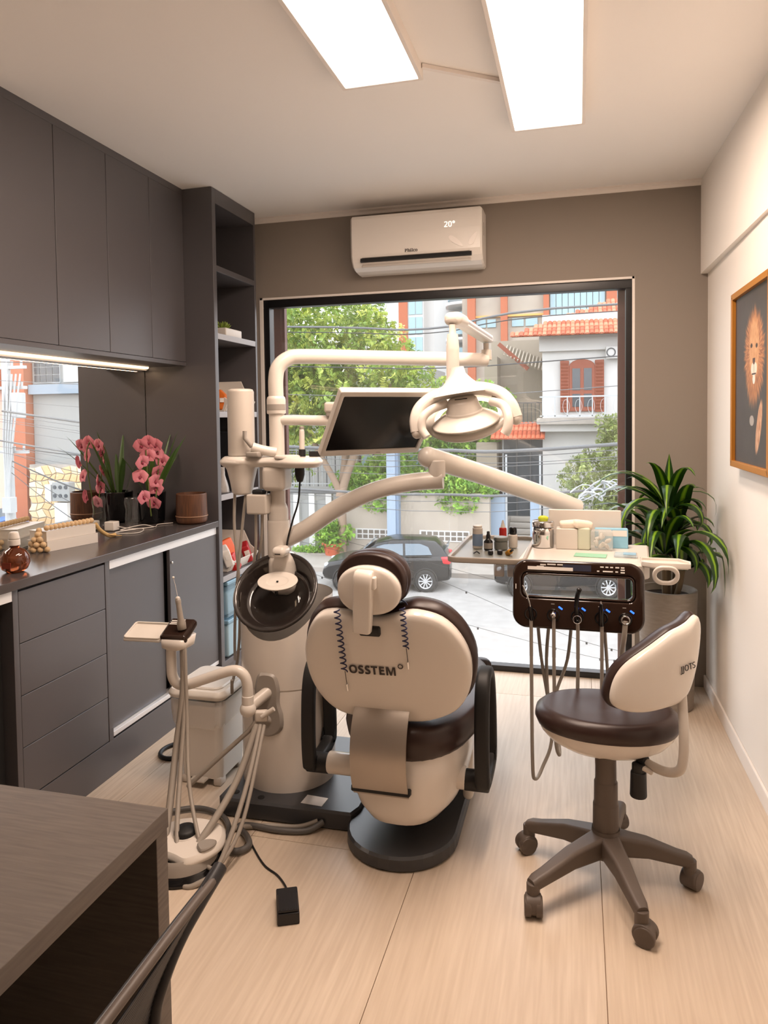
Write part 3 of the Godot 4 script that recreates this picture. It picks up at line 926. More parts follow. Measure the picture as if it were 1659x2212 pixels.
	var ypath := MB.curve([V(-0.565, 1.444, -2.58), V(-0.569, 1.490, -2.585), V(-0.553, 1.533, -2.60), V(-0.504, 1.572, -2.62), V(-0.427, 1.592, -2.63), V(-0.343, 1.598, -2.63), V(-0.269, 1.578, -2.62), V(-0.227, 1.536, -2.60), V(-0.209, 1.491, -2.59)], 5)
	part(l, "yoke", yk.sweep(ypath, [Vector2(-0.021, -0.013), Vector2(-0.012, -0.021), Vector2(0.012, -0.021), Vector2(0.021, -0.013), Vector2(0.021, 0.013), Vector2(0.012, 0.021), Vector2(-0.012, 0.021), Vector2(-0.021, 0.013)]), M.white_plastic)
	part(l, "yoke_neck", W(l).at(turned(V(-0.415, 1.578, -2.645), 0, 0, 8)).lathe([Vector2(0.105, 0.0), Vector2(0.08, 0.022), Vector2(0.05, 0.05), Vector2(0.03, 0.075), Vector2(0.026, 0.1)], 24), M.white_plastic)
	var bo2 := turned(V(-0.397, 1.487, -2.64), 19, 0, 6)
	part(l, "reflector_rim", W(l).at(bo2 * turned(V(0, -0.004, -0.06), 14)).lathe([Vector2(0.125, -0.012), Vector2(0.15, -0.02), Vector2(0.163, -0.008), Vector2(0.16, 0.006), Vector2(0.145, 0.01), Vector2(0.128, 0.004), Vector2(0.125, -0.012)], 48), M.white_plastic)
	part(l, "glow_ring_lamp", W(l).at(bo2 * turned(V(0, -0.006, -0.06), 14)).lathe([Vector2(0.112, -0.006), Vector2(0.126, -0.006), Vector2(0.126, 0.0), Vector2(0.112, 0.0)], 48), lamp("lamp_ring", "fff6df", 1.4))
	part(l, "shade", W(l).at(bo2).lathe([Vector2(0.0, -0.012), Vector2(0.118, -0.014), Vector2(0.126, -0.01), Vector2(0.122, -0.004), Vector2(0.095, 0.014), Vector2(0.066, 0.026), Vector2(0.067, 0.030), Vector2(0.066, 0.038), Vector2(0.062, 0.04), Vector2(0.055, 0.072), Vector2(0.05, 0.079), Vector2(0.036, 0.083), Vector2(0, 0.084)], 44), M.white_plastic)
	part(l, "vent_slot", W(l).at(bo2).box(V(0, 0.0835, 0.02), V(0.045, 0.003, 0.005)), M.rubber_black)
	part(l, "lamp_base", W(l).at(turned(V(-0.425, 1.425, -2.67), -8)).lathe([Vector2(0, -0.012), Vector2(0.07, -0.012), Vector2(0.075, -0.005), Vector2(0.082, 0.03), Vector2(0.09, 0.05), Vector2(0, 0.055)], 36), M.off_white)
	part(l, "grip", W(l).tube(MB.curve([V(-0.46, 1.545, -2.62), V(-0.51, 1.525, -2.59), V(-0.54, 1.495, -2.57), V(-0.543, 1.455, -2.565), V(-0.525, 1.425, -2.56)], 5), 0.0155, 12), M.white_plastic)
	part(l, "grip", W(l).tube(MB.curve([V(-0.30, 1.552, -2.62), V(-0.255, 1.535, -2.59), V(-0.235, 1.495, -2.56), V(-0.237, 1.455, -2.55), V(-0.247, 1.435, -2.55)], 5), 0.017, 12), M.white_plastic)
	for e in [V(-0.565, 1.442, -2.58), V(-0.209, 1.489, -2.59)]:
		part(l, "yoke_end", W(l).ball(e, V(0.021, 0.024, 0.021), 16), M.white_plastic)
	part(l, "switch", W(l).rbox(V(-0.29, 1.602, -2.625), V(0.02, 0.012, 0.02), 0.003, 1), M.rubber_black)


func delivery_unit() -> void:
	var d := thing("delivery_unit", "white swing arm with instrument console and tray", "dental unit", V(-0.6, 1.1, -2.8))
	var low := MB.curve([V(-1.2, 0.985, -2.78), V(-1.08, 1.045, -2.785), V(-0.95, 1.13, -2.80), V(-0.8, 1.2, -2.82), V(-0.65, 1.235, -2.84), V(-0.52, 1.245, -2.85)], 5)
	part(d, "lower_arm", W(d).tube(low, 0.036, 20), M.white_plastic)
	part(d, "arm_hub", W(d).pos(-1.2, 0.93, -2.78).lathe([Vector2(0.045, 0), Vector2(0.047, 0.01), Vector2(0.047, 0.14), Vector2(0.045, 0.15)], 28), M.white_plastic)
	part(d, "elbow", W(d).pos(-0.545, 1.255, -2.85).cyl(V(0, 0, 0), 0.034, 0.07, 24, 0.006), M.white_plastic)
	part(d, "upper_arm", W(d).tube(MB.curve([V(-0.58, 1.336, -2.85), V(-0.458, 1.286, -2.95), V(-0.359, 1.242, -3.05), V(-0.152, 1.152, -3.2), V(-0.005, 1.083, -3.3)], 6), 0.042, 22), M.white_plastic)
	part(d, "arm_knuckle", W(d).ball(V(-0.58, 1.336, -2.85), V(0.0425, 0.0425, 0.0425), 20), M.white_plastic)
	# trays
	var tp := PackedVector2Array([Vector2(-0.225, 0.02), Vector2(-0.20, 0.0), Vector2(0.23, 0.0), Vector2(0.25, 0.02), Vector2(0.28, 0.42), Vector2(-0.2, 0.42)])
	part(d, "tray_body", W(d).at(turned(V(0, 0.925, -2.76), -90)).prism(tp, 0.055, 0.006), M.white_plastic)
	var tl := rrect(0.3, 0.54, 0.04, 5)
	var side := part(d, "side_tray", W(d).at(turned(V(-0.335, 0.952, -2.99), -90, -1)).ring(tl, MB.inset(tl, 0.014), 0.022, 0.004), mat("tray_rim", "a59c90", 0.4))
	part(side, "tray_floor", W(d).at(turned(V(-0.335, 0.946, -2.99), -90, -1)).prism(MB.inset(tl, 0.012), 0.006), mat("tray_mat", "8f918a", 0.3))
	for q in [-0.29, -0.24]:
		part(d, "tray_clip", W(d).rbox(V(q, 0.915, -2.75), V(0.04, 0.05, 0.02), 0.006, 2), glass("clip_clear", "c9b9a8", 0.5, 0.1))
	part(d, "splash_panel", W(d).rbox(V(0.025, 1.026, -3.135), V(0.292, 0.15, 0.012), 0.004, 2), M.white_plastic)
	# console with a grip opening
	var ct := turned(V(-0.004, 0.846, -2.69), -8, -1)
	var co := rrect(0.458, 0.244, 0.052, 8)
	var ci := PackedVector2Array()
	for p in rrect(0.392, 0.09, 0.022, 8):
		ci.append(p + Vector2(0, 0.032))
	var con := part(d, "console", W(d).at(ct).ring(co, ci, 0.05, 0.01), M.brown_gloss)
	var cl := PackedVector2Array()
	for p in rrect(0.376, 0.074, 0.018, 8):
		cl.append(p + Vector2(0, 0.032))
	part(con, "opening_lip", W(d).at(ct).ring(ci, cl, 0.046, 0.004), M.brown_gloss)
	part(con, "display_screen", W(d).at(ct).box(V(-0.002, 0.1, 0.0255), V(0.1, 0.022, 0.001)), mat("display_dim", "3a3c4c", 0.15))
	part(con, "display_cover", W(d).at(ct).box(V(-0.095, 0.094, 0.0256), V(0.16, 0.012, 0.0012)), M.print_white)
	for q in [[0.085, 0.107, 0.012], [0.102, 0.107, 0.01], [0.118, 0.107, 0.01], [0.137, 0.107, 0.013], [0.155, 0.107, 0.012], [0.155, 0.099, 0.014], [0.155, 0.09, 0.014], [0.072, 0.092, 0.008], [0.105, 0.092, 0.034], [0.135, 0.092, 0.009], [-0.12, 0.107, 0.02], [-0.09, 0.109, 0.03], [-0.13, 0.1, 0.025], [-0.06, 0.109, 0.02], [-0.145, 0.095, 0.02]]:
		part(con, "key_mark", W(d).at(ct).box(V(q[0], q[1], 0.0256), V(q[2], 0.0045, 0.0008)), M.print_white)
	part(con, "status_mark", W(d).at(ct).box(V(-0.217, 0.025, 0.0256), V(0.003, 0.018, 0.0008)), M.print_white)
	for q in [-0.085, 0.078, 0.16]:
		part(con, "holder_mark", W(d).at(ct).box(V(q, -0.032, 0.0256), V(0.012, 0.003, 0.0008)), M.grey_plastic)
	for q in [-0.058, 0.022, 0.105, 0.186]:
		part(con, "led_light", W(d).at(ct * turned(V(q, -0.045, 0.0257), 0, 0, -35)).rbox(V(0, 0, 0), V(0.016, 0.006, 0.002), 0.0008, 1), M.led_blue)
	for q in [-0.163, -0.083, 0.0, 0.082, 0.163]:
		part(con, "instrument_socket", W(d).at(ct * turned(V(q, -0.072, 0.02), 90)).lathe([Vector2(0.024, 0), Vector2(0.023, 0.006), Vector2(0.02, 0.008), Vector2(0.017, 0.004), Vector2(0.0, 0.002)], 24), M.black_gloss)
	# cup holder at the side
	var hs := PackedVector2Array([Vector2(0.0, 0.02), Vector2(0.0, 0.09), Vector2(0.125, 0.085), Vector2(0.155, 0.04), Vector2(0.15, 0.0), Vector2(0.03, 0.0)])
	var ho := part(d, "side_dish", W(d).at(turned(V(0.225, 0.955, -2.72), -90)).prism(hs, 0.014, 0.004), M.white_gloss)
	part(ho, "dish_rim", W(d).at(turned(V(0.225, 0.962, -2.72), -90)).ring(hs, MB.inset(hs, 0.006), 0.018, 0.002), M.white_gloss)
	var ho2 := rrect(0.09, 0.075, 0.034, 6)
	part(ho, "holder_loop", W(d).at(turned(V(0.298, 0.928, -2.71), 18)).ring(ho2, ellipse_like(ho2, 0.031, 0.024), 0.012, 0.004), M.white_gloss)
	# instruments hang in the sockets
	var says := ["bent grey syringe in the first socket of the console", "silver tipped hose in the second socket of the console", "tall black hook handpiece in the middle socket", "black handpiece in the fourth socket of the console", "blank silver ended hose in the last socket of the console"]
	var k := 0
	for q in [-0.163, -0.083, 0.0, 0.082, 0.163]:
		var p0 := ct * V(q, -0.072, 0.034)
		var it := thing("dental_instrument", says[k], "instrument", p0, 0, "instruments on the console")
		if k == 0:
			part(it, "handle", W(it).tube([p0 + V(0.004, -0.02, 0.0), p0 + V(0.0, 0.03, 0.012)], 0.008, 10), M.black_gloss)
			part(it, "nozzle", W(it).tube(MB.curve([p0 + V(0, 0.03, 0.012), p0 + V(-0.004, 0.05, 0.014), p0 + V(-0.02, 0.09, 0.006), p0 + V(-0.028, 0.105, 0.002)], 4), 0.0028, 8), M.chrome)
		elif k == 1:
			part(it, "tip", W(it).ball(p0 + V(0, 0.004, 0.006), V(0.012, 0.012, 0.014), 14), M.chrome)
		elif k == 2:
			part(it, "handle", W(it).tube(MB.curve([p0 + V(0, -0.02, 0), p0 + V(-0.002, 0.04, 0.016), p0 + V(0.0, 0.08, 0.02), p0 + V(0.006, 0.1, 0.02)], 4), 0.008, 10, true, []), M.black_gloss)
			part(it, "hook", W(it).ball(p0 + V(0.007, 0.103, 0.02), V(0.01, 0.007, 0.008), 12), M.black_gloss)
			part(it, "ring", W(it).at(turned(p0 + V(0, -0.006, 0.012), 80)).lathe([Vector2(0.014, 0), Vector2(0.016, 0.004), Vector2(0.014, 0.008), Vector2(0.012, 0.004), Vector2(0.014, 0)], 20), M.chrome)
		elif k == 3:
			part(it, "handle", W(it).tube([p0 + V(0, -0.025, 0), p0 + V(0, 0.03, 0.012), p0 + V(0.0, 0.055, 0.014)], 0.0095, 10, true, [1.0, 1.0, 0.6]), M.black_gloss)
			part(it, "burr", W(it).tube([p0 + V(0, 0.05, 0.014), p0 + V(-0.002, 0.064, 0.016)], 0.003, 6), M.chrome)
		else:
			part(it, "end_ring", W(it).at(turned(p0 + V(0, 0.0, 0.004), 80)).lathe([Vector2(0.014, 0), Vector2(0.0165, 0.003), Vector2(0.014, 0.006), Vector2(0.011, 0.003), Vector2(0.014, 0)], 20), M.chrome)
		var lengths := [0.60, 0.50, 0.47, 0.55, 0.5]
		var swing := [0.02, 0.03, -0.02, -0.004, 0.0]
		var ln: float = lengths[k]
		var s: float = swing[k]
		if k == 4:
			part(it, "hose", W(it).tube(MB.curve([p0 + V(0, -0.005, 0), p0 + V(-0.004, -0.06, 0.0), p0 + V(-0.012, -0.16, -0.03), p0 + V(-0.005, -0.32, -0.06), p0 + V(-0.01, -0.42, -0.12)], 5), 0.009, 10), M.hose_grey)
		else:
			var bx := [0.05, -0.05, -0.06, 0.04][k] as float
			part(it, "hose", W(it).tube(MB.curve([p0 + V(0.002, -0.01, 0.0), p0 + V(0.002, -0.2, -0.005), p0 + V(s * 0.2, -ln + 0.05, -0.01), p0 + V(s * 0.6, -ln - 0.02, -0.03), p0 + V(s + bx * 0.3, -ln, -0.08), p0 + V(s + bx, -ln + 0.12, -0.12), p0 + V(bx * 0.6, -0.2, -0.14), p0 + V(bx * 0.3, -0.02, -0.13)], 6), 0.0065, 10), M.hose_grey)
		k += 1


func ellipse_like(poly: PackedVector2Array, rx: float, ry: float) -> PackedVector2Array:
	# an ellipse with one point in the direction of each point of poly
	var out := PackedVector2Array()
	for p in poly:
		var a := p.angle()
		out.append(Vector2(cos(a) * rx, sin(a) * ry))
	return out


func assistant_arm() -> void:
	var a := thing("assistant_arm", "bent white tube arm carrying a brown keypad head", "dental arm", V(-1.2, 0.42, -2.45))
	part(a, "boss_tube", W(a).tube([V(-1.135, 0.465, -2.53), V(-1.195, 0.42, -2.44)], 0.023, 16), M.off_white)
	part(a, "ball_joint", W(a).ball(V(-1.18, 0.428, -2.42), V(0.03, 0.03, 0.03), 18), M.white_plastic)
	part(a, "collar", W(a).pos(-1.18, 0.44, -2.42).cyl(V(0, 0, 0), 0.022, 0.04, 18, 0.003), M.white_plastic)
	var path := MB.curve([V(-1.18, 0.46, -2.42), V(-1.18, 0.52, -2.42), V(-1.195, 0.56, -2.415), V(-1.235, 0.572, -2.41), V(-1.33, 0.54, -2.40), V(-1.41, 0.512, -2.39), V(-1.448, 0.515, -2.385), V(-1.465, 0.545, -2.38), V(-1.468, 0.6, -2.38), V(-1.468, 0.655, -2.38)], 5)
	part(a, "tube", W(a).tube(path, 0.0195, 18), M.white_plastic)
	part(a, "head_base", loft(W(a), [[0.638, -1.462, -2.40, 0.02, 0.02], [0.645, -1.455, -2.40, 0.035, 0.035], [0.655, -1.45, -2.40, 0.052, 0.052], [0.69, -1.448, -2.40, 0.056, 0.058], [0.692, -1.448, -2.40, 0.0, 0.0]], 28, 3.5), M.white_plastic)
	var kp := part(a, "keypad", W(a).at(turned(V(-1.449, 0.708, -2.405), 22, 4)).rbox(V(0, 0, 0), V(0.105, 0.035, 0.115), 0.012, 3), M.brown_gloss)
	for q in [[-0.025, -0.035, 0.03], [0.0, -0.042, 0.024], [-0.015, -0.025, 0.05], [-0.022, -0.016, 0.038], [0.012, -0.018, 0.016]]:
		part(kp, "key_mark", W(a).at(turned(V(-1.449, 0.708, -2.405), 22, 4)).box(V(q[0], 0.0178, q[1]), V(q[2], 0.0008, 0.005)), M.print_white)
	var tr := part(a, "side_tray", W(a).at(turned(V(-1.585, 0.69, -2.41), 18, 4)).rbox(V(0, 0, 0), V(0.15, 0.012, 0.105), 0.005, 2), M.white_plastic)
	var el := rrect(0.15, 0.105, 0.012, 3)
	part(tr, "tray_rim", W(a).at(turned(V(-1.585, 0.697, -2.41), 18, 4) * turned(Vector3.ZERO, -90)).ring(el, MB.inset(el, 0.006), 0.012, 0.002), M.white_plastic)
	part(a, "hose_bracket", W(a).at(turned(V(-1.135, 0.40, -2.44), 0, 20)).rbox(V(0, 0, 0), V(0.05, 0.04, 0.03), 0.008, 2), M.off_white)
	part(a, "suction_pipe", W(a).tube([V(-1.40, 0.14, -2.36), V(-1.3, 0.235, -2.385), V(-1.18, 0.345, -2.42), V(-1.15, 0.385, -2.43)], 0.0085, 10), M.hose_grey)
	part(a, "bracket_lever", W(a).tube([V(-1.13, 0.40, -2.43), V(-1.085, 0.43, -2.44)], 0.009, 10), M.off_white)
	var s := thing("suction_handpiece", "grey upright suction tip in the keypad head", "handpiece", V(-1.425, 0.72, -2.39))
	part(s, "body", W(s).at(turned(V(-1.423, 0.722, -2.385), 4, 0, 5)).lathe([Vector2(0, 0), Vector2(0.016, 0), Vector2(0.0165, 0.025), Vector2(0.011, 0.04), Vector2(0.0095, 0.095), Vector2(0.0105, 0.1), Vector2(0.0105, 0.112), Vector2(0.006, 0.116), Vector2(0, 0.116)], 18), M.hose_grey)
	part(s, "tip", W(s).ball(V(-1.434, 0.838, -2.378), V(0.009, 0.008, 0.009), 12), M.off_white)
	part(s, "saliva_wire", W(s).tube(MB.curve([V(-1.434, 0.84, -2.378), V(-1.44, 0.88, -2.376), V(-1.448, 0.915, -2.374)], 4), 0.0011, 6), M.white_plastic)
	part(s, "wire_end", W(s).ball(V(-1.448, 0.916, -2.374), V(0.005, 0.005, 0.005), 8), M.white_plastic)
	# hoses fall to the floor and back to the column
	var says := ["thick grey suction hose falling from the keypad head", "middle thin grey hose looping down to the floor", "thin grey hose looping nearest the column"]
	var hs := [[[-1.415, 0.66, -2.375], [-1.41, 0.5, -2.36], [-1.415, 0.3, -2.31], [-1.38, 0.14, -2.20], [-1.335, 0.03, -2.08], [-1.30, 0.016, -2.05], [-1.25, 0.05, -2.10], [-1.18, 0.2, -2.3], [-1.15, 0.37, -2.43]], [[-1.41, 0.66, -2.37], [-1.40, 0.45, -2.35], [-1.375, 0.25, -2.27], [-1.31, 0.09, -2.13], [-1.235, 0.012, -2.03], [-1.18, 0.012, -2.04], [-1.135, 0.05, -2.10], [-1.125, 0.2, -2.27], [-1.135, 0.37, -2.43]], [[-1.405, 0.66, -2.37], [-1.385, 0.4, -2.34], [-1.33, 0.22, -2.25], [-1.24, 0.09, -2.15], [-1.18, 0.03, -2.10], [-1.13, 0.05, -2.11], [-1.105, 0.14, -2.22], [-1.12, 0.37, -2.43]]]
	for k in 3:
		var pts := []
		for q in hs[k]:
			pts.append(V(q[0], q[1], q[2]))
		solo("suction_hose", says[k], "hose", MB.new().tube(MB.curve(pts, 8), [0.0125, 0.0085, 0.007][k], 10), M.hose_grey, Vector3.ZERO, "hoses of the assistant arm")


func stool() -> void:
	var s := thing("operator_stool", "wheeled stool with brown seat and cream back shell", "stool", V(0.083, 0, -2.385))
	var wheels := [[-0.134, -2.172], [0.171, -2.123], [0.337, -2.403], [0.143, -2.686], [-0.166, -2.487]]
	var h := V(0.083, 0, -2.385)
	part(s, "hub", W(s).pos(h.x, 0, h.z).lathe([Vector2(0.03, 0.085), Vector2(0.05, 0.09), Vector2(0.052, 0.12), Vector2(0.046, 0.15), Vector2(0.043, 0.175)], 24), M.stool_brown)
	part(s, "gas_column", W(s).pos(h.x, 0, h.z).lathe([Vector2(0.041, 0.15), Vector2(0.04, 0.252), Vector2(0.0385, 0.254), Vector2(0.0385, 0.257), Vector2(0.037, 0.26), Vector2(0.0365, 0.325), Vector2(0.035, 0.327), Vector2(0.033, 0.332), Vector2(0.032, 0.42)], 24), M.stool_brown)
	for w in wheels:
		var e := V(w[0], 0, w[1])
		var dir := (e - h).normalized()
		var across := V(-dir.z, 0, dir.x)
		var rows := []
		for q in [[0.0, 0.125, 0.042, 0.04], [0.06, 0.13, 0.034, 0.036], [0.5, 0.122, 0.026, 0.028], [0.85, 0.1, 0.022, 0.021], [0.97, 0.094, 0.021, 0.02], [1.03, 0.09, 0.017, 0.016]]:
			var row := PackedVector3Array()
			for p in rrect(q[2] * 2, q[3] * 2, 0.012, 3):
				row.append(h.lerp(e, q[0]) + across * p.x + V(0, q[1] + p.y, 0))
			rows.append(row)
		var m := W(s)
		m.grid(rows, true, false)
		m.fan(rows[-1], true)
		part(s, "leg", m, M.stool_brown)
		var tw := atan2(dir.x, dir.z) + 0.9
		var ca := part(s, "caster", W(s).at(Transform3D(Basis(Vector3.UP, tw), e + V(0, 0.034, 0)) * looking(V(-0.024, 0, 0.008), V(0.05, 0, 0.008))).cyl(V(0, 0, 0), 0.031, 0.048, 20, 0.005), M.stool_brown)
		part(ca, "caster_stem", W(s).pos(e.x, 0.05, e.z).cyl(V(0, 0, 0), 0.02, 0.045, 16, 0.003), M.stool_brown)
		for sd in [-1, 1]:
			part(ca, "wheel", W(s).at(Transform3D(Basis(Vector3.UP, tw), e + V(0, 0.03, 0)) * looking(V(sd * 0.006, 0, 0.012), V(sd * 0.05, 0, 0.012))).cyl(V(0, 0, 0), 0.03, 0.021, 24, 0.004), M.stool_brown)
	# seat
	part(s, "seat_shell", loft(W(s), [[0.392, 0.088, -2.46, 0.05, 0.05], [0.395, 0.088, -2.465, 0.1, 0.08], [0.408, 0.088, -2.47, 0.145, 0.112], [0.43, 0.088, -2.475, 0.188, 0.142], [0.455, 0.088, -2.48, 0.213, 0.158], [0.475, 0.088, -2.48, 0.22, 0.163]], 40, 2.15), M.white_gloss)
	part(s, "seat_cushion", loft(W(s), [[0.468, 0.088, -2.48, 0.21, 0.156], [0.474, 0.088, -2.48, 0.223, 0.167], [0.495, 0.088, -2.48, 0.232, 0.175], [0.516, 0.088, -2.48, 0.228, 0.172], [0.53, 0.088, -2.48, 0.211, 0.158], [0.534, 0.088, -2.48, 0.192, 0.143], [0.524, 0.088, -2.48, 0.12, 0.09], [0.52, 0.088, -2.48, 0.0, 0.0]], 44, 2.15), M.brown_leather)
	# curved back
	var o2: Array = [Vector2(0.135, 0.723), Vector2(0.164, 0.761), Vector2(0.218, 0.803), Vector2(0.270, 0.838), Vector2(0.310, 0.852), Vector2(0.335, 0.862), Vector2(0.362, 0.877), Vector2(0.378, 0.860), Vector2(0.379, 0.811), Vector2(0.364, 0.726), Vector2(0.336, 0.653), Vector2(0.304, 0.622), Vector2(0.258, 0.611), Vector2(0.191, 0.602), Vector2(0.140, 0.610), Vector2(0.118, 0.634), Vector2(0.120, 0.678)]
	o2.reverse()
	for i in o2.size():
		o2[i] = Vector2((o2[i].x - 0.26) / 0.86, o2[i].y - 0.73)
	var line := smooth2(o2, 4)
	var bt := turned(V(0.26, 0.73, -2.3), 0, 31)
	var curl := func(p: Vector3) -> Vector3:
		var q := bt.affine_inverse() * (s.transform * p)
		q.z -= q.x * q.x * 1.3
		return s.transform.affine_inverse() * (bt * q)
	part(s, "back_shell", W(s).at(bt).pillow(line, [Vector2(0, 0.014), Vector2(0.3, 0.0135), Vector2(0.5, 0.013), Vector2(0.7, 0.011), Vector2(0.85, 0.008), Vector2(0.95, 0.002), Vector2(0.99, -0.006), Vector2(1, -0.018), Vector2(0.97, -0.024), Vector2(0.6, -0.024), Vector2(0, -0.024)]).warp(curl), M.white_gloss)
	part(s, "back_cushion", W(s).at(bt).pillow(line, [Vector2(0, -0.02), Vector2(0.5, -0.02), Vector2(0.96, -0.02), Vector2(1.01, -0.026), Vector2(1.03, -0.04), Vector2(1.01, -0.058), Vector2(0.94, -0.07), Vector2(0.6, -0.07), Vector2(0, -0.066)]).warp(curl), M.brown_leather)
	var tx := text(s, "lettering", "JJOTS", 0.026, W(s).home * bt * turned(V(0.062, 0.004, 0.0115), 0, 9, 8), M.print_black, "Droid Sans", 400, 0.0015)
	part(s, "back_tube", W(s).tube(MB.curve([V(0.17, 0.405, -2.42), V(0.215, 0.40, -2.37), V(0.26, 0.402, -2.33), V(0.292, 0.425, -2.30), V(0.302, 0.47, -2.29), V(0.304, 0.54, -2.297), V(0.304, 0.6, -2.325), V(0.304, 0.65, -2.35)], 6), 0.0145, 14), M.off_white)
	part(s, "tube_grip", W(s).at(looking(V(0.185, 0.408, -2.39), V(0.225, 0.402, -2.355))).cyl(V(0, 0, 0), 0.019, 0.025, 16, 0.003), M.rubber_black)
	part(s, "lever_clip", W(s).at(turned(V(0.205, 0.392, -2.35), 0, 0, -25)).rbox(V(0, 0, 0), V(0.035, 0.014, 0.02), 0.005, 2), M.off_white)
	part(s, "tilt_knob", W(s).pos(0.18, 0.30, -2.36).cyl(V(0, 0, 0), 0.026, 0.082, 20, 0.005, 0.024), M.rubber_black)
	part(s, "knob_collar", W(s).pos(0.18, 0.375, -2.36).cyl(V(0, 0, 0), 0.02, 0.03, 16, 0.002), M.rubber_black)


func small_floor_things() -> void:
	# pedal bin with a liner
	var b := thing("waste_bin", "white plastic pedal bin with a clear liner over its rim", "bin", V(-1.5, 0, -2.74))
	var rows := []
	for q in [[0.03, 0.09, 0.11], [0.2, 0.1, 0.123], [0.34, 0.112, 0.137]]:
		var row := PackedVector3Array()
		for p in rrect(q[1] * 2, q[2] * 2, 0.03, 4):
			row.append(V(-1.5 + p.x, q[0], -2.74 + p.y))
		rows.append(row)
	part(b, "body", W(b).grid(rows, true), mat("bin_white", "e9e4dc", 0.35))
	var lin := []
	for q in [[0.255, 0.112, 0.135], [0.27, 0.116, 0.139], [0.3, 0.119, 0.142], [0.34, 0.122, 0.146], [0.365, 0.123, 0.147]]:
		var row := PackedVector3Array()
		var k := 0
		for p in rrect(q[1] * 2, q[2] * 2, 0.035, 6):
			var wob := sin(k * 2.3) * 0.004 + sin(k * 0.9 + q[0] * 40.0) * 0.003
			row.append(V(-1.5 + p.x * (1.0 + wob * 6.0), q[0] + (sin(k * 1.7) * 0.012 if q[0] < 0.28 else 0.0), -2.74 + p.y * (1.0 + wob * 6.0)))
			k += 1
		lin.append(row)
	var film := glass("liner_film", "f6f3ee", 0.5, 0.3)
	part(b, "liner", W(b).grid(lin, true), film)
	var lid := rrect(0.262, 0.31, 0.045, 5)
	part(b, "lid", W(b).at(turned(V(-1.5, 0.385, -2.74), -90)).prism(lid, 0.036, 0.012, true), M.bin_white)
	part(b, "lid_panel", W(b).at(turned(V(-1.5, 0.406, -2.74), -90)).prism(rrect(0.2, 0.245, 0.04, 5), 0.012, 0.005, true), M.bin_white)
	for s in [-1, 1]:
		part(b, "foot", W(b).rbox(V(-1.5 + s * 0.072, 0.018, -2.655), V(0.036, 0.036, 0.05), 0.006, 1), M.white_plastic)
	part(b, "rear_foot", W(b).rbox(V(-1.5, 0.018, -2.82), V(0.17, 0.036, 0.04), 0.006, 1), M.white_plastic)
	part(b, "pedal", W(b).rbox(V(-1.5, 0.03, -2.62), V(0.07, 0.012, 0.05), 0.004, 1), M.off_white)
	# foot control
	var f := thing("foot_control", "white foot control with grey buttons on a black disc", "foot control", V(-1.29, 0, -2.13))
	part(f, "base_disc", W(f).pos(-1.29, 0, -2.13).lathe([Vector2(0, 0), Vector2(0.128, 0), Vector2(0.132, 0.006), Vector2(0.13, 0.014), Vector2(0.12, 0.02), Vector2(0.11, 0.045), Vector2(0, 0.05)], 40), M.black_gloss)
	part(f, "skirt", W(f).pos(-1.29, 0.02, -2.13).lathe([Vector2(0.118, 0), Vector2(0.112, 0.035), Vector2(0.1, 0.05)], 40), M.grey_plastic)
	var top: Array = [Vector2(-0.12, 0.02), Vector2(-0.08, -0.05), Vector2(0.0, -0.075), Vector2(0.06, -0.085), Vector2(0.12, -0.02), Vector2(0.13, 0.04), Vector2(0.09, 0.11), Vector2(0.0, 0.13), Vector2(-0.09, 0.1)]
	part(f, "top_cover", W(f).at(turned(V(-1.285, 0.068, -2.13), -84)).prism(smooth2(top, 5), 0.036, 0.012, true), M.white_gloss)
	var kn := part(f, "knob", W(f).pos(-1.30, 0.084, -2.17).lathe([Vector2(0.04, 0), Vector2(0.039, 0.012), Vector2(0.032, 0.022), Vector2(0, 0.026)], 28), M.rubber_black)
	part(kn, "knob_bezel", W(f).pos(-1.298, 0.08, -2.17).lathe([Vector2(0.048, 0), Vector2(0.051, 0.004), Vector2(0.046, 0.008), Vector2(0.038, 0.006)], 28), M.off_white)
	part(f, "button", W(f).at(turned(V(-1.195, 0.09, -2.115), -84)).prism(smooth2([Vector2(-0.03, 0.0), Vector2(-0.01, 0.025), Vector2(0.025, 0.028), Vector2(0.028, 0.0), Vector2(0.0, -0.03)], 5), 0.012, 0.004, true), M.grey_plastic)
	part(f, "button", W(f).at(turned(V(-1.37, 0.085, -2.1), -84)).prism(smooth2([Vector2(-0.03, 0.0), Vector2(-0.01, 0.025), Vector2(0.025, 0.028), Vector2(0.028, 0.0), Vector2(0.0, -0.03)], 5), 0.012, 0.004, true), M.grey_plastic)
	# little black pedal and its lead
	var p := thing("foot_switch", "small black foot switch lying alone on the floor", "foot switch", V(-0.855, 0, -2.0))
	var pt := turned(V(-0.857, 0, -2.0), 0, 25)
	part(p, "case", W(p).at(pt).rbox(V(0, 0.018, 0), V(0.066, 0.036, 0.125), 0.004, 2), M.black_plastic)
	part(p, "treadle", W(p).at(pt * turned(V(0, 0.04, 0.018), -3)).rbox(V(0, 0, 0), V(0.06, 0.008, 0.086), 0.002, 1), M.black_plastic)
	for k in 7:
		part(p, "rib", W(p).at(pt * turned(V(-0.024 + k * 0.008, 0.0445, 0.018), -3)).box(V(0, 0, 0), V(0.003, 0.002, 0.08)), M.black_plastic)
	part(p, "lead", W(p).tube(MB.curve([V(-0.885, 0.015, -2.06), V(-0.905, 0.006, -2.1), V(-0.955, 0.004, -2.15), V(-1.02, 0.004, -2.19), V(-1.1, 0.004, -2.275), V(-1.15, 0.006, -2.34)], 6), 0.0032, 8), M.rubber_black)
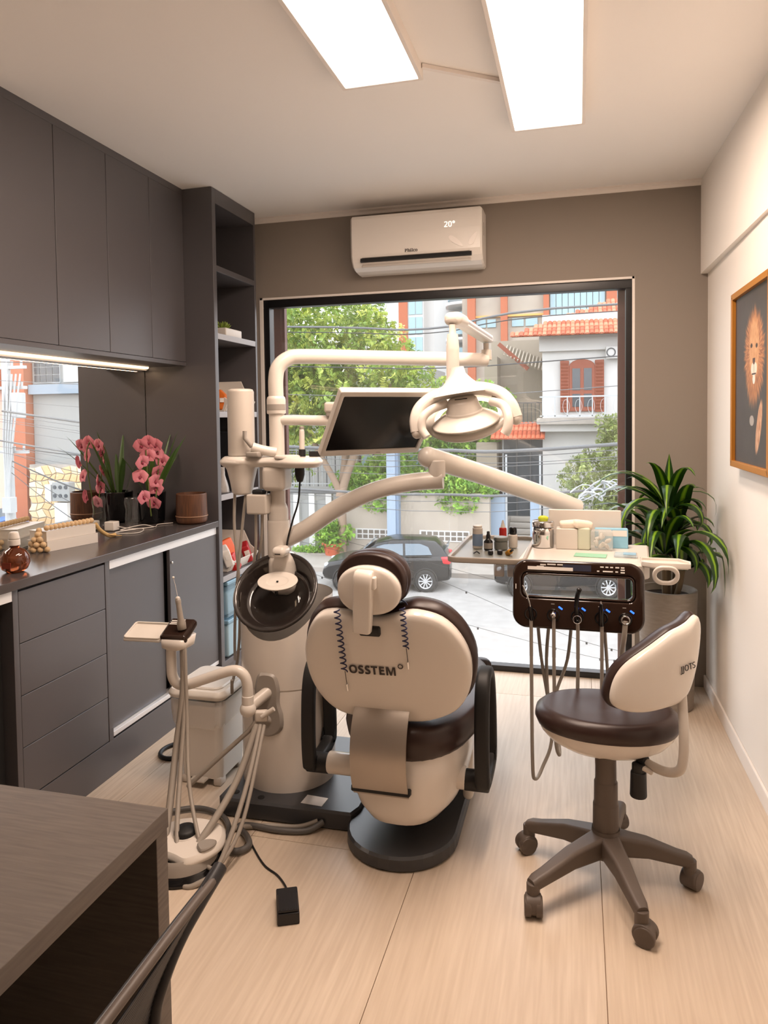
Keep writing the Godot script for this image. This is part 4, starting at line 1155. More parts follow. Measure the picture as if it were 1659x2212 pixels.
	# cables on the floor
	var cs := [[[[-0.9, 0.03, -2.44], [-0.95, 0.012, -2.40], [-1.05, 0.012, -2.38], [-1.15, 0.012, -2.385], [-1.2, 0.012, -2.37], [-1.14, 0.016, -2.31], [-1.11, 0.016, -2.26], [-1.14, 0.016, -2.22], [-1.2, 0.016, -2.24]], 0.011, "thick grey cable curling out of the dark base"], [[[-0.92, 0.03, -2.44], [-0.99, 0.01, -2.42], [-1.1, 0.01, -2.40], [-1.2, 0.012, -2.36], [-1.23, 0.012, -2.31], [-1.2, 0.012, -2.25], [-1.22, 0.02, -2.21]], 0.009, "second grey cable running beside the thick one"], [[[-1.25, 0.02, -2.2], [-1.215, 0.02, -2.26], [-1.22, 0.02, -2.33], [-1.3, 0.014, -2.42], [-1.42, 0.014, -2.44], [-1.52, 0.014, -2.36], [-1.53, 0.014, -2.22], [-1.45, 0.014, -2.1]], 0.01, "dark grey cable looped wide around the foot control"]]
	for q in cs:
		var pts := []
		for e in q[0]:
			pts.append(V(e[0], e[1], e[2]))
		solo("floor_cable", q[2], "cable", MB.new().tube(MB.curve(pts, 7), q[1], 10), M.hose_grey if q[1] < 0.0095 else mat("cable_grey", "5f5d5b", 0.4), Vector3.ZERO, "cables on the floor")
	var ring := MB.new()
	var rp := []
	for k in 25:
		var a := TAU * k / 24
		rp.append(V(cos(a) * 0.062, 0.0, sin(a) * 0.075))
	solo("hose_ring", "black rubber hose loop lying at the plinth", "hose", ring.tube(rp, 0.0095, 10, false), M.rubber_black, V(-1.755, 0.0095, -2.86))
	# hoses that hang from the instrument shelf
	var hh := [[[[-1.375, 1.19, -2.74], [-1.375, 1.05, -2.73], [-1.355, 0.85, -2.72], [-1.35, 0.65, -2.71], [-1.36, 0.5, -2.7], [-1.365, 0.42, -2.66], [-1.345, 0.40, -2.62], [-1.335, 0.46, -2.6]], "pale grey hose hanging farthest from the pole"], [[[-1.325, 1.19, -2.74], [-1.34, 1.05, -2.73], [-1.36, 0.85, -2.72], [-1.385, 0.68, -2.74], [-1.41, 0.55, -2.78], [-1.42, 0.47, -2.8]], "pale grey hose hanging under the cup dispenser"], [[[-1.28, 1.11, -2.735], [-1.285, 0.98, -2.74], [-1.3, 0.9, -2.75], [-1.335, 0.7, -2.78], [-1.35, 0.4, -2.78], [-1.345, 0.2, -2.75], [-1.34, 0.1, -2.74]], "grey hose falling from the valve box"], [[[-1.25, 1.11, -2.735], [-1.265, 1.0, -2.75], [-1.29, 0.9, -2.77], [-1.33, 0.75, -2.80], [-1.34, 0.5, -2.82]], "second grey hose under the valve box"]]
	for q in hh:
		var pts := []
		for e in q[0]:
			pts.append(V(e[0], e[1], e[2]))
		solo("shelf_hose", q[1], "hose", MB.new().tube(MB.curve(pts, 7), 0.0065, 8), M.hose_grey, Vector3.ZERO, "hoses under the instrument shelf")


func wall_things() -> void:
	# air conditioner
	var a := thing("air_conditioner", "white split air conditioner on the wall above the window", "air conditioner", V(-0.885, 2.34, -4.23))
	var prof: Array = [Vector2(0.0, 0.315), Vector2(0.16, 0.315), Vector2(0.19, 0.308), Vector2(0.198, 0.29), Vector2(0.2, 0.2), Vector2(0.197, 0.085), Vector2(0.185, 0.05), Vector2(0.16, 0.022), Vector2(0.12, 0.006), Vector2(0.06, 0.0), Vector2(0.0, 0.0)]
	var poly := PackedVector2Array(prof)
	part(a, "casing", MB.new().prism(poly, 0.755, 0.01).warp(func(p: Vector3) -> Vector3: return V(p.z, p.y, p.x)), mat("casing_white", "ebe5dd", 0.25))
	part(a, "outlet", MB.new().at(turned(V(0.0, 0.062, 0.188), -22)).box(V(0, 0, 0), V(0.64, 0.032, 0.012)), M.rubber_black)
	part(a, "flap", MB.new().at(turned(V(0.0, 0.034, 0.172), -42)).rbox(V(0, 0, 0), V(0.63, 0.036, 0.012), 0.004, 1), M.off_white)
	for k in 2:
		part(a, "louvre", MB.new().at(turned(V(0.0, 0.058 + k * 0.012, 0.192 + k * 0.003), -22)).box(V(0, 0, 0), V(0.62, 0.002, 0.004)), M.grey_plastic)
	part(a, "side_grip", MB.new().box(V(0.378, 0.2, 0.12), V(0.003, 0.07, 0.014)), M.grey_plastic)
	text(a, "lettering", "Philco", 0.024, turned(V(-0.02, 0.095, 0.2), -2), M.print_black, "Droid Serif", 700, 0.001)
	text(a, "display_digits", "20°", 0.042, turned(V(0.2, 0.222, 0.2005), 0), lamp("digit_glow", "fff6ea", 1.2), "Droid Sans", 400, 0.001)
	for q in [[0.235, 0.125, -38.0, 0.1], [0.33, 0.135, 58.0, 0.08]]:
		var leaf := PackedVector2Array()
		for k in 16:
			var an := TAU * k / 16
			leaf.append(Vector2(cos(an) * q[3] * 0.5, sin(an) * 0.014 * (1.0 - 0.4 * cos(an))))
		part(a, "leaf_decal", MB.new().at(turned(V(q[0], q[1], 0.2), 0, 0, q[2])).prism(leaf, 0.0016), mat("decal_white", "f8f1ea", 0.3))
	# framed lion picture on the side wall
	var pw := thing("lion_picture", "gold framed lion portrait hanging on the cream wall", "picture", V(0.675, 1.635, -3.12), -PI / 2 + deg_to_rad(0.7))
	var fo := rrect(0.62, 0.735, 0.002, 1)
	part(pw, "frame", MB.new().pos(0, 0, 0.018).ring(fo, MB.inset(fo, 0.026), 0.034, 0.002), mat("gilt", "b87a2c", 0.4, 0.25))
	var pm := mat("lion_print", "ffffff", 0.5)
	pm.albedo_texture = lion()
	var cv := MB.new()
	cv.quad(V(-0.288, -0.345, 0.02), V(-0.288, 0.345, 0.02), V(0.288, 0.345, 0.02), V(0.288, -0.345, 0.02))
	part(pw, "print", cv, pm)
	part(pw, "backing", MB.new().box(V(0, 0, 0.009), V(0.58, 0.695, 0.012)), M.black_plastic)
	# wall socket plate screws on the sliding doors
	solo("door_pull", "tiny steel pull knob on the far sliding door", "knob", MB.new().ball(V(0, 0, 0), V(0.006, 0.007, 0.007), 10), M.chrome, V(-1.895, 0.81, -3.1))


func lion() -> ImageTexture:
	# a lion's head and paw out of a dark ground, painted with streaks of fur
	var w := 288
	var h := 345
	var im := Image.create(w, h, false, Image.FORMAT_RGB8)
	var f := FastNoiseLite.new()
	f.seed = 3
	f.frequency = 1.0
	f.fractal_octaves = 3
	for y in h:
		for x in w:
			var u := (x + 0.5) / w - 0.56
			var q := (y + 0.5) / h
			var col := Color("3a3331").lerp(Color("46403d"), 0.5 + 0.5 * f.get_noise_2d(u * 3.0, q * 3.0))
			# mane
			var dx := u / 0.29
			var dy := (q - 0.36) / 0.27
			var r := sqrt(dx * dx + dy * dy * (0.72 if dy > 0.0 else 1.1))
			var ang := atan2(dx, dy)
			var st := f.get_noise_2d(ang * 14.0, r * 3.0)
			var edge := 1.0 + 0.16 * f.get_noise_2d(ang * 9.0, 4.0)
			if r < edge:
				var mane := Color("7d4b2c").lerp(Color("c98d58"), clampf(0.5 + st * 0.9, 0, 1))
				col = col.lerp(mane, clampf((edge - r) * 5.0, 0, 1))
			# face
			var fx := u / 0.15
			var fy := (q - 0.34) / 0.19
			var fr := sqrt(fx * fx + fy * fy)
			if fr < 1.0:
				var face := Color("b98252").lerp(Color("dcae80"), clampf(0.5 + f.get_noise_2d(u * 40.0, q * 14.0) * 0.8, 0, 1))
				col = col.lerp(face, clampf((1.0 - fr) * 4.0, 0, 0.9))
			# eyes
			for s in [-1, 1]:
				var ex: float = (u - s * 0.07) / 0.03
				var ey: float = (q - 0.325 - s * 0.004) / 0.013
				if ex * ex + ey * ey < 1.0:
					col = Color("2a1a10") if ex * ex + ey * ey < 0.4 else Color("54361f")
				# muzzle
				var mx: float = (u - s * 0.035) / 0.045
				var my := (q - 0.455) / 0.035
				if mx * mx + my * my < 1.0:
					col = col.lerp(Color("ece2d6"), 0.85)
			# nose, mouth, chin
			if absf(u) < 0.035 * clampf((0.43 - q) / 0.03 + 0.4, 0, 1) and q > 0.395 and q < 0.43:
				col = Color("4a2c25")
			if absf(u) < 0.003 and q > 0.43 and q < 0.475:
				col = Color("3a2420")
			var cx := u / 0.035
			var cy := (q - 0.512) / 0.028
			if cx * cx + cy * cy < 1.0:
				col = Color("e4ddd4")
			if absf(u) < 0.055 and q > 0.478 and q < 0.486:
				col = Color("33211d")
			# ears' shade and the paw
			var px := (u - 0.14 + (q - 0.78) * 0.42) / 0.07
			var py := (q - 0.78) / 0.16
			var pr := px * px + py * py
			if pr < 1.0:
				var fur := Color("a4714e").lerp(Color("d6b092"), clampf(0.5 + f.get_noise_2d(u * 50.0, q * 12.0), 0, 1))
				col = col.lerp(fur, clampf((1.0 - pr) * 3.0, 0, 1))
			var ax := (u + 0.05) / 0.06
			var ay := (q - 0.745) / 0.03
			if ax * ax + ay * ay < 1.0:
				col = col.lerp(Color("b9b2ab"), 0.8)
			im.set_pixel(x, y, col)
	return ImageTexture.create_from_image(im)


func strap_leaf(base: Vector3, az: float, lift: float, length: float, width: float, droop: float, n := 9) -> MB:
	# a long leaf that rises at the angle lift and bends over by droop
	var rows := []
	var p := base
	var e := lift
	var step := length / n
	for k in n + 1:
		var t := float(k) / n
		var dir := V(cos(az) * cos(e), sin(e), sin(az) * cos(e))
		var side := V(-sin(az), 0, cos(az))
		var up := side.cross(dir).normalized() * -1.0
		var w := width * (0.35 + 1.5 * t) if t < 0.4 else width * lerpf(0.95, 0.0, pow((t - 0.4) / 0.6, 1.6))
		rows.append(PackedVector3Array([p - side * w * 0.5 + up * w * 0.12, p - side * w * 0.22 + up * w * 0.02, p, p + side * w * 0.22 + up * w * 0.02, p + side * w * 0.5 + up * w * 0.12]))
		p += dir * step
		e -= droop / n * (0.5 + 1.2 * t)
	return MB.new().grid(rows)


func corner_plant() -> void:
	var t := thing("corn_plant", "tall striped corn plant in a grey pot in the corner", "plant", V(0.44, 0, -3.93))
	var pot := mat("pot_grey", "ffffff", 0.85)
	pot.albedo_texture = noise_tex(128, 128, 6.0, Color("8b8177"), Color("9c9287"), 1.0, 5.0, 4, 51)
	triplanar(pot, V(2, 2, 2))
	part(t, "pot", MB.new().lathe([Vector2(0, 0), Vector2(0.118, 0), Vector2(0.125, 0.01), Vector2(0.143, 0.6), Vector2(0.141, 0.605), Vector2(0.128, 0.605), Vector2(0.126, 0.56), Vector2(0, 0.56)], 40), pot)
	part(t, "soil", MB.new().cyl(V(0, 0.55, 0), 0.126, 0.02, 24), mat("soil", "2b211b", 1.0))
	var st := Image.create(64, 8, false, Image.FORMAT_RGB8)
	for x in 64:
		var u := absf(x - 31.5) / 32.0
		var c := Color("1f3d12")
		if u < 0.3:
			c = Color("8fb02c").lerp(Color("5f8d20"), u / 0.3)
		elif u < 0.42:
			c = Color("2c5417")
		for y in 8:
			st.set_pixel(x, y, c)
	var lm := mat("striped_leaf", "ffffff", 0.35)
	lm.albedo_texture = ImageTexture.create_from_image(st)
	lm.backlight_enabled = true
	lm.backlight = Color(0.25, 0.35, 0.08)
	var cane := mat("cane", "6b5a45", 0.9)
	rng.seed = 12
	var crowns := [[V(0.0, 1.0, 0.03), 15, 0.48], [V(-0.03, 0.8, 0.1), 16, 0.5], [V(0.05, 0.9, -0.02), 13, 0.46], [V(0.06, 0.72, 0.08), 11, 0.5]]
	for c in crowns:
		var o: Vector3 = c[0]
		part(t, "cane", MB.new().tube(MB.curve([V(o.x * 0.5, 0.55, o.z * 0.4), V(o.x * 0.8, o.y * 0.6 + 0.2, o.z * 0.8), o], 4), 0.014, 8), cane)
		for k in c[1]:
			var az: float = TAU * k * 0.381966 + rng.randf_range(-0.2, 0.2)
			var young: float = float(k) / c[1]
			var len: float = c[2] * rng.randf_range(0.85, 1.15)
			var lift := lerpf(0.65, 1.45, young)
			var lean := lerpf(3.0, 1.6, young)
			# leaves against the wall and the window wall are shorter and hang sooner
			if cos(az) > 0.3:
				len *= 0.66
				lean *= 1.25
			if cos(az) > 0.75:
				len *= 0.75
			if sin(az) < -0.5:
				len *= 0.6
			part(t, "leaf", strap_leaf(o + V(cos(az), 0, sin(az)) * 0.012, az, lift, len, rng.randf_range(0.06, 0.085), lean, 10).warp(func(p: Vector3) -> Vector3: return V(minf(p.x, 0.208), p.y, maxf(p.z, -0.27))), lm)
	# the ones that show against wall and window
	for q in [[0.0, 1.03, 0.03, 1.57, 1.53, 0.27, 0.055, 0.15], [0.0, 1.0, 0.03, 0.35, 1.15, 0.38, 0.034, 3.5], [-0.01, 1.0, 0.04, 3.0, 0.95, 0.46, 0.045, 2.4], [-0.03, 0.9, 0.06, 2.9, 0.9, 0.44, 0.065, 2.8], [0.0, 0.82, 0.12, 0.95, 0.9, 0.56, 0.07, 3.1], [0.03, 0.8, 0.1, 1.2, 0.8, 0.56, 0.065, 3.4], [0.05, 0.76, 0.1, 0.8, 0.7, 0.5, 0.065, 2.9], [-0.02, 0.9, 0.06, 1.9, 1.0, 0.5, 0.07, 3.0]]:
		part(t, "leaf", strap_leaf(V(q[0], q[1], q[2]), q[3], q[4], q[5], q[6], q[7], 11).warp(func(p: Vector3) -> Vector3: return V(minf(p.x, 0.208), p.y, maxf(p.z, -0.27))), lm)


func worktop_things() -> void:
	var y := 0.9475
	# amber pump bottle
	var b := thing("pump_bottle", "round amber glass bottle with a white pump", "bottle", V(-2.005, y, -2.215))
	var amber := mat("amber_glass", "8a4a2c", 0.02)
	amber.refraction_enabled = true
	amber.refraction_scale = 0.05
	amber.transparency = BaseMaterial3D.TRANSPARENCY_ALPHA
	amber.albedo_color.a = 0.25
	part(b, "flask", MB.new().lathe([Vector2(0, 0), Vector2(0.028, 0), Vector2(0.044, 0.012), Vector2(0.053, 0.035), Vector2(0.05, 0.06), Vector2(0.036, 0.08), Vector2(0.017, 0.09), Vector2(0.015, 0.1), Vector2(0.0, 0.1)], 32), amber)
	part(b, "flask_label", MB.new().at(turned(V(0.01, 0.032, 0.052), 0, 8)).box(V(0, 0, 0), V(0.034, 0.022, 0.003)), mat("label_red", "7a3320", 0.4))
	part(b, "pump_collar", MB.new().cyl(V(0, 0.098, 0), 0.021, 0.022, 20, 0.002), M.white_plastic)
	part(b, "pump_head", MB.new().cyl(V(0, 0.12, 0), 0.02, 0.028, 20, 0.005, 0.016), M.white_plastic)
	# two books
	var bt := turned(V(-2.2, y, -2.72), 0, 8)
	for k in 2:
		var n := ["white book at the bottom of the worktop stack", "white book lying on top of the worktop stack"]
		var s := [V(0.13, 0.0435, 0.262), V(0.115, 0.041, 0.25)]
		var z: Vector3 = s[k]
		var bk := thing("book", n[k], "book", bt.origin + V(0, 0.044 * k, 0), deg_to_rad(-13.0 - k), "books on the worktop")
		part(bk, "cover", MB.new().box(V(0, 0.0015, 0), V(z.x, 0.003, z.z)).box(V(0, z.y - 0.0015, 0), V(z.x, 0.003, z.z)).box(V(z.x / 2 - 0.0015, z.y / 2, 0), V(0.003, z.y - 0.006, z.z)), M.white_plastic)
		part(bk, "pages", MB.new().box(V(-0.002, z.y / 2, 0), V(z.x - 0.008, z.y - 0.006, z.z - 0.004)), mat("paper", "e8e1d6", 0.9))
	# wooden bead garland: each bead a part
	var g := thing("bead_garland", "pale wooden bead garland draped over the white books", "garland", V(-2.2, y, -2.72))
	var wood := mat("bead_wood", "cdae84", 0.55)
	var ball := MB.new().ball(Vector3.ZERO, V(0.0125, 0.0125, 0.0125), 12).mesh()
	var spots := []
	for k in 12:
		spots.append(V(-2.185 + k * 0.0038, y + 0.086 + 0.0125, -2.60 - k * 0.0215))
	for k in 6:
		spots.append(V(-2.205 + 0.006 * (k % 2), y + 0.09 - k * 0.0142, -2.577 + 0.006 * (k % 3)))
	for q in [[-2.235, 0.0125, -2.565], [-2.21, 0.0125, -2.548], [-2.185, 0.0125, -2.558], [-2.16, 0.0125, -2.57], [-2.222, 0.034, -2.558], [-2.197, 0.034, -2.55], [-2.172, 0.034, -2.562], [-2.21, 0.0545, -2.553], [-2.24, 0.034, -2.57], [-2.188, 0.056, -2.56], [-2.2, 0.076, -2.562]]:
		spots.append(V(q[0], y + q[1], q[2]))
	for p in spots:
		var o := part(g, "bead", ball, wood)
		o.position = p - g.position
	var ts := part(g, "tassel", W(g).tube(MB.curve([V(-2.14, y + 0.08, -2.862), V(-2.135, y + 0.045, -2.89), V(-2.13, y + 0.012, -2.945), V(-2.125, y + 0.01, -2.985)], 5), 0.009, 10, true, []), mat("jute", "c3a06a", 0.9))
	for k in 8:
		part(ts, "strand", W(g).tube(MB.curve([V(-2.134, y + 0.028, -2.90), V(-2.13 + (k - 3.5) * 0.004, y + 0.014, -2.95), V(-2.125 + (k - 3.5) * 0.007, y + 0.003, -3.0)], 4), 0.0022, 5), M.jute)
	# charger and its white lead
	var c := thing("charger", "white charger cube with tangled white lead", "charger", V(-2.26, y, -3.15))
	part(c, "cube", MB.new().rbox(V(0, 0.024, 0), V(0.055, 0.045, 0.05), 0.005, 2), M.white_plastic)
	part(c, "lead", W(c).tube(MB.curve([V(-2.235, y + 0.02, -3.16), V(-2.17, y + 0.004, -3.2), V(-2.1, y + 0.004, -3.27), V(-2.15, y + 0.004, -3.18), V(-2.19, y + 0.004, -3.08), V(-2.13, y + 0.004, -3.05), V(-2.07, y + 0.004, -3.1), V(-2.12, y + 0.006, -3.2), V(-2.2, y + 0.006, -3.13), V(-2.14, y + 0.02, -3.23), V(-2.1, y + 0.004, -3.28), V(-2.13, y + 0.004, -3.36), V(-2.08, y + 0.004, -3.42)], 6), 0.0022, 6), M.white_plastic)
	# wooden canister
	var w := thing("wooden_canister", "turned brown wooden canister with a ring near its foot", "canister", V(-1.99, y, -3.46))
	var wd := mat("canister_wood", "ffffff", 0.45)
	wd.albedo_texture = noise_tex(128, 128, 1.0, Color("4a2f22"), Color("70492f"), 30.0, 2.0, 3, 61)
	triplanar(wd, V(4, 4, 4))
	part(w, "body", MB.new().lathe([Vector2(0, 0), Vector2(0.07, 0), Vector2(0.079, 0.012), Vector2(0.082, 0.03), Vector2(0.08, 0.155), Vector2(0.078, 0.16), Vector2(0.071, 0.16), Vector2(0.069, 0.03), Vector2(0, 0.03)], 36), wd)
	part(w, "ring", MB.new().lathe([Vector2(0.081, 0.036), Vector2(0.085, 0.038), Vector2(0.085, 0.042), Vector2(0.081, 0.044)], 36), mat("canister_ring", "8c6a50", 0.4))
	# orchid
	var o := thing("orchid", "pink orchid with strap leaves in a glossy black pot", "orchid", V(-2.215, y, -3.44))
	part(o, "pot", MB.new().lathe([Vector2(0, 0), Vector2(0.058, 0), Vector2(0.064, 0.01), Vector2(0.074, 0.16), Vector2(0.073, 0.166), Vector2(0.066, 0.166), Vector2(0.064, 0.12), Vector2(0, 0.12)], 32), M.black_gloss)
	var lf := mat("orchid_leaf", "43602a", 0.4)
	lf.backlight_enabled = true
	lf.backlight = Color(0.2, 0.3, 0.1)
	for q in [[-2.6, 1.25, 0.40, 0.3], [-1.2, 1.35, 0.40, 0.25], [0.3, 1.05, 0.44, 0.3], [0.55, 0.95, 0.42, 0.4], [-0.2, 1.3, 0.4, 0.2], [1.3, 1.25, 0.38, 0.35], [2.4, 1.2, 0.36, 0.5], [0.9, 1.4, 0.36, 0.2], [-0.9, 1.2, 0.3, 0.4]]:
		part(o, "leaf", strap_leaf(V(cos(q[0]) * 0.02, 0.12, sin(q[0]) * 0.02), q[0], q[1], q[2], 0.032, q[3]), lf)
	var stem := mat("orchid_stem", "5c6a2c", 0.6)
	part(o, "stem", W(o).tube(MB.curve([V(-2.2, 1.07, -3.42), V(-2.18, 1.25, -3.36), V(-2.165, 1.36, -3.31), V(-2.15, 1.39, -3.3), V(-2.14, 1.33, -3.28), V(-2.14, 1.2, -3.29), V(-2.145, 1.08, -3.31), V(-2.145, 1.0, -3.32)], 5), 0.003, 6), stem)
	part(o, "stem", W(o).tube(MB.curve([V(-2.2, 1.07, -3.43), V(-2.18, 1.28, -3.41), V(-2.16, 1.38, -3.38), V(-2.145, 1.32, -3.4), V(-2.145, 1.2, -3.39), V(-2.145, 1.06, -3.36)], 5), 0.003, 6), stem)
	var pink := mat("petal_pink", "d88490", 0.5)
	pink.backlight_enabled = true
	pink.backlight = Color(0.5, 0.22, 0.26)
	var pet := MB.new()
	var pr := []
	for k in 6:
		var t := k / 5.0
		var wdt := 0.0165 * sin(PI * pow(t, 0.62)) + 0.001
		pr.append(PackedVector3Array([V(-wdt, 0.003 + t * 0.026, sin(t * 2.2) * 0.005), V(0, 0.003 + t * 0.026, sin(t * 2.2) * 0.005 + wdt * 0.25), V(wdt, 0.003 + t * 0.026, sin(t * 2.2) * 0.005)]))
	pet.grid(pr)
	var petal := pet.mesh()
	var lip := MB.new().ball(V(0, -0.004, 0.006), V(0.006, 0.008, 0.006), 8).mesh()
	var dark := mat("petal_dark", "8f2f45", 0.5)
	rng.seed = 9
	for q in [[1.371, -3.246], [1.385, -3.309], [1.366, -3.380], [1.287, -3.231], [1.314, -3.297], [1.325, -3.400], [1.282, -3.429], [1.211, -3.243], [1.227, -3.400], [1.176, -3.367], [1.136, -3.383], [1.105, -3.259], [1.065, -3.358]]:
		var fl := Node3D.new()
		fl.name = "flower"
		o.add_child(fl, true)
		fl.transform = Transform3D(Basis.from_euler(V(rng.randf_range(-0.3, 0.35), 0.75 + rng.randf_range(-0.6, 0.6), rng.randf_range(-0.4, 0.4))), V(-2.145 + rng.randf_range(-0.012, 0.012), q[0], q[1]) - o.position).scaled_local(V(1.22, 1.22, 1.22))
		for k in 5:
			var pl := part(fl, "petal", petal, pink)
			pl.transform = turned(V(0, 0, 0.002 if k in [1, 4] else 0.0), 0, 0, 72.0 * k) * Transform3D(Basis.from_scale(V(1.55, 1.2, 1.2) if k in [1, 4] else V(0.8, 1.12, 1.0)), Vector3.ZERO)
		part(fl, "lip", lip, dark)
	# clear vase
	var v := solo("glass_vase", "small clear glass vase in front of the orchid pot", "vase", MB.new().lathe([Vector2(0, 0), Vector2(0.026, 0), Vector2(0.031, 0.006), Vector2(0.034, 0.05), Vector2(0.03, 0.09), Vector2(0.037, 0.13), Vector2(0.034, 0.15), Vector2(0.03, 0.156)], 28), glass("clear_glass", "eef4f2", 0.02, 0.0), V(-2.22, y, -3.26))


func shelf_things() -> void:
	# succulent planter
	var s := thing("succulent", "little succulent in a long white planter on the upper shelf", "plant", V(-1.96, 1.966, -3.80))
	part(s, "planter", MB.new().rbox(V(0, 0.024, -0.04), V(0.1, 0.048, 0.2), 0.006, 2), M.white_plastic)
	var su := mat("succulent_green", "7b8f3a", 0.5)
	var leafm := MB.new().ball(V(0, 0.022, 0), V(0.006, 0.024, 0.004), 8).mesh()
	for k in 22:
		var o := part(s, "leaf", leafm, su)
		var a := TAU * k * 0.382
		o.transform = turned(V(cos(a) * 0.012, 0.045, 0.01 + sin(a) * 0.014), sin(a) * (10.0 + k * 3.0), 0, -cos(a) * (10.0 + k * 3.0))
	# storage bins
	for k in 2:
		var y: float = [1.541, 0.632][k]
		var n := ["white open fronted storage bin holding an orange box", "white storage bin full of red and orange packets"]
		var b := thing("storage_bin", n[k], "bin", V(-1.94, y, -3.9), 0, "storage bins on the shelf tower")
		var side := PackedVector2Array([Vector2(-0.2, 0.0), Vector2(0.02, 0.0), Vector2(0.05, 0.06), Vector2(0.0, 0.1), Vector2(-0.04, 0.185), Vector2(-0.2, 0.185)])
		for z in [-0.16, 0.18]:
			part(b, "side_wall", MB.new().pos(0, 0, z).prism(side, 0.008, 0.002), M.white_plastic)
		part(b, "floor", MB.new().box(V(-0.09, 0.004, 0.01), V(0.22, 0.008, 0.33)), M.white_plastic)
		part(b, "back_wall", MB.new().box(V(-0.196, 0.09, 0.01), V(0.008, 0.18, 0.33)), M.white_plastic)
		part(b, "front_lip", MB.new().at(turned(V(0.035, 0.03, 0.01), 0, 0, -26)).box(V(0, 0, 0), V(0.006, 0.06, 0.33)), M.white_plastic)
		if k == 0:
			var ob := thing("medicine_box", "orange box with white labels inside the upper bin", "box", V(-1.97, y + 0.009, -3.74))
			part(ob, "carton", MB.new().at(turned(V(0, 0.055, 0), 0, 20)).prism(PackedVector2Array([Vector2(-0.04, -0.05), Vector2(0.03, -0.055), Vector2(0.05, -0.01), Vector2(0.05, 0.03), Vector2(0.02, 0.06), Vector2(-0.04, 0.055)]), 0.08, 0.006), mat("carton_orange", "cf6a1e", 0.4))
			for j in 2:
				part(ob, "label", MB.new().at(turned(V(0.012 + j * 0.03, 0.055, 0.043 - j * 0.01), 0, 20)).box(V(0, 0, 0), V(0.022, 0.024, 0.002)), M.print_white)
	var packs := [["carton_red", "a5161c", V(-1.93, 0.70, -3.98), 30.0, "large red packet leaning in the lower bin"], ["carton_orange2", "d65a22", V(-1.96, 0.75, -3.79), -20.0, "orange packet at the back of the lower bin"], ["carton_red2", "b8231d", V(-1.925, 0.675, -3.80), 15.0, "red packet with a white strip in the lower bin"], ["carton_white", "e4ddd6", V(-1.935, 0.72, -3.73), 40.0, "white packet standing at the bin's near end"]]
	for p in packs:
		var o := thing("medicine_packet", p[4], "packet", p[2], deg_to_rad(p[3]), "packets in the lower bin")
		part(o, "pack", MB.new().at(turned(V(0, 0, 0), 14, 0, 18)).rbox(V(0, 0, 0), V(0.05, 0.11, 0.09), 0.01, 2), mat(p[0], p[1], 0.4))
		part(o, "label", MB.new().at(turned(V(0, 0, 0), 14, 0, 18)).box(V(0.005, 0.012, 0.046), V(0.03, 0.03, 0.002)), M.print_white)
	# glass flask and dark things on the middle shelf
	var f := thing("glass_flask", "clear conical flask on the shelf behind the hopper", "flask", V(-1.93, 1.084, -3.70))
	part(f, "flask", MB.new().lathe([Vector2(0, 0), Vector2(0.034, 0), Vector2(0.038, 0.008), Vector2(0.03, 0.05), Vector2(0.014, 0.1), Vector2(0.013, 0.14), Vector2(0.016, 0.145), Vector2(0.011, 0.145), Vector2(0.011, 0.1), Vector2(0.026, 0.05), Vector2(0.033, 0.01), Vector2(0, 0.008)], 28), glass("flask_glass", "d8d2cc", 0.3, 0.05))
	solo("black_carton", "tall black carton standing on the middle shelf", "box", MB.new().rbox(V(0, 0.17, 0), V(0.16, 0.34, 0.16), 0.004, 1), M.black_plastic, V(-2.0, 1.084, -3.86))
	solo("white_tag_strip", "thin white tag hanging in front of the black carton", "tag", MB.new().rbox(V(0, 0, 0), V(0.004, 0.06, 0.018), 0.001, 1), M.print_white, V(-1.915, 1.40, -3.82))
	# clear blue boxes at the bottom
	var blue := glass("box_blue", "8fb4c8", 0.4, 0.12)
	var cont := mat("box_contents", "9db9c6", 0.6)
	for k in 2:
		var x := thing("plastic_box", ["translucent blue box on the tower's bottom shelf", "translucent blue lidded box stacked on the bottom one"][k], "box", V(-1.99, 0.161 + k * 0.218, -3.83), 0, "blue boxes at the foot of the tower")
		part(x, "tub", MB.new().rbox(V(0, 0.098, 0), V(0.2, 0.19, 0.36), 0.015, 2), cont if k == 0 else blue)
		part(x, "lid", MB.new().rbox(V(0, 0.203, 0), V(0.215, 0.022, 0.38), 0.006, 2), mat("lid_blue", "7fa3b8", 0.4))
		if k == 1:
			part(x, "contents", MB.new().rbox(V(0, 0.08, 0), V(0.17, 0.13, 0.32), 0.02, 2), cont)


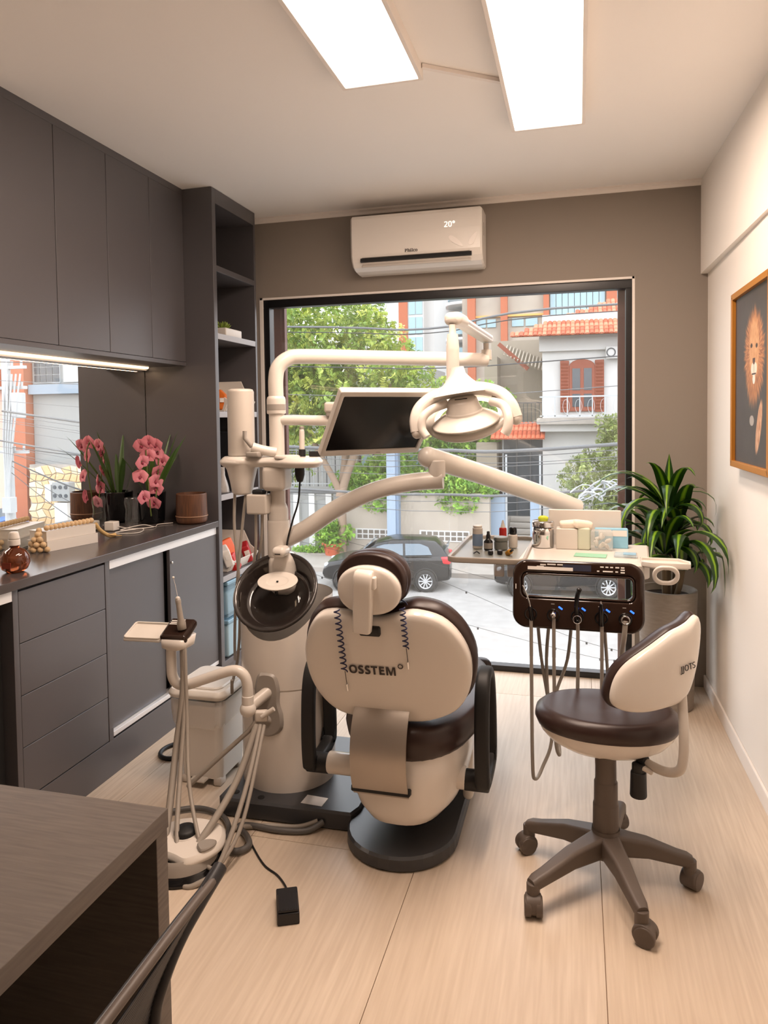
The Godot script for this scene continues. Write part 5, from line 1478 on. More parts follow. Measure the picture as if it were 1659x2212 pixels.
func tray_things() -> void:
	var y := 0.951
	var g := "things on the instrument tray"
	var t := thing("clear_tube", "clear tube with a white and blue label on the tray", "tube", V(-0.403, y, -2.99), 0, g)
	part(t, "tube", MB.new().cyl(V(0, 0, 0), 0.021, 0.086, 20, 0.003), M.off_white)
	part(t, "label", MB.new().lathe([Vector2(0.0215, 0.012), Vector2(0.0216, 0.013), Vector2(0.0216, 0.06), Vector2(0.0215, 0.061)], 20), mat("label_blue", "7d93b0", 0.4))
	part(t, "cap", MB.new().cyl(V(0, 0.086, 0), 0.019, 0.01, 20, 0.003), M.white_plastic)
	t = thing("dropper_bottle", "small black dropper bottle with white label", "bottle", V(-0.355, y, -2.955), 0, g)
	part(t, "bottle", MB.new().lathe([Vector2(0, 0), Vector2(0.016, 0), Vector2(0.018, 0.004), Vector2(0.018, 0.036), Vector2(0.01, 0.044), Vector2(0.008, 0.05), Vector2(0, 0.05)], 20), M.black_gloss)
	part(t, "label", MB.new().lathe([Vector2(0.0182, 0.008), Vector2(0.0184, 0.009), Vector2(0.0184, 0.03), Vector2(0.0182, 0.031)], 20), M.grey_plastic)
	part(t, "cap", MB.new().lathe([Vector2(0.009, 0.048), Vector2(0.009, 0.06), Vector2(0.006, 0.066), Vector2(0.006, 0.076), Vector2(0, 0.078)], 16), M.black_plastic)
	t = thing("grey_jar", "low round grey jar with matching lid", "jar", V(-0.307, y, -2.985), 0, g)
	part(t, "jar", MB.new().cyl(V(0, 0, 0), 0.028, 0.034, 24, 0.004), mat("jar_grey", "6f716c", 0.45))
	part(t, "lid", MB.new().cyl(V(0, 0.034, 0), 0.0295, 0.018, 24, 0.004), M.jar_grey)
	t = thing("red_bottle", "slim red liquid bottle with white nozzle", "bottle", V(-0.312, y, -3.12), 0, g)
	part(t, "bottle", MB.new().cyl(V(0, 0, 0), 0.016, 0.07, 20, 0.006), mat("liquid_red", "b3241d", 0.15))
	part(t, "nozzle", MB.new().lathe([Vector2(0.012, 0.068), Vector2(0.008, 0.08), Vector2(0.003, 0.1), Vector2(0, 0.1)], 16), M.white_plastic)
	t = thing("black_topped_bottle", "clear bottle with black stopper behind the grey jar", "bottle", V(-0.262, y, -3.03), 0, g)
	part(t, "bottle", MB.new().cyl(V(0, 0, 0), 0.019, 0.055, 20, 0.004), M.off_white)
	part(t, "stopper", MB.new().cyl(V(0, 0.055, 0), 0.016, 0.032, 20, 0.006), M.black_gloss)
	t = thing("amber_vial", "little amber vial lying by the white tray", "vial", V(-0.262, y, -2.86), 0, g)
	part(t, "vial", MB.new().at(turned(V(0, 0.012, 0), 65, 30)).cyl(V(0, -0.02, 0), 0.011, 0.034, 16, 0.004), mat("vial_amber", "b07a1e", 0.1))
	part(t, "neck", MB.new().at(turned(V(0, 0.012, 0), 65, 30)).cyl(V(0, 0.014, 0), 0.005, 0.02, 12, 0.001), M.black_gloss)
	for q in [[-0.335, -2.86, "dark round cap beside the dropper bottle"], [-0.3, -2.875, "second dark round cap nearer the grey jar"]]:
		var c := thing("bottle_cap", q[2], "cap", V(q[0], y, q[1]), 0, "loose caps on the tray")
		part(c, "cap", MB.new().cyl(V(0, 0, 0), 0.011, 0.016, 16, 0.003), M.black_plastic)
		part(c, "bore", MB.new().cyl(V(0, 0.0155, 0), 0.005, 0.001, 12), M.grey_plastic)
	solo("black_clip", "tiny black clip lying alone on the tray", "clip", MB.new().tube([V(-0.012, 0.003, 0.008), V(0.0, 0.01, 0), V(0.012, 0.003, 0.006)], 0.003, 6), M.black_plastic, V(-0.39, y, -2.865), g)
	t = thing("steel_canister", "polished steel lidded canister beside the white boxes", "canister", V(-0.141, 0.9525, -3.06), 0, g)
	part(t, "canister", MB.new().lathe([Vector2(0, 0), Vector2(0.04, 0), Vector2(0.044, 0.005), Vector2(0.044, 0.052), Vector2(0.0455, 0.054), Vector2(0.0455, 0.058), Vector2(0.044, 0.06), Vector2(0.044, 0.088), Vector2(0, 0.088)], 32), M.chrome)
	part(t, "lid", MB.new().lathe([Vector2(0.0455, 0.086), Vector2(0.0455, 0.104), Vector2(0.042, 0.11), Vector2(0.0, 0.112)], 32), M.chrome)
	part(t, "green_tab", MB.new().at(turned(V(0.0, 0.118, -0.01))).ball(V(0, 0, 0), V(0.022, 0.012, 0.012), 12), mat("tab_lime", "c7d233", 0.4))
	t = thing("tissue_box", "open white box with folded gauze showing", "box", V(-0.045, 0.9525, -3.05), 0, g)
	part(t, "carton", MB.new().rbox(V(0, 0.042, 0), V(0.088, 0.084, 0.06), 0.004, 1), M.white_plastic)
	part(t, "gauze", MB.new().at(turned(V(0.006, 0.098, -0.002), 8, 10, 5)).rbox(V(0, 0, 0), V(0.07, 0.03, 0.045), 0.01, 3), mat("gauze_cream", "eadccb", 0.95))
	t = thing("gauze_pack", "pale green clear pack of gauze beside the white box", "pack", V(0.022, 0.9525, -3.04), 0, g)
	part(t, "pack", MB.new().rbox(V(0, 0.045, 0), V(0.05, 0.09, 0.05), 0.008, 2), mat("pack_green", "c8cbb6", 0.4))
	part(t, "gauze_top", MB.new().at(turned(V(-0.005, 0.1, -0.004), 0, 20, -8)).rbox(V(0, 0, 0), V(0.075, 0.034, 0.05), 0.012, 3), M.gauze_cream)
	t = thing("cotton_box", "clear box of white cotton rolls at the splash panel", "box", V(0.09, 0.9525, -3.035), 0, g)
	part(t, "box", MB.new().rbox(V(0, 0.04, 0), V(0.085, 0.08, 0.06), 0.004, 1), glass("box_clear", "dfe6e4", 0.3, 0.08))
	rng.seed = 4
	for k in 9:
		part(t, "cotton_roll", MB.new().at(turned(V(rng.randf_range(-0.025, 0.025), 0.014 + k * 0.005, rng.randf_range(-0.014, 0.014)), rng.randf_range(0, 180), rng.randf_range(0, 180))).ball(V(0, 0, 0), V(0.009, 0.016, 0.009), 8), M.white_plastic)
	solo("green_napkin", "flat mint green napkin on the white tray", "napkin", MB.new().at(turned(V(0, 0.002, 0), 0, -6)).rbox(V(0, 0, 0), V(0.12, 0.003, 0.07), 0.001, 1), mat("mint", "8fc2a6", 0.9), V(0.045, 0.9525, -2.90), g)
	t = thing("blister_pack", "clear and blue blister pack at the tray end", "pack", V(0.175, 0.9525, -2.91), 0, g)
	part(t, "film", MB.new().at(turned(V(0, 0.006, 0), 0, -4)).rbox(V(0, 0, 0), V(0.085, 0.01, 0.07), 0.003, 1), glass("film_clear", "d4e2e8", 0.4, 0.1))
	part(t, "card", MB.new().at(turned(V(0.014, 0.0125, 0.004), 0, -4)).box(V(0, 0, 0), V(0.045, 0.001, 0.05)), mat("card_blue", "86aec4", 0.5))
	t = thing("glove_box", "blue and white printed box on the far end of the tray", "box", V(0.13, 0.9525, -3.095), 0, g)
	part(t, "carton", MB.new().rbox(V(0, 0.04, 0), V(0.13, 0.08, 0.035), 0.003, 1), mat("carton_sky", "8cc0d8", 0.5))
	part(t, "white_band", MB.new().box(V(0.005, 0.062, 0.018), V(0.11, 0.024, 0.001)), M.print_white)


func office_chair() -> void:
	var c := thing("office_chair", "black mesh backed office chair pulled up to the desk", "office chair", V(-0.62, 0, -0.53))
	var rail := []
	for k in 21:
		var u := k / 20.0
		rail.append(V(-0.497 + 0.012 * sin(PI * u), 0.862 - 0.012 * pow(absf(u - 0.5) * 2.0, 4.0), lerpf(-0.925, -0.135, u)))
	part(c, "back_rail", W(c).tube(rail, 0.0062, 12), M.stool_brown)
	part(c, "rail_seam", W(c).tube(rail.map(func(p: Vector3) -> Vector3: return p + V(-0.0085, -0.002, 0)), 0.0035, 8), M.black_plastic)
	var rib := W(c)
	for k in 60:
		var t := k / 59.0
		var yy := lerpf(0.852, 0.48, t)
		var path := []
		var wd := 0.25 + 0.14 * pow(clampf(1.0 - t * 4.0, 0.0, 1.0), 2.0)
		for j in 11:
			var u := j / 10.0
			path.append(V(-0.5 + 0.018 * sin(PI * u) - 0.03 * sin(PI * t), yy - 0.008 * sin(PI * u), -0.53 + lerpf(-wd, wd, u)))
		rib.tube(path, 0.0024, 5)
	var me := part(c, "back_mesh", rib, M.black_plastic)
	me.set_meta("kind", "stuff")
	for s in [-1, 1]:
		var side := []
		for q in [[0.862, 0.39], [0.845, 0.335], [0.825, 0.29], [0.79, 0.262], [0.74, 0.252], [0.62, 0.25], [0.5, 0.25]]:
			side.append(V(-0.497 - 0.03 * sin(PI * (0.862 - q[0]) / 0.38), q[0] - 0.004, -0.53 + s * q[1]))
		part(c, "side_post", W(c).tube(MB.curve(side, 5), 0.0105, 10), M.black_plastic)
	part(c, "lower_rail", W(c).tube([V(-0.5, 0.49, -0.79), V(-0.485, 0.475, -0.53), V(-0.5, 0.49, -0.27)], 0.014, 10), M.black_plastic)
	part(c, "back_spine", W(c).tube(MB.curve([V(-0.47, 0.56, -0.53), V(-0.46, 0.45, -0.53), V(-0.52, 0.38, -0.53), V(-0.66, 0.36, -0.53)], 5), 0.025, 10), M.black_plastic)
	part(c, "seat", W(c).rbox(V(-0.74, 0.44, -0.53), V(0.46, 0.07, 0.48), 0.03, 3), M.black_plastic)
	part(c, "gas_column", W(c).pos(-0.72, 0.08, -0.53).cyl(V(0, 0, 0), 0.028, 0.33, 16, 0.003), M.black_plastic)
	for k in 5:
		var a := TAU * k / 5 + 0.3
		var e := V(-0.72 + cos(a) * 0.28, 0, -0.53 + sin(a) * 0.28)
		part(c, "leg", W(c).tube([V(-0.72, 0.1, -0.53), e + V(0, 0.07, 0)], 0.02, 8), M.black_plastic)
		part(c, "caster", W(c).ball(e + V(0, 0.028, 0), V(0.028, 0.028, 0.028), 12), M.black_plastic)


func sprig(n: int, length: float, leaf: float, droop: float) -> ArrayMesh:
	# a twig of small folded leaves along a drooping line
	var m := MB.new()
	var r := RandomNumberGenerator.new()
	r.seed = 5 + n
	for k in n:
		var t := float(k) / maxf(n - 1, 1)
		var o := V(0, t * length - droop * t * t * length, t * length * 0.5)
		for s in [-1, 1]:
			var out := V(s * 0.9, 0.25 - t * 0.3, 0.35).normalized()
			out = (out + V(r.randf() - 0.5, r.randf() - 0.5, r.randf() - 0.5) * 0.5).normalized()
			var side := out.cross(V(0, 0.4, 1)).normalized() * leaf * 0.2
			var l := leaf * (0.75 + 0.5 * r.randf())
			var mid := o + out * l * 0.5 + V(0, leaf * 0.08, 0)
			var tip := o + out * l - V(0, leaf * 0.12, 0)
			m.tri(o, mid + side, tip)
			m.tri(o, tip, mid - side)
	return m.mesh()


func foliage(parent: Node3D, called: String, twig: ArrayMesh, m: Material, blobs: Array, count: int, size: float, tints: Array, seed_ := 1) -> void:
	# blobs of [centre, radii]; twigs stand outwards and lie mostly near the surface of the blobs
	var r := RandomNumberGenerator.new()
	r.seed = seed_
	var mm := MultiMesh.new()
	mm.transform_format = MultiMesh.TRANSFORM_3D
	mm.use_colors = true
	mm.mesh = twig
	mm.instance_count = count
	var total := 0.0
	for b in blobs:
		total += pow(b[1].x * b[1].y * b[1].z, 0.66)
	for i in count:
		var pick := r.randf() * total
		var b: Array = blobs[-1]
		for q in blobs:
			pick -= pow(q[1].x * q[1].y * q[1].z, 0.66)
			if pick <= 0.0:
				b = q
				break
		var d := V(r.randfn(), r.randfn(), r.randfn()).normalized()
		var rad := pow(r.randf(), 0.3)
		var p: Vector3 = b[0] + d * b[1] * rad
		var up := (d * 0.8 + V(r.randfn(), r.randfn() + 0.3, r.randfn()) * 0.5).normalized()
		var t := looking(p, p + up)
		var s := size * r.randf_range(0.7, 1.35)
		t.basis = t.basis.rotated(up, r.randf() * TAU).scaled(V(s, s, s))
		mm.set_instance_transform(i, t)
		var c: Color = tints[r.randi() % tints.size()]
		mm.set_instance_color(i, c * r.randf_range(0.8, 1.2))
	var o := MultiMeshInstance3D.new()
	o.multimesh = mm
	o.material_override = m
	o.name = called
	o.set_meta("kind", "stuff")
	parent.add_child(o, true)


func tree(called: String, label: String, at: Vector3, forks: Array, blobs: Array, count: int, size: float, tints: Array, thick: float, seed_: int) -> Node3D:
	var t := thing(called, label, "tree", at)
	var tr := MB.new()
	for f in forks:
		var sc := []
		var path := MB.curve(f, 5)
		for k in path.size():
			sc.append(lerpf(1.0, 0.45, float(k) / path.size()))
		tr.tube(path, thick, 9, true, sc)
	part(t, "trunk", tr, M.bark)
	foliage(t, "foliage", M.twig, M.leaf, blobs, count, size, tints, seed_)
	return t


func street() -> void:
	M.twig = sprig(7, 0.34, 0.17, 0.25)
	var lf := mat("leaf", "ffffff", 0.55)
	lf.vertex_color_use_as_albedo = true
	lf.backlight_enabled = true
	lf.backlight = Color(0.55, 0.62, 0.3)
	var asphalt := mat("asphalt", "ffffff", 0.9)
	asphalt.albedo_texture = noise_tex(256, 256, 9.0, Color("85827f"), Color("96938f"), 1.0, 1.0, 5, 31)
	triplanar(asphalt, V(0.25, 0.25, 0.25))
	var conc := mat("concrete", "ffffff", 0.9)
	conc.albedo_texture = noise_tex(256, 256, 5.0, Color("8a837b"), Color("a29b93"), 1.0, 1.0, 5, 33)
	triplanar(conc, V(0.2, 0.2, 0.2))
	var ren := mat("cream_render", "ffffff", 0.9)
	ren.albedo_texture = noise_tex(256, 256, 4.0, Color("a0968a"), Color("b0a699"), 1.0, 1.0, 5, 35)
	triplanar(ren, V(0.18, 0.18, 0.18))
	mat("white_render", "c4c3c1", 0.9)
	mat("beige_render", "94897a", 0.9)
	mat("grey_render", "939492", 0.9)
	mat("orange_paint", "a85f42", 0.8)
	mat("pink_paint", "d9b0a0", 0.8)
	mat("timber_red", "843f27", 0.6)
	var tile := mat("clay_tile", "b75c3b", 0.8)
	mat("clay_tile_pale", "c27253", 0.8)
	mat("clay_tile_dark", "a54b2c", 0.8)
	mat("bark", "8d7866", 0.9)
	mat("blue_paint", "8fa0b3", 0.5)
	mat("blue_paint_dark", "6f8299", 0.5)
	mat("dark_pane", "39424a", 0.15)
	mat("blue_pane", "8aa7b0", 0.1)
	mat("wire_grey", "646566", 0.8)
	mat("wire_dark", "3c3d3f", 0.8)
	mat("terracotta", "b65a3c", 0.8)
	mat("iron_white", "a9acae", 0.7)
	mat("iron_dark", "44474b", 0.6)
	mat("stone_a", "dcc39c", 0.9)
	mat("stone_b", "cfae82", 0.9)
	mat("stone_c", "e5d0ae", 0.9)
	mat("car_black", "0d0f13", 0.22)
	mat("car_blue", "3f74c0", 0.15).clearcoat_enabled = true
	mat("car_window", "5d6a74", 0.05)
	mat("tail_red", "c2202a", 0.15)
	mat("tyre", "1d1d1e", 0.8)
	mat("alloy", "d0d2d4", 0.25, 0.8)
	var greens := [Color(0.26, 0.36, 0.07), Color(0.36, 0.44, 0.09), Color(0.44, 0.47, 0.10), Color(0.19, 0.29, 0.06)]
	var hedge := [Color(0.22, 0.40, 0.05), Color(0.32, 0.48, 0.07), Color(0.16, 0.32, 0.05)]
	var olive := [Color(0.24, 0.29, 0.09), Color(0.34, 0.38, 0.14), Color(0.16, 0.21, 0.06)]
	# ground
	struct("road", MB.new().box(V(4, -3.5, -13.2), V(90, 0.2, 17.2)), M.asphalt)
	var pv := struct("pavement", MB.new().box(V(4, -3.42, -35), V(90, 0.24, 26.6)), M.concrete)
	part(pv, "kerb", MB.new().box(V(4, -3.38, -21.72), V(90, 0.24, 0.16)), M.concrete)
	struct("pavement_near", MB.new().box(V(4, -3.45, -4.9), V(90, 0.3, 1.4)), M.concrete)
	# garden wall with vents and hanging green
	var w := thing("garden_wall", "cream street wall with two rows of vent holes", "wall", V(-5.5, -3.3, -24.7))
	part(w, "wall_body", W(w).box(V(-5.5, -2.3, -24.72), V(5.2, 2.2, 0.4)), M.cream_render)
	part(w, "coping", W(w).rbox(V(-5.5, -1.18, -24.72), V(5.24, 0.07, 0.46), 0.02, 1), M.cream_render)
	for g in [[-7.6, 7], [-5.29, 8]]:
		for k in g[1]:
			for j in 2:
				part(w, "vent", W(w).box(V(g[0] + 0.12 + k * 0.21, -2.54 - j * 0.17, -24.50), V(0.165, 0.125, 0.02)), mat("vent_hole", "6d655d", 0.9))
		part(w, "vent_surround", W(w).box(V(g[0] + g[1] * 0.105, -2.625, -24.51), V(g[1] * 0.21 + 0.06, 0.38, 0.03)), M.white_render)
	for q in [[-6.9, 1.15], [-4.1, 1.2]]:
		var h := thing("trailing_hedge", "bright green hedge spilling over the cream wall " + ("behind the blue post" if q[0] < -5 else "beside the blue gate"), "hedge", V(q[0], -1.15, -24.8), 0, "hedges on the garden wall")
		foliage(h, "foliage", M.twig, M.leaf, [[V(-0.4, 0.25, 0), V(q[1], 0.42, 0.45)], [V(0.5, 0.12, 0.05), V(q[1] * 0.8, 0.35, 0.42)], [V(0.2, -0.25, 0.25), V(0.7, 0.32, 0.16)]], 620, 0.75, hedge, 11)
	var sh := thing("garden_shrub", "rounded green shrub behind the cream wall under the tree", "shrub", V(-7.4, -1.0, -25.6))
	foliage(sh, "foliage", M.twig, M.leaf, [[V(0, 0.35, 0), V(1.0, 0.55, 0.6)], [V(0.7, 0.75, 0), V(0.6, 0.4, 0.5)]], 420, 0.8, hedge, 12)
	# blue post
	var bp := thing("steel_post", "pale blue steel post standing in front of the cream wall", "post", V(-6.1, -3.3, -23.9))
	part(bp, "post_face", W(bp).box(V(-6.13, -0.9, -23.8), V(0.3, 4.8, 0.08)), M.blue_paint)
	part(bp, "post_web", W(bp).box(V(-5.95, -0.9, -23.95), V(0.14, 4.8, 0.3)), M.blue_paint_dark)
	# gate posts and lawn at the far end
	var gp := thing("white_gate", "white panelled gate with square posts beside the lawn strip", "gate", V(-9.6, -3.3, -24.8))
	for x in [-10.6, -9.95, -9.35, -8.7]:
		part(gp, "gate_post", W(gp).box(V(x, -2.25, -24.8), V(0.22, 2.1, 0.22)), M.white_render)
	for x in [-10.28, -9.65, -9.02]:
		part(gp, "gate_panel", W(gp).box(V(x, -2.4, -24.85), V(0.46, 1.8, 0.04)), M.grey_render)
	part(gp, "gate_rail", W(gp).rbox(V(-9.3, -1.2, -24.72), V(3.4, 0.1, 0.12), 0.03, 1), M.wire_grey)
	var gf := thing("iron_fence", "white scrolled iron fence above the far gate", "fence", V(-9.7, -1.1, -25.4))
	for k in 14:
		part(gf, "bar", W(gf).box(V(-10.7 + k * 0.17, -0.35, -25.4), V(0.03, 1.4, 0.03)), M.iron_white if k % 2 else M.iron_dark)
	for y in [-0.95, 0.3]:
		part(gf, "rail", W(gf).box(V(-9.6, y, -25.4), V(2.4, 0.04, 0.04)), M.iron_white)
	var lawn := thing("lawn_strip", "small patch of bright lawn at the gate", "lawn", V(-9.3, -3.3, -24.2))
	part(lawn, "kerb_edge", W(lawn).box(V(-9.2, -3.29, -24.2), V(1.4, 0.06, 0.7)), M.concrete)
	foliage(lawn, "grass", sprig(3, 0.1, 0.1, 0.1), M.leaf, [[V(0.1, 0.06, 0), V(0.65, 0.1, 0.3)]], 500, 0.9, hedge, 15)
	var tp := thing("terracotta_planter", "terracotta trough with lush fern beside the cream wall", "planter", V(-8.3, -3.3, -23.95))
	part(tp, "trough", W(tp).pos(-8.3, -3.3, -23.95).lathe([Vector2(0.26, 0), Vector2(0.36, 0.36), Vector2(0.39, 0.36), Vector2(0.39, 0.43), Vector2(0.33, 0.43), Vector2(0.32, 0.36), Vector2(0, 0.36)], 24), M.terracotta)
	foliage(tp, "fern", M.twig, M.leaf, [[V(0, 0.7, 0), V(0.5, 0.4, 0.4)]], 190, 0.8, hedge, 16)
	# house with shutters
	var hs := thing("white_house", "white two storey house with red shutters and tiled hip roof", "house", V(0.8, -3.3, -27))
	part(hs, "wall", W(hs).box(V(2.4, 0.9, -28.6), V(7.3, 8.4, 3.0)), M.white_render)
	part(hs, "cornice", W(hs).box(V(2.4, 4.05, -27.0), V(7.5, 0.55, 0.25)), M.white_render)
	part(hs, "balcony_slab", W(hs).box(V(2.3, 1.27, -26.6), V(7.4, 0.22, 1.1)), M.concrete)
	part(hs, "balcony_beam", W(hs).box(V(2.3, 1.03, -26.75), V(7.2, 0.26, 0.7)), M.white_render)
	var bal := part(hs, "balustrade", W(hs).box(V(2.3, 2.12, -26.15), V(7.2, 0.05, 0.05)), M.iron_white)
	part(bal, "bottom_rail", W(hs).box(V(2.3, 1.45, -26.15), V(7.2, 0.035, 0.035)), M.iron_white)
	for k in 12:
		part(bal, "baluster", W(hs).box(V(-1.2 + k * 0.42, 1.77, -26.15), V(0.035, 0.7, 0.035)), M.iron_white)
	for k in 7:
		var c := -0.5 + k * 0.42
		part(bal, "scroll", W(hs).at(turned(V(c + 0.1, 1.78, -26.15))).ring(ellipse(0.12, 0.25, 18), ellipse(0.107, 0.237, 18), 0.02, 0.002), M.iron_white)
	# arched door
	var arch := PackedVector2Array([Vector2(-0.45, -0.95), Vector2(0.45, -0.95), Vector2(0.45, 0.62)])
	for k in 9:
		var a := PI * k / 8
		arch.append(Vector2(cos(a) * 0.45, 0.66 + sin(a) * 0.26))
	arch.append(Vector2(-0.45, 0.62))
	var dr := part(hs, "door_frame", W(hs).at(turned(V(0.14, 2.55, -27.06))).prism(arch, 0.12, 0.02), M.timber_red)
	for s in [-1, 1]:
		part(dr, "pane", W(hs).box(V(0.14 + s * 0.2, 2.75, -26.99), V(0.27, 0.78, 0.02)), M.dark_pane)
		part(dr, "pane", W(hs).box(V(0.14 + s * 0.2, 2.0, -26.99), V(0.27, 0.46, 0.02)), M.dark_pane)
		var sht := part(hs, "shutter", W(hs).at(turned(V(0.14 + s * 0.6, 2.5, -26.98), 0, -s * 20)).rbox(V(0, 0, 0), V(0.32, 1.85, 0.05), 0.01, 1), M.timber_red)
		for k in 14:
			part(sht, "slat", W(hs).at(turned(V(0.14 + s * 0.6, 1.7 + k * 0.122, -26.94), 25, -s * 20)).box(V(0, 0, 0), V(0.25, 0.09, 0.012)), M.timber_red)
	var ac := part(hs, "outdoor_fan_unit", W(hs).rbox(V(1.3, 3.65, -26.85), V(0.72, 0.42, 0.3), 0.03, 1), M.white_render)
	part(ac, "fan_grille", W(hs).at(turned(V(1.12, 3.65, -26.69))).ring(ellipse(0.16, 0.16, 20), ellipse(0.12, 0.12, 20), 0.02, 0.003), M.iron_dark)
	# roof tiles: a barrel tile, three tones
	var tm := MB.new()
	var rows := []
	for k in 2:
		var row := PackedVector3Array()
		for j in 7:
			var a := PI * j / 6
			row.append(V(-cos(a) * 0.08, sin(a) * 0.06 + (0.012 if k == 0 else 0.0), 0.18 if k == 0 else -0.18))
		rows.append(row)
	tm.grid(rows)
	tm.tri(rows[0][0], rows[0][6], rows[0][3])
	var tile_mesh := tm.mesh()
	var tones := [M.clay_tile, M.clay_tile_pale, M.clay_tile_dark]
	var rf := part(hs, "roof_deck", W(hs).at(turned(V(2.4, 4.28, -26.3), 22.3)).prism(PackedVector2Array([Vector2(-4.65, 0), Vector2(4.6, 0), Vector2(4.6, 0.02), Vector2(-4.65, 0.02)]), 0.02), M.timber_red)
	var deck := MB.new()
	deck.home = hs.transform.affine_inverse()
	deck.xf = deck.home
	deck.tri(V(-2.3, 4.26, -26.15), V(4.0, 6.78, -30.51), V(6.2, 4.26, -26.15))
	deck.tri(V(-2.3, 4.24, -26.15), V(6.2, 4.24, -26.15), V(4.0, 6.76, -30.51))
	rf.mesh = deck.mesh()
	var slope := deg_to_rad(30.0)
	for i in 34:
		var x := -2.25 + i * 0.16
		var reach := (x + 2.3) * 0.8
		var n := mini(int(reach / 0.3) + 1, 14)
		for j in n:
			var o := part(rf, "roof_tile", tile_mesh, tones[(i * 7 + j * 5 + i * j) % 3])
			var d := 0.12 + j * 0.3
			o.transform = W(hs).home * turned(V(x, 4.27 + sin(slope) * d, -26.15 - cos(slope) * d), rad_to_deg(slope))
	# lower roof over the entrance and its dark door
	var en := thing("entrance_porch", "clay tiled porch roof over dark glass entrance doors", "porch", V(-2.1, -3.3, -27))
	var pd := part(en, "porch_deck", W(en).at(turned(V(-2.1, 0.92, -26.9), 27)).box(V(0, 0, 0), V(1.9, 0.03, 1.2)), M.timber_red)
	for i in 12:
		for j in 4:
			var o := part(pd, "roof_tile", tile_mesh, tones[(i * 3 + j * 5) % 3])
			o.transform = W(en).home * turned(V(-2.98 + i * 0.16, 0.70 + j * 0.136, -26.42 - j * 0.267), 27)
	part(en, "side_wall", W(en).box(V(-3.25, -1.5, -27.0), V(0.75, 4.0, 0.6)), M.beige_render)
	for s in [-1, 0, 1]:
		part(en, "glass_door", W(en).box(V(-1.95 + s * 0.5, -0.8, -27.3), V(0.46, 2.9, 0.05)), M.dark_pane)
	for s in [-1.5, -0.5, 0.5, 1.5]:
		part(en, "mullion", W(en).box(V(-1.95 + s * 0.5, -0.8, -27.25), V(0.05, 2.9, 0.08)), M.iron_dark if absf(s) < 1 else M.iron_white)
	part(en, "porch_floor", W(en).box(V(-2.0, -2.5, -27.0), V(2.0, 0.5, 1.2)), M.concrete)
	var st := thing("stone_steps", "grey stone steps between the two blue gate leaves", "steps", V(-2.0, -3.3, -25.8))
	for k in 6:
		part(st, "step", W(st).rbox(V(-2.0, -3.2 + k * 0.19, -25.4 - k * 0.22), V(0.75, 0.17, 0.34), 0.02, 1), M.concrete)
	for q in [[-2.72, "wide blue sheet gate leaf beside the cream wall", 0.66], [-1.42, "narrow blue sheet gate leaf beyond the steps", 0.34]]:
		var ga := thing("blue_gate_leaf", q[1], "gate", V(q[0], -3.3, -25.2), 0, "blue gate leaves")
		part(ga, "sheet", W(ga).box(V(q[0], -2.3, -25.2), V(q[2], 2.1, 0.04)), M.blue_paint)
		part(ga, "frame_post", W(ga).box(V(q[0] + q[2] / 2, -1.6, -25.18), V(0.06, 3.5, 0.06)), M.iron_white)
		part(ga, "frame_rail", W(ga).box(V(q[0], -1.25, -25.17), V(q[2], 0.06, 0.05)), M.blue_paint_dark)
	# set back beige house with a pergola
	var bh := thing("beige_house", "beige set back house with timber pergola under its eave", "house", V(-2.2, -3.3, -31))
	part(bh, "wall", W(bh).box(V(-2.1, 0.6, -31.0), V(2.6, 7.8, 2.4)), M.beige_render)
	part(bh, "side_wall", W(bh).box(V(-3.3, 0.2, -30.2), V(0.5, 7.2, 3.0)), M.beige_render)
	part(bh, "balcony_floor", W(bh).box(V(-2.2, 1.15, -29.2), V(2.0, 0.14, 1.0)), M.iron_white)
	for k in 13:
		part(bh, "railing_bar", W(bh).box(V(-3.1 + k * 0.15, 1.58, -28.75), V(0.025, 0.75, 0.025)), M.iron_dark)
	part(bh, "railing_top", W(bh).box(V(-2.2, 1.97, -28.75), V(1.95, 0.05, 0.05)), M.iron_dark)
	for k in 12:
		part(bh, "pergola_beam", W(bh).at(turned(V(-2.75 + k * 0.13, 4.05 - k * 0.055, -29.0), 18, 0, -20)).box(V(0, 0, 0), V(0.05, 0.06, 1.7)), M.beige_render)
	part(bh, "fascia", W(bh).at(turned(V(-2.4, 3.75, -28.4), 0, 0, -42)).box(V(0, 0, 0), V(1.5, 0.16, 0.1)), M.timber_red)
	# tower block with orange pillars
	var tb := thing("orange_pillar_block", "tall pale apartment block with orange pillars and glazed balconies", "building", V(-2, -3.3, -39))
	part(tb, "wall", W(tb).box(V(-0.6, 4.5, -40.0), V(10.6, 15.6, 3.2)), M.cream_render)
	for q in [[-5.37, 0.4], [-3.68, 0.34], [-1.55, 0.28], [1.63, 0.5]]:
		part(tb, "pillar", W(tb).box(V(q[0], 6.5, -38.2), V(q[1], 11.0, 0.4)), M.orange_paint)
	for y in [4.9, 7.0, 9.3]:
		part(tb, "floor_band", W(tb).box(V(-3.4, y - 0.35, -38.35), V(3.6, 0.1, 0.2)), mat("ochre", "d8a35c", 0.8))
	for q in [[-4.9, 6.3, 0.5], [-4.35, 6.3, 0.45], [-3.0, 6.3, 0.6], [-2.3, 6.3, 0.6]]:
		part(tb, "window", W(tb).box(V(q[0], q[1], -38.36), V(q[2], 0.42, 0.05)), M.blue_pane)
	for k in 9:
		part(tb, "balcony_pane", W(tb).box(V(-1.22 + k * 0.3, 7.6, -38.3), V(0.27, 2.2, 0.05)), M.blue_pane)
		part(tb, "balcony_pane", W(tb).box(V(-1.22 + k * 0.3, 5.85, -38.3), V(0.27, 0.95, 0.05)), M.dark_pane)
	part(tb, "balcony_edge", W(tb).box(V(0.0, 6.4, -38.0), V(2.8, 0.12, 0.6)), M.white_render)
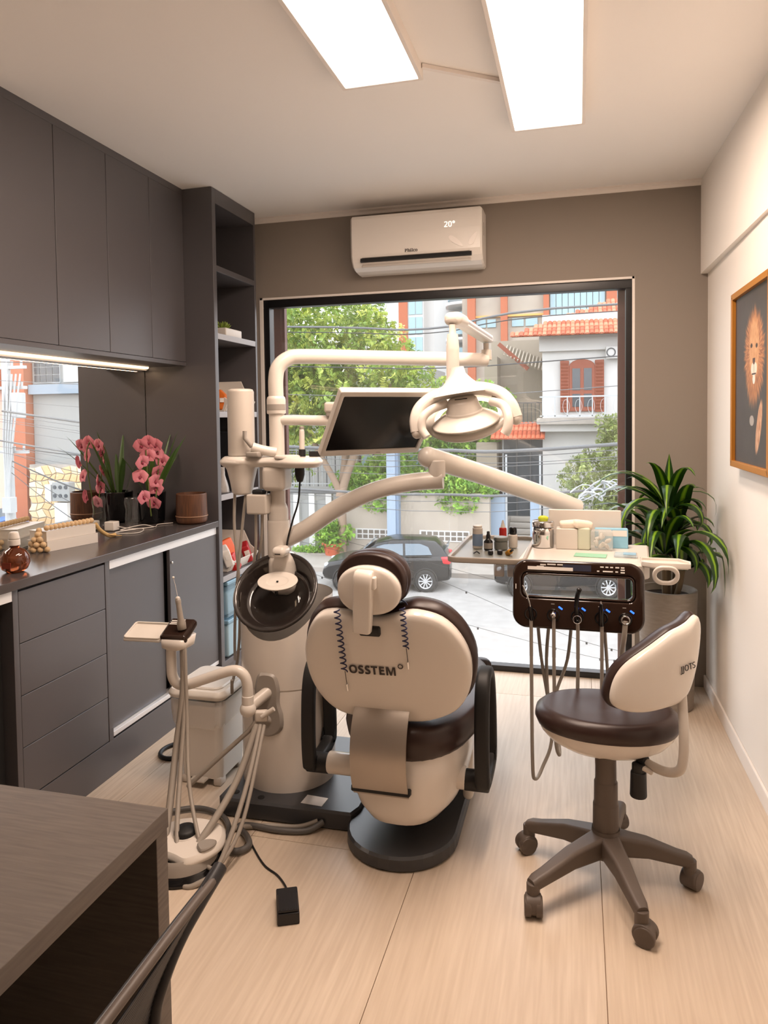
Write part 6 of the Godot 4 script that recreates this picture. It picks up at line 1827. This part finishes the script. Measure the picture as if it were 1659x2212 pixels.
	for k in 8:
		part(tb, "balcony_bar", W(tb).box(V(-1.2 + k * 0.33, 5.9, -37.8), V(0.04, 0.7, 0.04)), M.iron_white)
	for k in 5:
		part(tb, "corner_pane", W(tb).box(V(2.1 + k * 0.5, 7.3, -38.3), V(0.42, 2.6, 0.05)), M.blue_pane)
	for q in [[-1.05, 5.75], [0.1, 5.95]]:
		var bx := thing("balcony_plant", ("low" if q[0] < 0 else "bushy") + " potted plant on the block's glazed balcony", "plant", V(q[0], q[1] - 0.35, -37.6), 0, "plants on the balcony")
		part(bx, "pot", W(bx).box(V(q[0], q[1] - 0.3, -37.6), V(0.5, 0.2, 0.25)), M.terracotta)
		foliage(bx, "foliage", M.twig, M.leaf, [[V(0, 0.45, 0), V(0.35, 0.4, 0.25)]], 60, 0.7, greens, 18)
	var cb := thing("curved_glass_block", "pale block with curved blue glass corner behind the tree", "building", V(-8, -3.3, -48))
	part(cb, "wall", W(cb).box(V(-9.6, 5.5, -52), V(4.6, 17.6, 3)), M.white_render)
	for y in [4.6, 7.0, 9.4]:
		part(cb, "curved_window", W(cb).pos(-7.4, y, -50.2).lathe([Vector2(1.3, 0), Vector2(1.3, 1.5)], 20), M.blue_pane)
		part(cb, "curved_slab", W(cb).pos(-7.4, y - 0.5, -50.2).lathe([Vector2(0, 0), Vector2(1.45, 0), Vector2(1.45, 0.3), Vector2(0, 0.3)], 20), M.white_render)
	var sb := thing("striped_glass_block", "narrow block with orange edge and blue windows above the tree", "building", V(-9, -3.3, -40))
	part(sb, "wall", W(sb).box(V(-10.4, 5.0, -41), V(4.4, 16.6, 3)), M.white_render)
	part(sb, "corner_strip", W(sb).box(V(-9.35, 5.0, -39.47), V(0.5, 16.6, 0.1)), M.orange_paint)
	for y in [5.4, 6.5, 7.6, 8.7]:
		for x in [-8.85, -8.45]:
			part(sb, "window", W(sb).box(V(x, y, -39.48), V(0.36, 0.95, 0.05)), M.blue_pane)
	var pb := thing("grey_back_block", "plain grey building behind the garden trees", "building", V(-12, -3.3, -34))
	part(pb, "wall", W(pb).box(V(-12.5, 0.2, -35), V(12, 7.0, 3)), M.grey_render)
	for k in 6:
		part(pb, "window", W(pb).box(V(-9.6 + k * 0.9, 0.0, -33.46), V(0.6, 1.3, 0.06)), M.dark_pane if k % 2 else M.blue_pane)
	# house with dark shutters behind the garden wall
	var gh := thing("garden_house", "low house with pale columns and dark brown shutters behind the hedge", "house", V(-6.0, -3.3, -30))
	part(gh, "wall", W(gh).box(V(-6.4, -0.9, -30.6), V(6.4, 4.8, 1.0)), mat("brown_dark", "4a3a33", 0.7))
	for x in [-9.3, -8.3, -7.2, -6.1, -5.2, -4.3, -3.6]:
		part(gh, "column", W(gh).box(V(x, -0.9, -30.0), V(0.22, 4.8, 0.22)), M.cream_render)
	for x in [-8.8, -6.65, -4.75]:
		part(gh, "window", W(gh).box(V(x, -0.3, -30.07), V(0.5, 1.2, 0.05)), M.blue_pane)
	part(gh, "eave", W(gh).box(V(-6.4, 1.5, -30.1), V(6.8, 0.25, 1.4)), M.cream_render)
	# trees
	tree("street_tree", "large leafy tree filling the window behind the lamp boom", V(-8.0, -3.3, -24.0), [[V(0, 0, 0), V(0.05, 1.2, 0), V(0.0, 2.2, 0.1), V(-0.7, 3.6, 0.2), V(-1.6, 5.2, 0)], [V(0.0, 2.0, 0.1), V(0.35, 3.1, 0), V(1.0, 4.4, 0.1), V(2.0, 6.0, 0)], [V(0.0, 2.0, 0.0), V(0.1, 3.4, -0.3), V(0.0, 5.0, -0.4), V(0.3, 6.8, -0.2)]], [[V(-1.6, 5.6, 0), V(2.2, 1.6, 1.6)], [V(0.6, 6.2, 0.2), V(2.3, 2.0, 1.7)], [V(2.4, 5.3, 0.0), V(1.5, 1.2, 1.2)], [V(-0.6, 7.6, 0), V(2.6, 1.6, 1.6)], [V(-2.6, 7.0, 0), V(1.6, 1.6, 1.3)], [V(0.0, 4.6, 0.3), V(2.4, 0.7, 1.2)]], 3600, 1.0, greens, 0.17, 21)
	tree("small_tree", "thin olive green tree in front of the white house", V(0.4, -3.3, -25.0), [[V(0.3, 0, 0), V(0.25, 1.2, 0), V(0.0, 2.5, 0.1)], [V(0.25, 1.0, 0), V(0.7, 2.4, 0.0), V(1.2, 4.2, 0.1)]], [[V(0.0, 2.4, 0), V(1.0, 1.1, 0.8)], [V(1.1, 3.3, 0.1), V(0.9, 1.3, 0.8)], [V(1.3, 1.9, 0), V(1.0, 0.9, 0.7)], [V(0.7, 4.3, 0), V(0.5, 0.5, 0.4)]], 1500, 0.62, olive, 0.07, 22)
	tree("garden_tree", "light green tree rising behind the cream wall and porch", V(-5.0, -3.3, -28.0), [[V(0, 0, 0), V(0.1, 2.5, 0), V(0, 4.4, 0)]], [[V(0.6, 4.2, 0), V(1.6, 1.4, 1.0)], [V(-0.8, 3.4, 0), V(1.3, 1.2, 1.0)], [V(1.6, 5.2, 0), V(0.9, 0.8, 0.7)]], 1000, 0.9, hedge, 0.12, 23)
	tree("corner_tree", "dark green tree at the far end of the street", V(-13.5, -3.3, -27.0), [[V(0, 0, 0), V(0.1, 2.5, 0), V(0, 5.4, 0)]], [[V(0, 5.4, 0), V(3.0, 2.6, 1.6)], [V(1.0, 3.2, 0), V(2.2, 1.2, 1.2)]], 1300, 1.1, greens, 0.16, 24)
	# cars
	car("black hatchback with red tail lamp parked by the cream wall", V(-5.35, -3.4, -20.3), deg_to_rad(180.0 + 8.0), M.car_black)
	car("dark car whose front wheel shows under the instrument tray", V(-0.45, -3.4, -20.6), deg_to_rad(180.0 + 6.0), M.car_black)
	car("bright blue car in front of the stone wall in the mirror", V(18.6, -3.4, -24.2), deg_to_rad(175.0), M.car_blue)
	# wires between poles
	var ws := [[2.98, 2.84, 3.07, 0.018], [2.9, 2.78, 2.98, 0.008], [1.03, 0.97, 1.06, 0.03], [0.93, 0.9, 0.97, 0.007], [0.85, 0.8, 0.87, 0.006], [0.74, 0.72, 0.83, 0.006], [0.62, 0.58, 0.66, 0.005], [0.3, 0.24, 0.38, 0.022], [0.2, 0.12, 0.26, 0.006], [0.05, -0.05, 0.14, 0.006], [2.38, 2.28, 2.38, 0.01], [1.9, 1.82, 1.93, 0.007], [1.55, 1.35, 1.45, 0.005]]
	var says := ["thick grey cable crossing the top of the window view", "thin wire just under the thick top cable", "thick grey cable bundle level with the upper arm", "first thin wire below the cable bundle", "second thin wire below the cable bundle", "third thin wire below the cable bundle", "fourth thin wire below the cable bundle", "grey cable crossing in front of the hedge", "thin wire below the hedge cable", "lowest thin wire across the cream wall", "dark wire crossing the eave of the white house", "wire crossing the red shutters", "slack wire crossing the tree crown"]
	for k in ws.size():
		var q: Array = ws[k]
		solo("overhead_wire", says[k], "wire", MB.new().tube(MB.curve([V(-16, q[0] + 0.5, 0), V(-4.7, q[0], 0), V(-2.2, q[1], 0), V(0.6, q[2], 0), V(11.5, q[2] + 0.75, -7.0 + 0.3 * k)], 6), q[3], 6), M.wire_dark if k in [1, 10] else M.wire_grey, V(0, 0, -11.0 - 0.07 * k), "overhead wires")
	var tg := thing("cable_tangle", "tangle of white looped cable ends above the tray panel", "cable", V(0.3, 0.4, -11.2))
	rng.seed = 77
	for k in 9:
		var pts := []
		var x := rng.randf_range(-0.35, 0.3)
		var y := rng.randf_range(-0.14, 0.12)
		for j in 7:
			pts.append(V(x + cos(j * 1.3 + k) * 0.14 + j * 0.03, y + sin(j * 1.9 + k * 2) * 0.07, rng.randf_range(-0.1, 0.1)))
		part(tg, "loop", MB.new().tube(MB.curve(pts, 6), rng.randf_range(0.006, 0.014), 6), M.iron_white)
	# string lights outside the pane
	var sl := [[[-1.838, 0.78, -4.452], [-1.0, 0.6, -4.46], [-0.3, 0.46, -4.46], [0.224, 0.5, -4.452]], [[-1.838, 0.7, -4.456], [-0.95, 0.5, -4.465], [-0.1, 0.18, -4.465], [0.224, 0.1, -4.456]], [[-1.838, 0.52, -4.46], [-0.9, 0.25, -4.47], [0.0, 0.06, -4.47], [0.224, 0.04, -4.46]]]
	var tells := ["upper string of tiny lights outside the pane", "middle string of tiny lights outside the pane", "lowest string of tiny lights outside the pane"]
	for k in 3:
		var pts := []
		for q in sl[k]:
			pts.append(V(q[0], q[1], q[2]))
		var path := MB.curve(pts, 10)
		var s := thing("string_light", tells[k], "string lights", pts[0], 0, "string lights outside")
		part(s, "wire", W(s).tube(path, 0.0012, 5), M.wire_dark)
		for j in range(3, path.size(), 5):
			part(s, "socket", W(s).pos(path[j].x, path[j].y - 0.012, path[j].z).cyl(V(0, 0, 0), 0.006, 0.014, 8, 0.001), M.iron_dark)
	mirror_street()


func car(label: String, at: Vector3, turn: float, paint: Material) -> void:
	# a small hatchback, front towards +x before the turn
	var c := thing("car", label, "car", at, turn, "parked cars")
	c.scale = V(0.93, 1.0, 0.95)
	var body := MB.new()
	var stations := [[-1.98, 0.34, 0.62, 0.0, 0.5], [-1.93, 0.3, 0.86, 0.0, 0.62], [-1.86, 0.28, 0.97, 0.0, 0.66], [-1.6, 0.26, 0.99, 0.0, 0.72], [-1.0, 0.24, 0.98, 0.0, 0.82], [0.0, 0.24, 0.95, 0.0, 0.83], [0.75, 0.24, 0.93, 0.0, 0.82], [1.3, 0.25, 0.88, 0.0, 0.78], [1.75, 0.28, 0.78, 0.0, 0.7], [1.92, 0.3, 0.66, 0.0, 0.6], [1.98, 0.34, 0.54, 0.0, 0.5]]
	var rows := []
	for s in stations:
		var row := PackedVector3Array()
		for p in rrect(s[4] * 2, s[2] - s[1], 0.13, 4):
			row.append(V(s[0], (s[1] + s[2]) / 2 + p.y, -p.x))
		rows.append(row)
	body.grid(rows, true)
	body.fan(rows[0], false)
	body.fan(rows[-1], true)
	part(c, "body", body, paint)
	var cab := MB.new()
	rows = []
	for s in [[-1.9, 0.93, 0.94, 0.55, 0.62], [-1.72, 0.9, 1.22, 0.5, 0.64], [-1.5, 0.9, 1.38, 0.52, 0.68], [-1.0, 0.9, 1.42, 0.55, 0.74], [-0.2, 0.9, 1.42, 0.56, 0.76], [0.3, 0.9, 1.32, 0.54, 0.75], [0.75, 0.9, 1.08, 0.55, 0.73], [1.02, 0.9, 0.92, 0.58, 0.7]]:
		var row := PackedVector3Array()
		for q in [[s[4], s[1]], [lerpf(s[4], s[3], 0.5), lerpf(s[1], s[2], 0.55)], [s[3] + 0.04, s[2] - 0.05], [s[3] - 0.06, s[2]], [0.0, s[2] + 0.015], [-s[3] + 0.06, s[2]], [-s[3] - 0.04, s[2] - 0.05], [-lerpf(s[4], s[3], 0.5), lerpf(s[1], s[2], 0.55)], [-s[4], s[1]]]:
			row.append(V(s[0], q[1], -q[0]))
		rows.append(row)
	cab.grid(rows)
	part(c, "cabin", cab, paint)
	for s in [-1, 1]:
		var t := Transform3D(Basis.from_euler(Vector3(-s * 0.44, 0, 0)), V(0, 1.145, s * 0.695))
		for w in [[Vector2(-1.42, -0.13), Vector2(-0.62, -0.15), Vector2(-0.6, 0.19), Vector2(-1.05, 0.19), Vector2(-1.3, 0.1)], [Vector2(-0.55, -0.15), Vector2(0.62, -0.17), Vector2(0.25, 0.1), Vector2(0.02, 0.17), Vector2(-0.53, 0.19)]]:
			part(c, "side_window", MB.new().at(t).prism(PackedVector2Array(w), 0.03, 0.004), M.car_window)
		part(c, "tail_lamp", MB.new().at(turned(V(-1.78, 0.86, s * 0.62), 0, s * 14)).rbox(V(0, 0, 0), V(0.4, 0.2, 0.16), 0.05, 2), M.tail_red)
		part(c, "head_lamp", MB.new().at(turned(V(1.78, 0.68, s * 0.56), 0, s * 25)).rbox(V(0, 0, 0), V(0.26, 0.14, 0.16), 0.05, 2), M.iron_white)
		part(c, "door_handle", MB.new().rbox(V(-0.72, 0.82, s * 0.83), V(0.16, 0.04, 0.03), 0.012, 2), paint)
		part(c, "wing_mirror", MB.new().rbox(V(0.6, 0.99, s * 0.86), V(0.12, 0.12, 0.16), 0.04, 2), paint)
		for x in [-1.22, 1.25]:
			var wt := turned(V(x, 0.31, s * 0.7), 90.0 * s)
			var wh := part(c, "wheel", MB.new().at(wt).lathe([Vector2(0.2, 0.0), Vector2(0.3, 0.0), Vector2(0.312, 0.03), Vector2(0.312, 0.13), Vector2(0.3, 0.165), Vector2(0.215, 0.17), Vector2(0.205, 0.12), Vector2(0.0, 0.11)], 30), M.tyre)
			var rim := MB.new().at(wt)
			rim.lathe([Vector2(0.195, 0.12), Vector2(0.212, 0.165), Vector2(0.208, 0.17), Vector2(0.18, 0.13)], 30)
			rim.cyl(V(0, 0.12, 0), 0.045, 0.04, 14)
			for k in 10:
				rim.at(wt * turned(Vector3.ZERO, 0, 36.0 * k))
				rim.box(V(0.115, 0.145, 0), V(0.17, 0.02, 0.034))
			part(wh, "alloy_rim", rim, M.alloy)
			part(c, "wheel_arch", MB.new().at(turned(V(x, 0.31, s * 0.72), 90.0 * s)).lathe([Vector2(0.34, 0.0), Vector2(0.37, 0.1), Vector2(0.35, 0.112), Vector2(0.33, 0.1)], 24), M.tyre)
	part(c, "rear_window", MB.new().at(turned(V(-1.80, 1.12, 0), 0, 0, -52)).rbox(V(0, 0, 0), V(0.36, 0.02, 0.95), 0.008, 1), M.car_window)
	part(c, "windscreen", MB.new().at(turned(V(0.66, 1.16, 0), 0, 0, -38)).rbox(V(0, 0, 0), V(0.62, 0.02, 1.05), 0.008, 1), M.car_window)
	part(c, "sill", MB.new().box(V(0, 0.26, 0), V(2.2, 0.12, 1.6)), M.tyre)


func mirror_street() -> void:
	# the stretch of street that the mirror shows
	var g := thing("grey_wall_building", "grey building with barred window seen in the mirror", "building", V(16.5, -3.3, -28))
	part(g, "wall", W(g).box(V(15.2, 2.5, -28.6), V(7.2, 11.8, 2.6)), M.grey_render)
	part(g, "band", W(g).box(V(15.2, 2.9, -27.2), V(7.2, 0.42, 0.4)), mat("slate_band", "8693a0", 0.6))
	var wn := part(g, "window", W(g).box(V(18.0, 3.72, -27.27), V(1.36, 1.1, 0.06)), M.iron_white)
	for i in 4:
		for j in 3:
			part(wn, "pane", W(g).box(V(17.5 + i * 0.33, 3.38 + j * 0.34, -27.22), V(0.29, 0.3, 0.03)), M.dark_pane)
	part(g, "parapet_pane", W(g).box(V(16.2, 3.75, -27.27), V(1.9, 1.1, 0.05)), M.white_render)
	var p := thing("orange_corner_house", "orange pillared pink house beyond the grey building", "building", V(20, -3.3, -28))
	part(p, "wall", W(p).box(V(22.5, 2.5, -28.6), V(5.2, 11.8, 2.6)), M.pink_paint)
	part(p, "pillar", W(p).box(V(19.2, 2.2, -27.2), V(0.72, 11.2, 0.8)), M.orange_paint)
	part(p, "balcony", W(p).box(V(21.2, 3.4, -27.0), V(2.4, 0.9, 0.6)), M.orange_paint)
	# stone wall of single stones
	var s := thing("stone_wall", "honey coloured crazy paved stone wall seen in the mirror", "wall", V(16.2, -3.3, -26.6))
	part(s, "mortar", W(s).box(V(16.0, -1.86, -26.8), V(5.0, 2.95, 0.4)), M.concrete)
	rng.seed = 41
	var tone := [M.stone_a, M.stone_b, M.stone_c]
	var knots := []
	for i in 15:
		var col := []
		for j in 10:
			col.append(Vector2(13.55 + i * 0.35 + (rng.randf() - 0.5) * 0.2 + (0.12 if j % 2 else 0.0), -3.3 + j * 0.315 + (rng.randf() - 0.5) * 0.16))
		knots.append(col)
	for i in 14:
		for j in 9:
			var poly := MB.inset(PackedVector2Array([knots[i][j], knots[i + 1][j], knots[i + 1][j + 1], knots[i][j + 1]]), 0.018)
			part(s, "stone", W(s).pos(0, 0, -26.585).prism(poly, 0.05 + 0.03 * rng.randf(), 0.012), tone[(i * 2 + j * 7 + i * j) % 3])
	var mb := thing("meter_box", "white meter cabinet with round dials before the stone wall", "cabinet", V(16.15, -3.3, -25.8))
	part(mb, "stand", W(mb).box(V(16.15, -2.6, -25.8), V(0.62, 1.4, 0.4)), M.white_render)
	part(mb, "cabinet", W(mb).rbox(V(16.15, -1.45, -25.8), V(0.85, 0.8, 0.4), 0.03, 1), M.grey_render)
	for i in 3:
		for j in 2:
			part(mb, "dial", W(mb).at(turned(V(15.88 + i * 0.27, -1.25 - j * 0.36, -25.6), 90)).cyl(V(0, 0, 0), 0.08, 0.03, 12), M.iron_dark)
	part(mb, "side_box", W(mb).box(V(16.75, -1.5, -25.75), V(0.28, 0.7, 0.35)), M.white_render)
	# utility pole with gear
	var u := thing("utility_pole", "white concrete utility pole with crossarm and transformer in the mirror", "pole", V(11.75, -3.3, -18))
	part(u, "shaft", W(u).pos(11.75, -3.3, -18).cyl(V(0, 0, 0), 0.16, 9.0, 14, 0.0, 0.11), M.iron_white)
	part(u, "transformer", W(u).pos(11.35, 1.6, -18.0).cyl(V(0, 0, 0), 0.2, 0.75, 16, 0.03), M.iron_white)
	for y in [3.1, 2.5, 0.6]:
		var ca := part(u, "crossarm", W(u).box(V(11.7, y, -18), V(1.3, 0.09, 0.1)), M.iron_white)
		for k in 4:
			part(ca, "insulator", W(u).pos(11.2 + k * 0.33, y + 0.04, -18).cyl(V(0, 0, 0), 0.035, 0.14, 8, 0.005), M.iron_white)
	for k in 5:
		part(u, "drop_cable", W(u).tube(MB.curve([V(11.2 + k * 0.15, 2.9, -17.95), V(11.3 + k * 0.1, 1.6, -17.8), V(11.45 + k * 0.07, 0.6, -17.8), V(11.6, -0.6 - k * 0.2, -17.8)], 5), 0.03, 6), M.iron_white)
	part(u, "gear_box", W(u).box(V(11.55, -0.95, -17.75), V(0.3, 0.45, 0.25)), M.iron_white)
	var wl := [[0.75, 0.9, 0.014], [0.55, 0.5, 0.008], [0.35, 0.1, 0.018], [0.2, -0.3, 0.008], [0.0, -0.7, 0.01]]
	for k in 5:
		solo("service_wire", ["straight dark service wire across the mirrored grey wall", "upper slanting service wire in the mirror", "twisted black service wire in the mirror", "lower slanting service wire in the mirror", "lowest slanting service wire in the mirror"][k], "wire", MB.new().tube(MB.curve([V(11.7, wl[k][0], -18), V(6.5, wl[k][1] - 0.2, -14.4), V(3.0, wl[k][1], -12)], 6), wl[k][2], 6), M.wire_dark, Vector3.ZERO, "service wires")
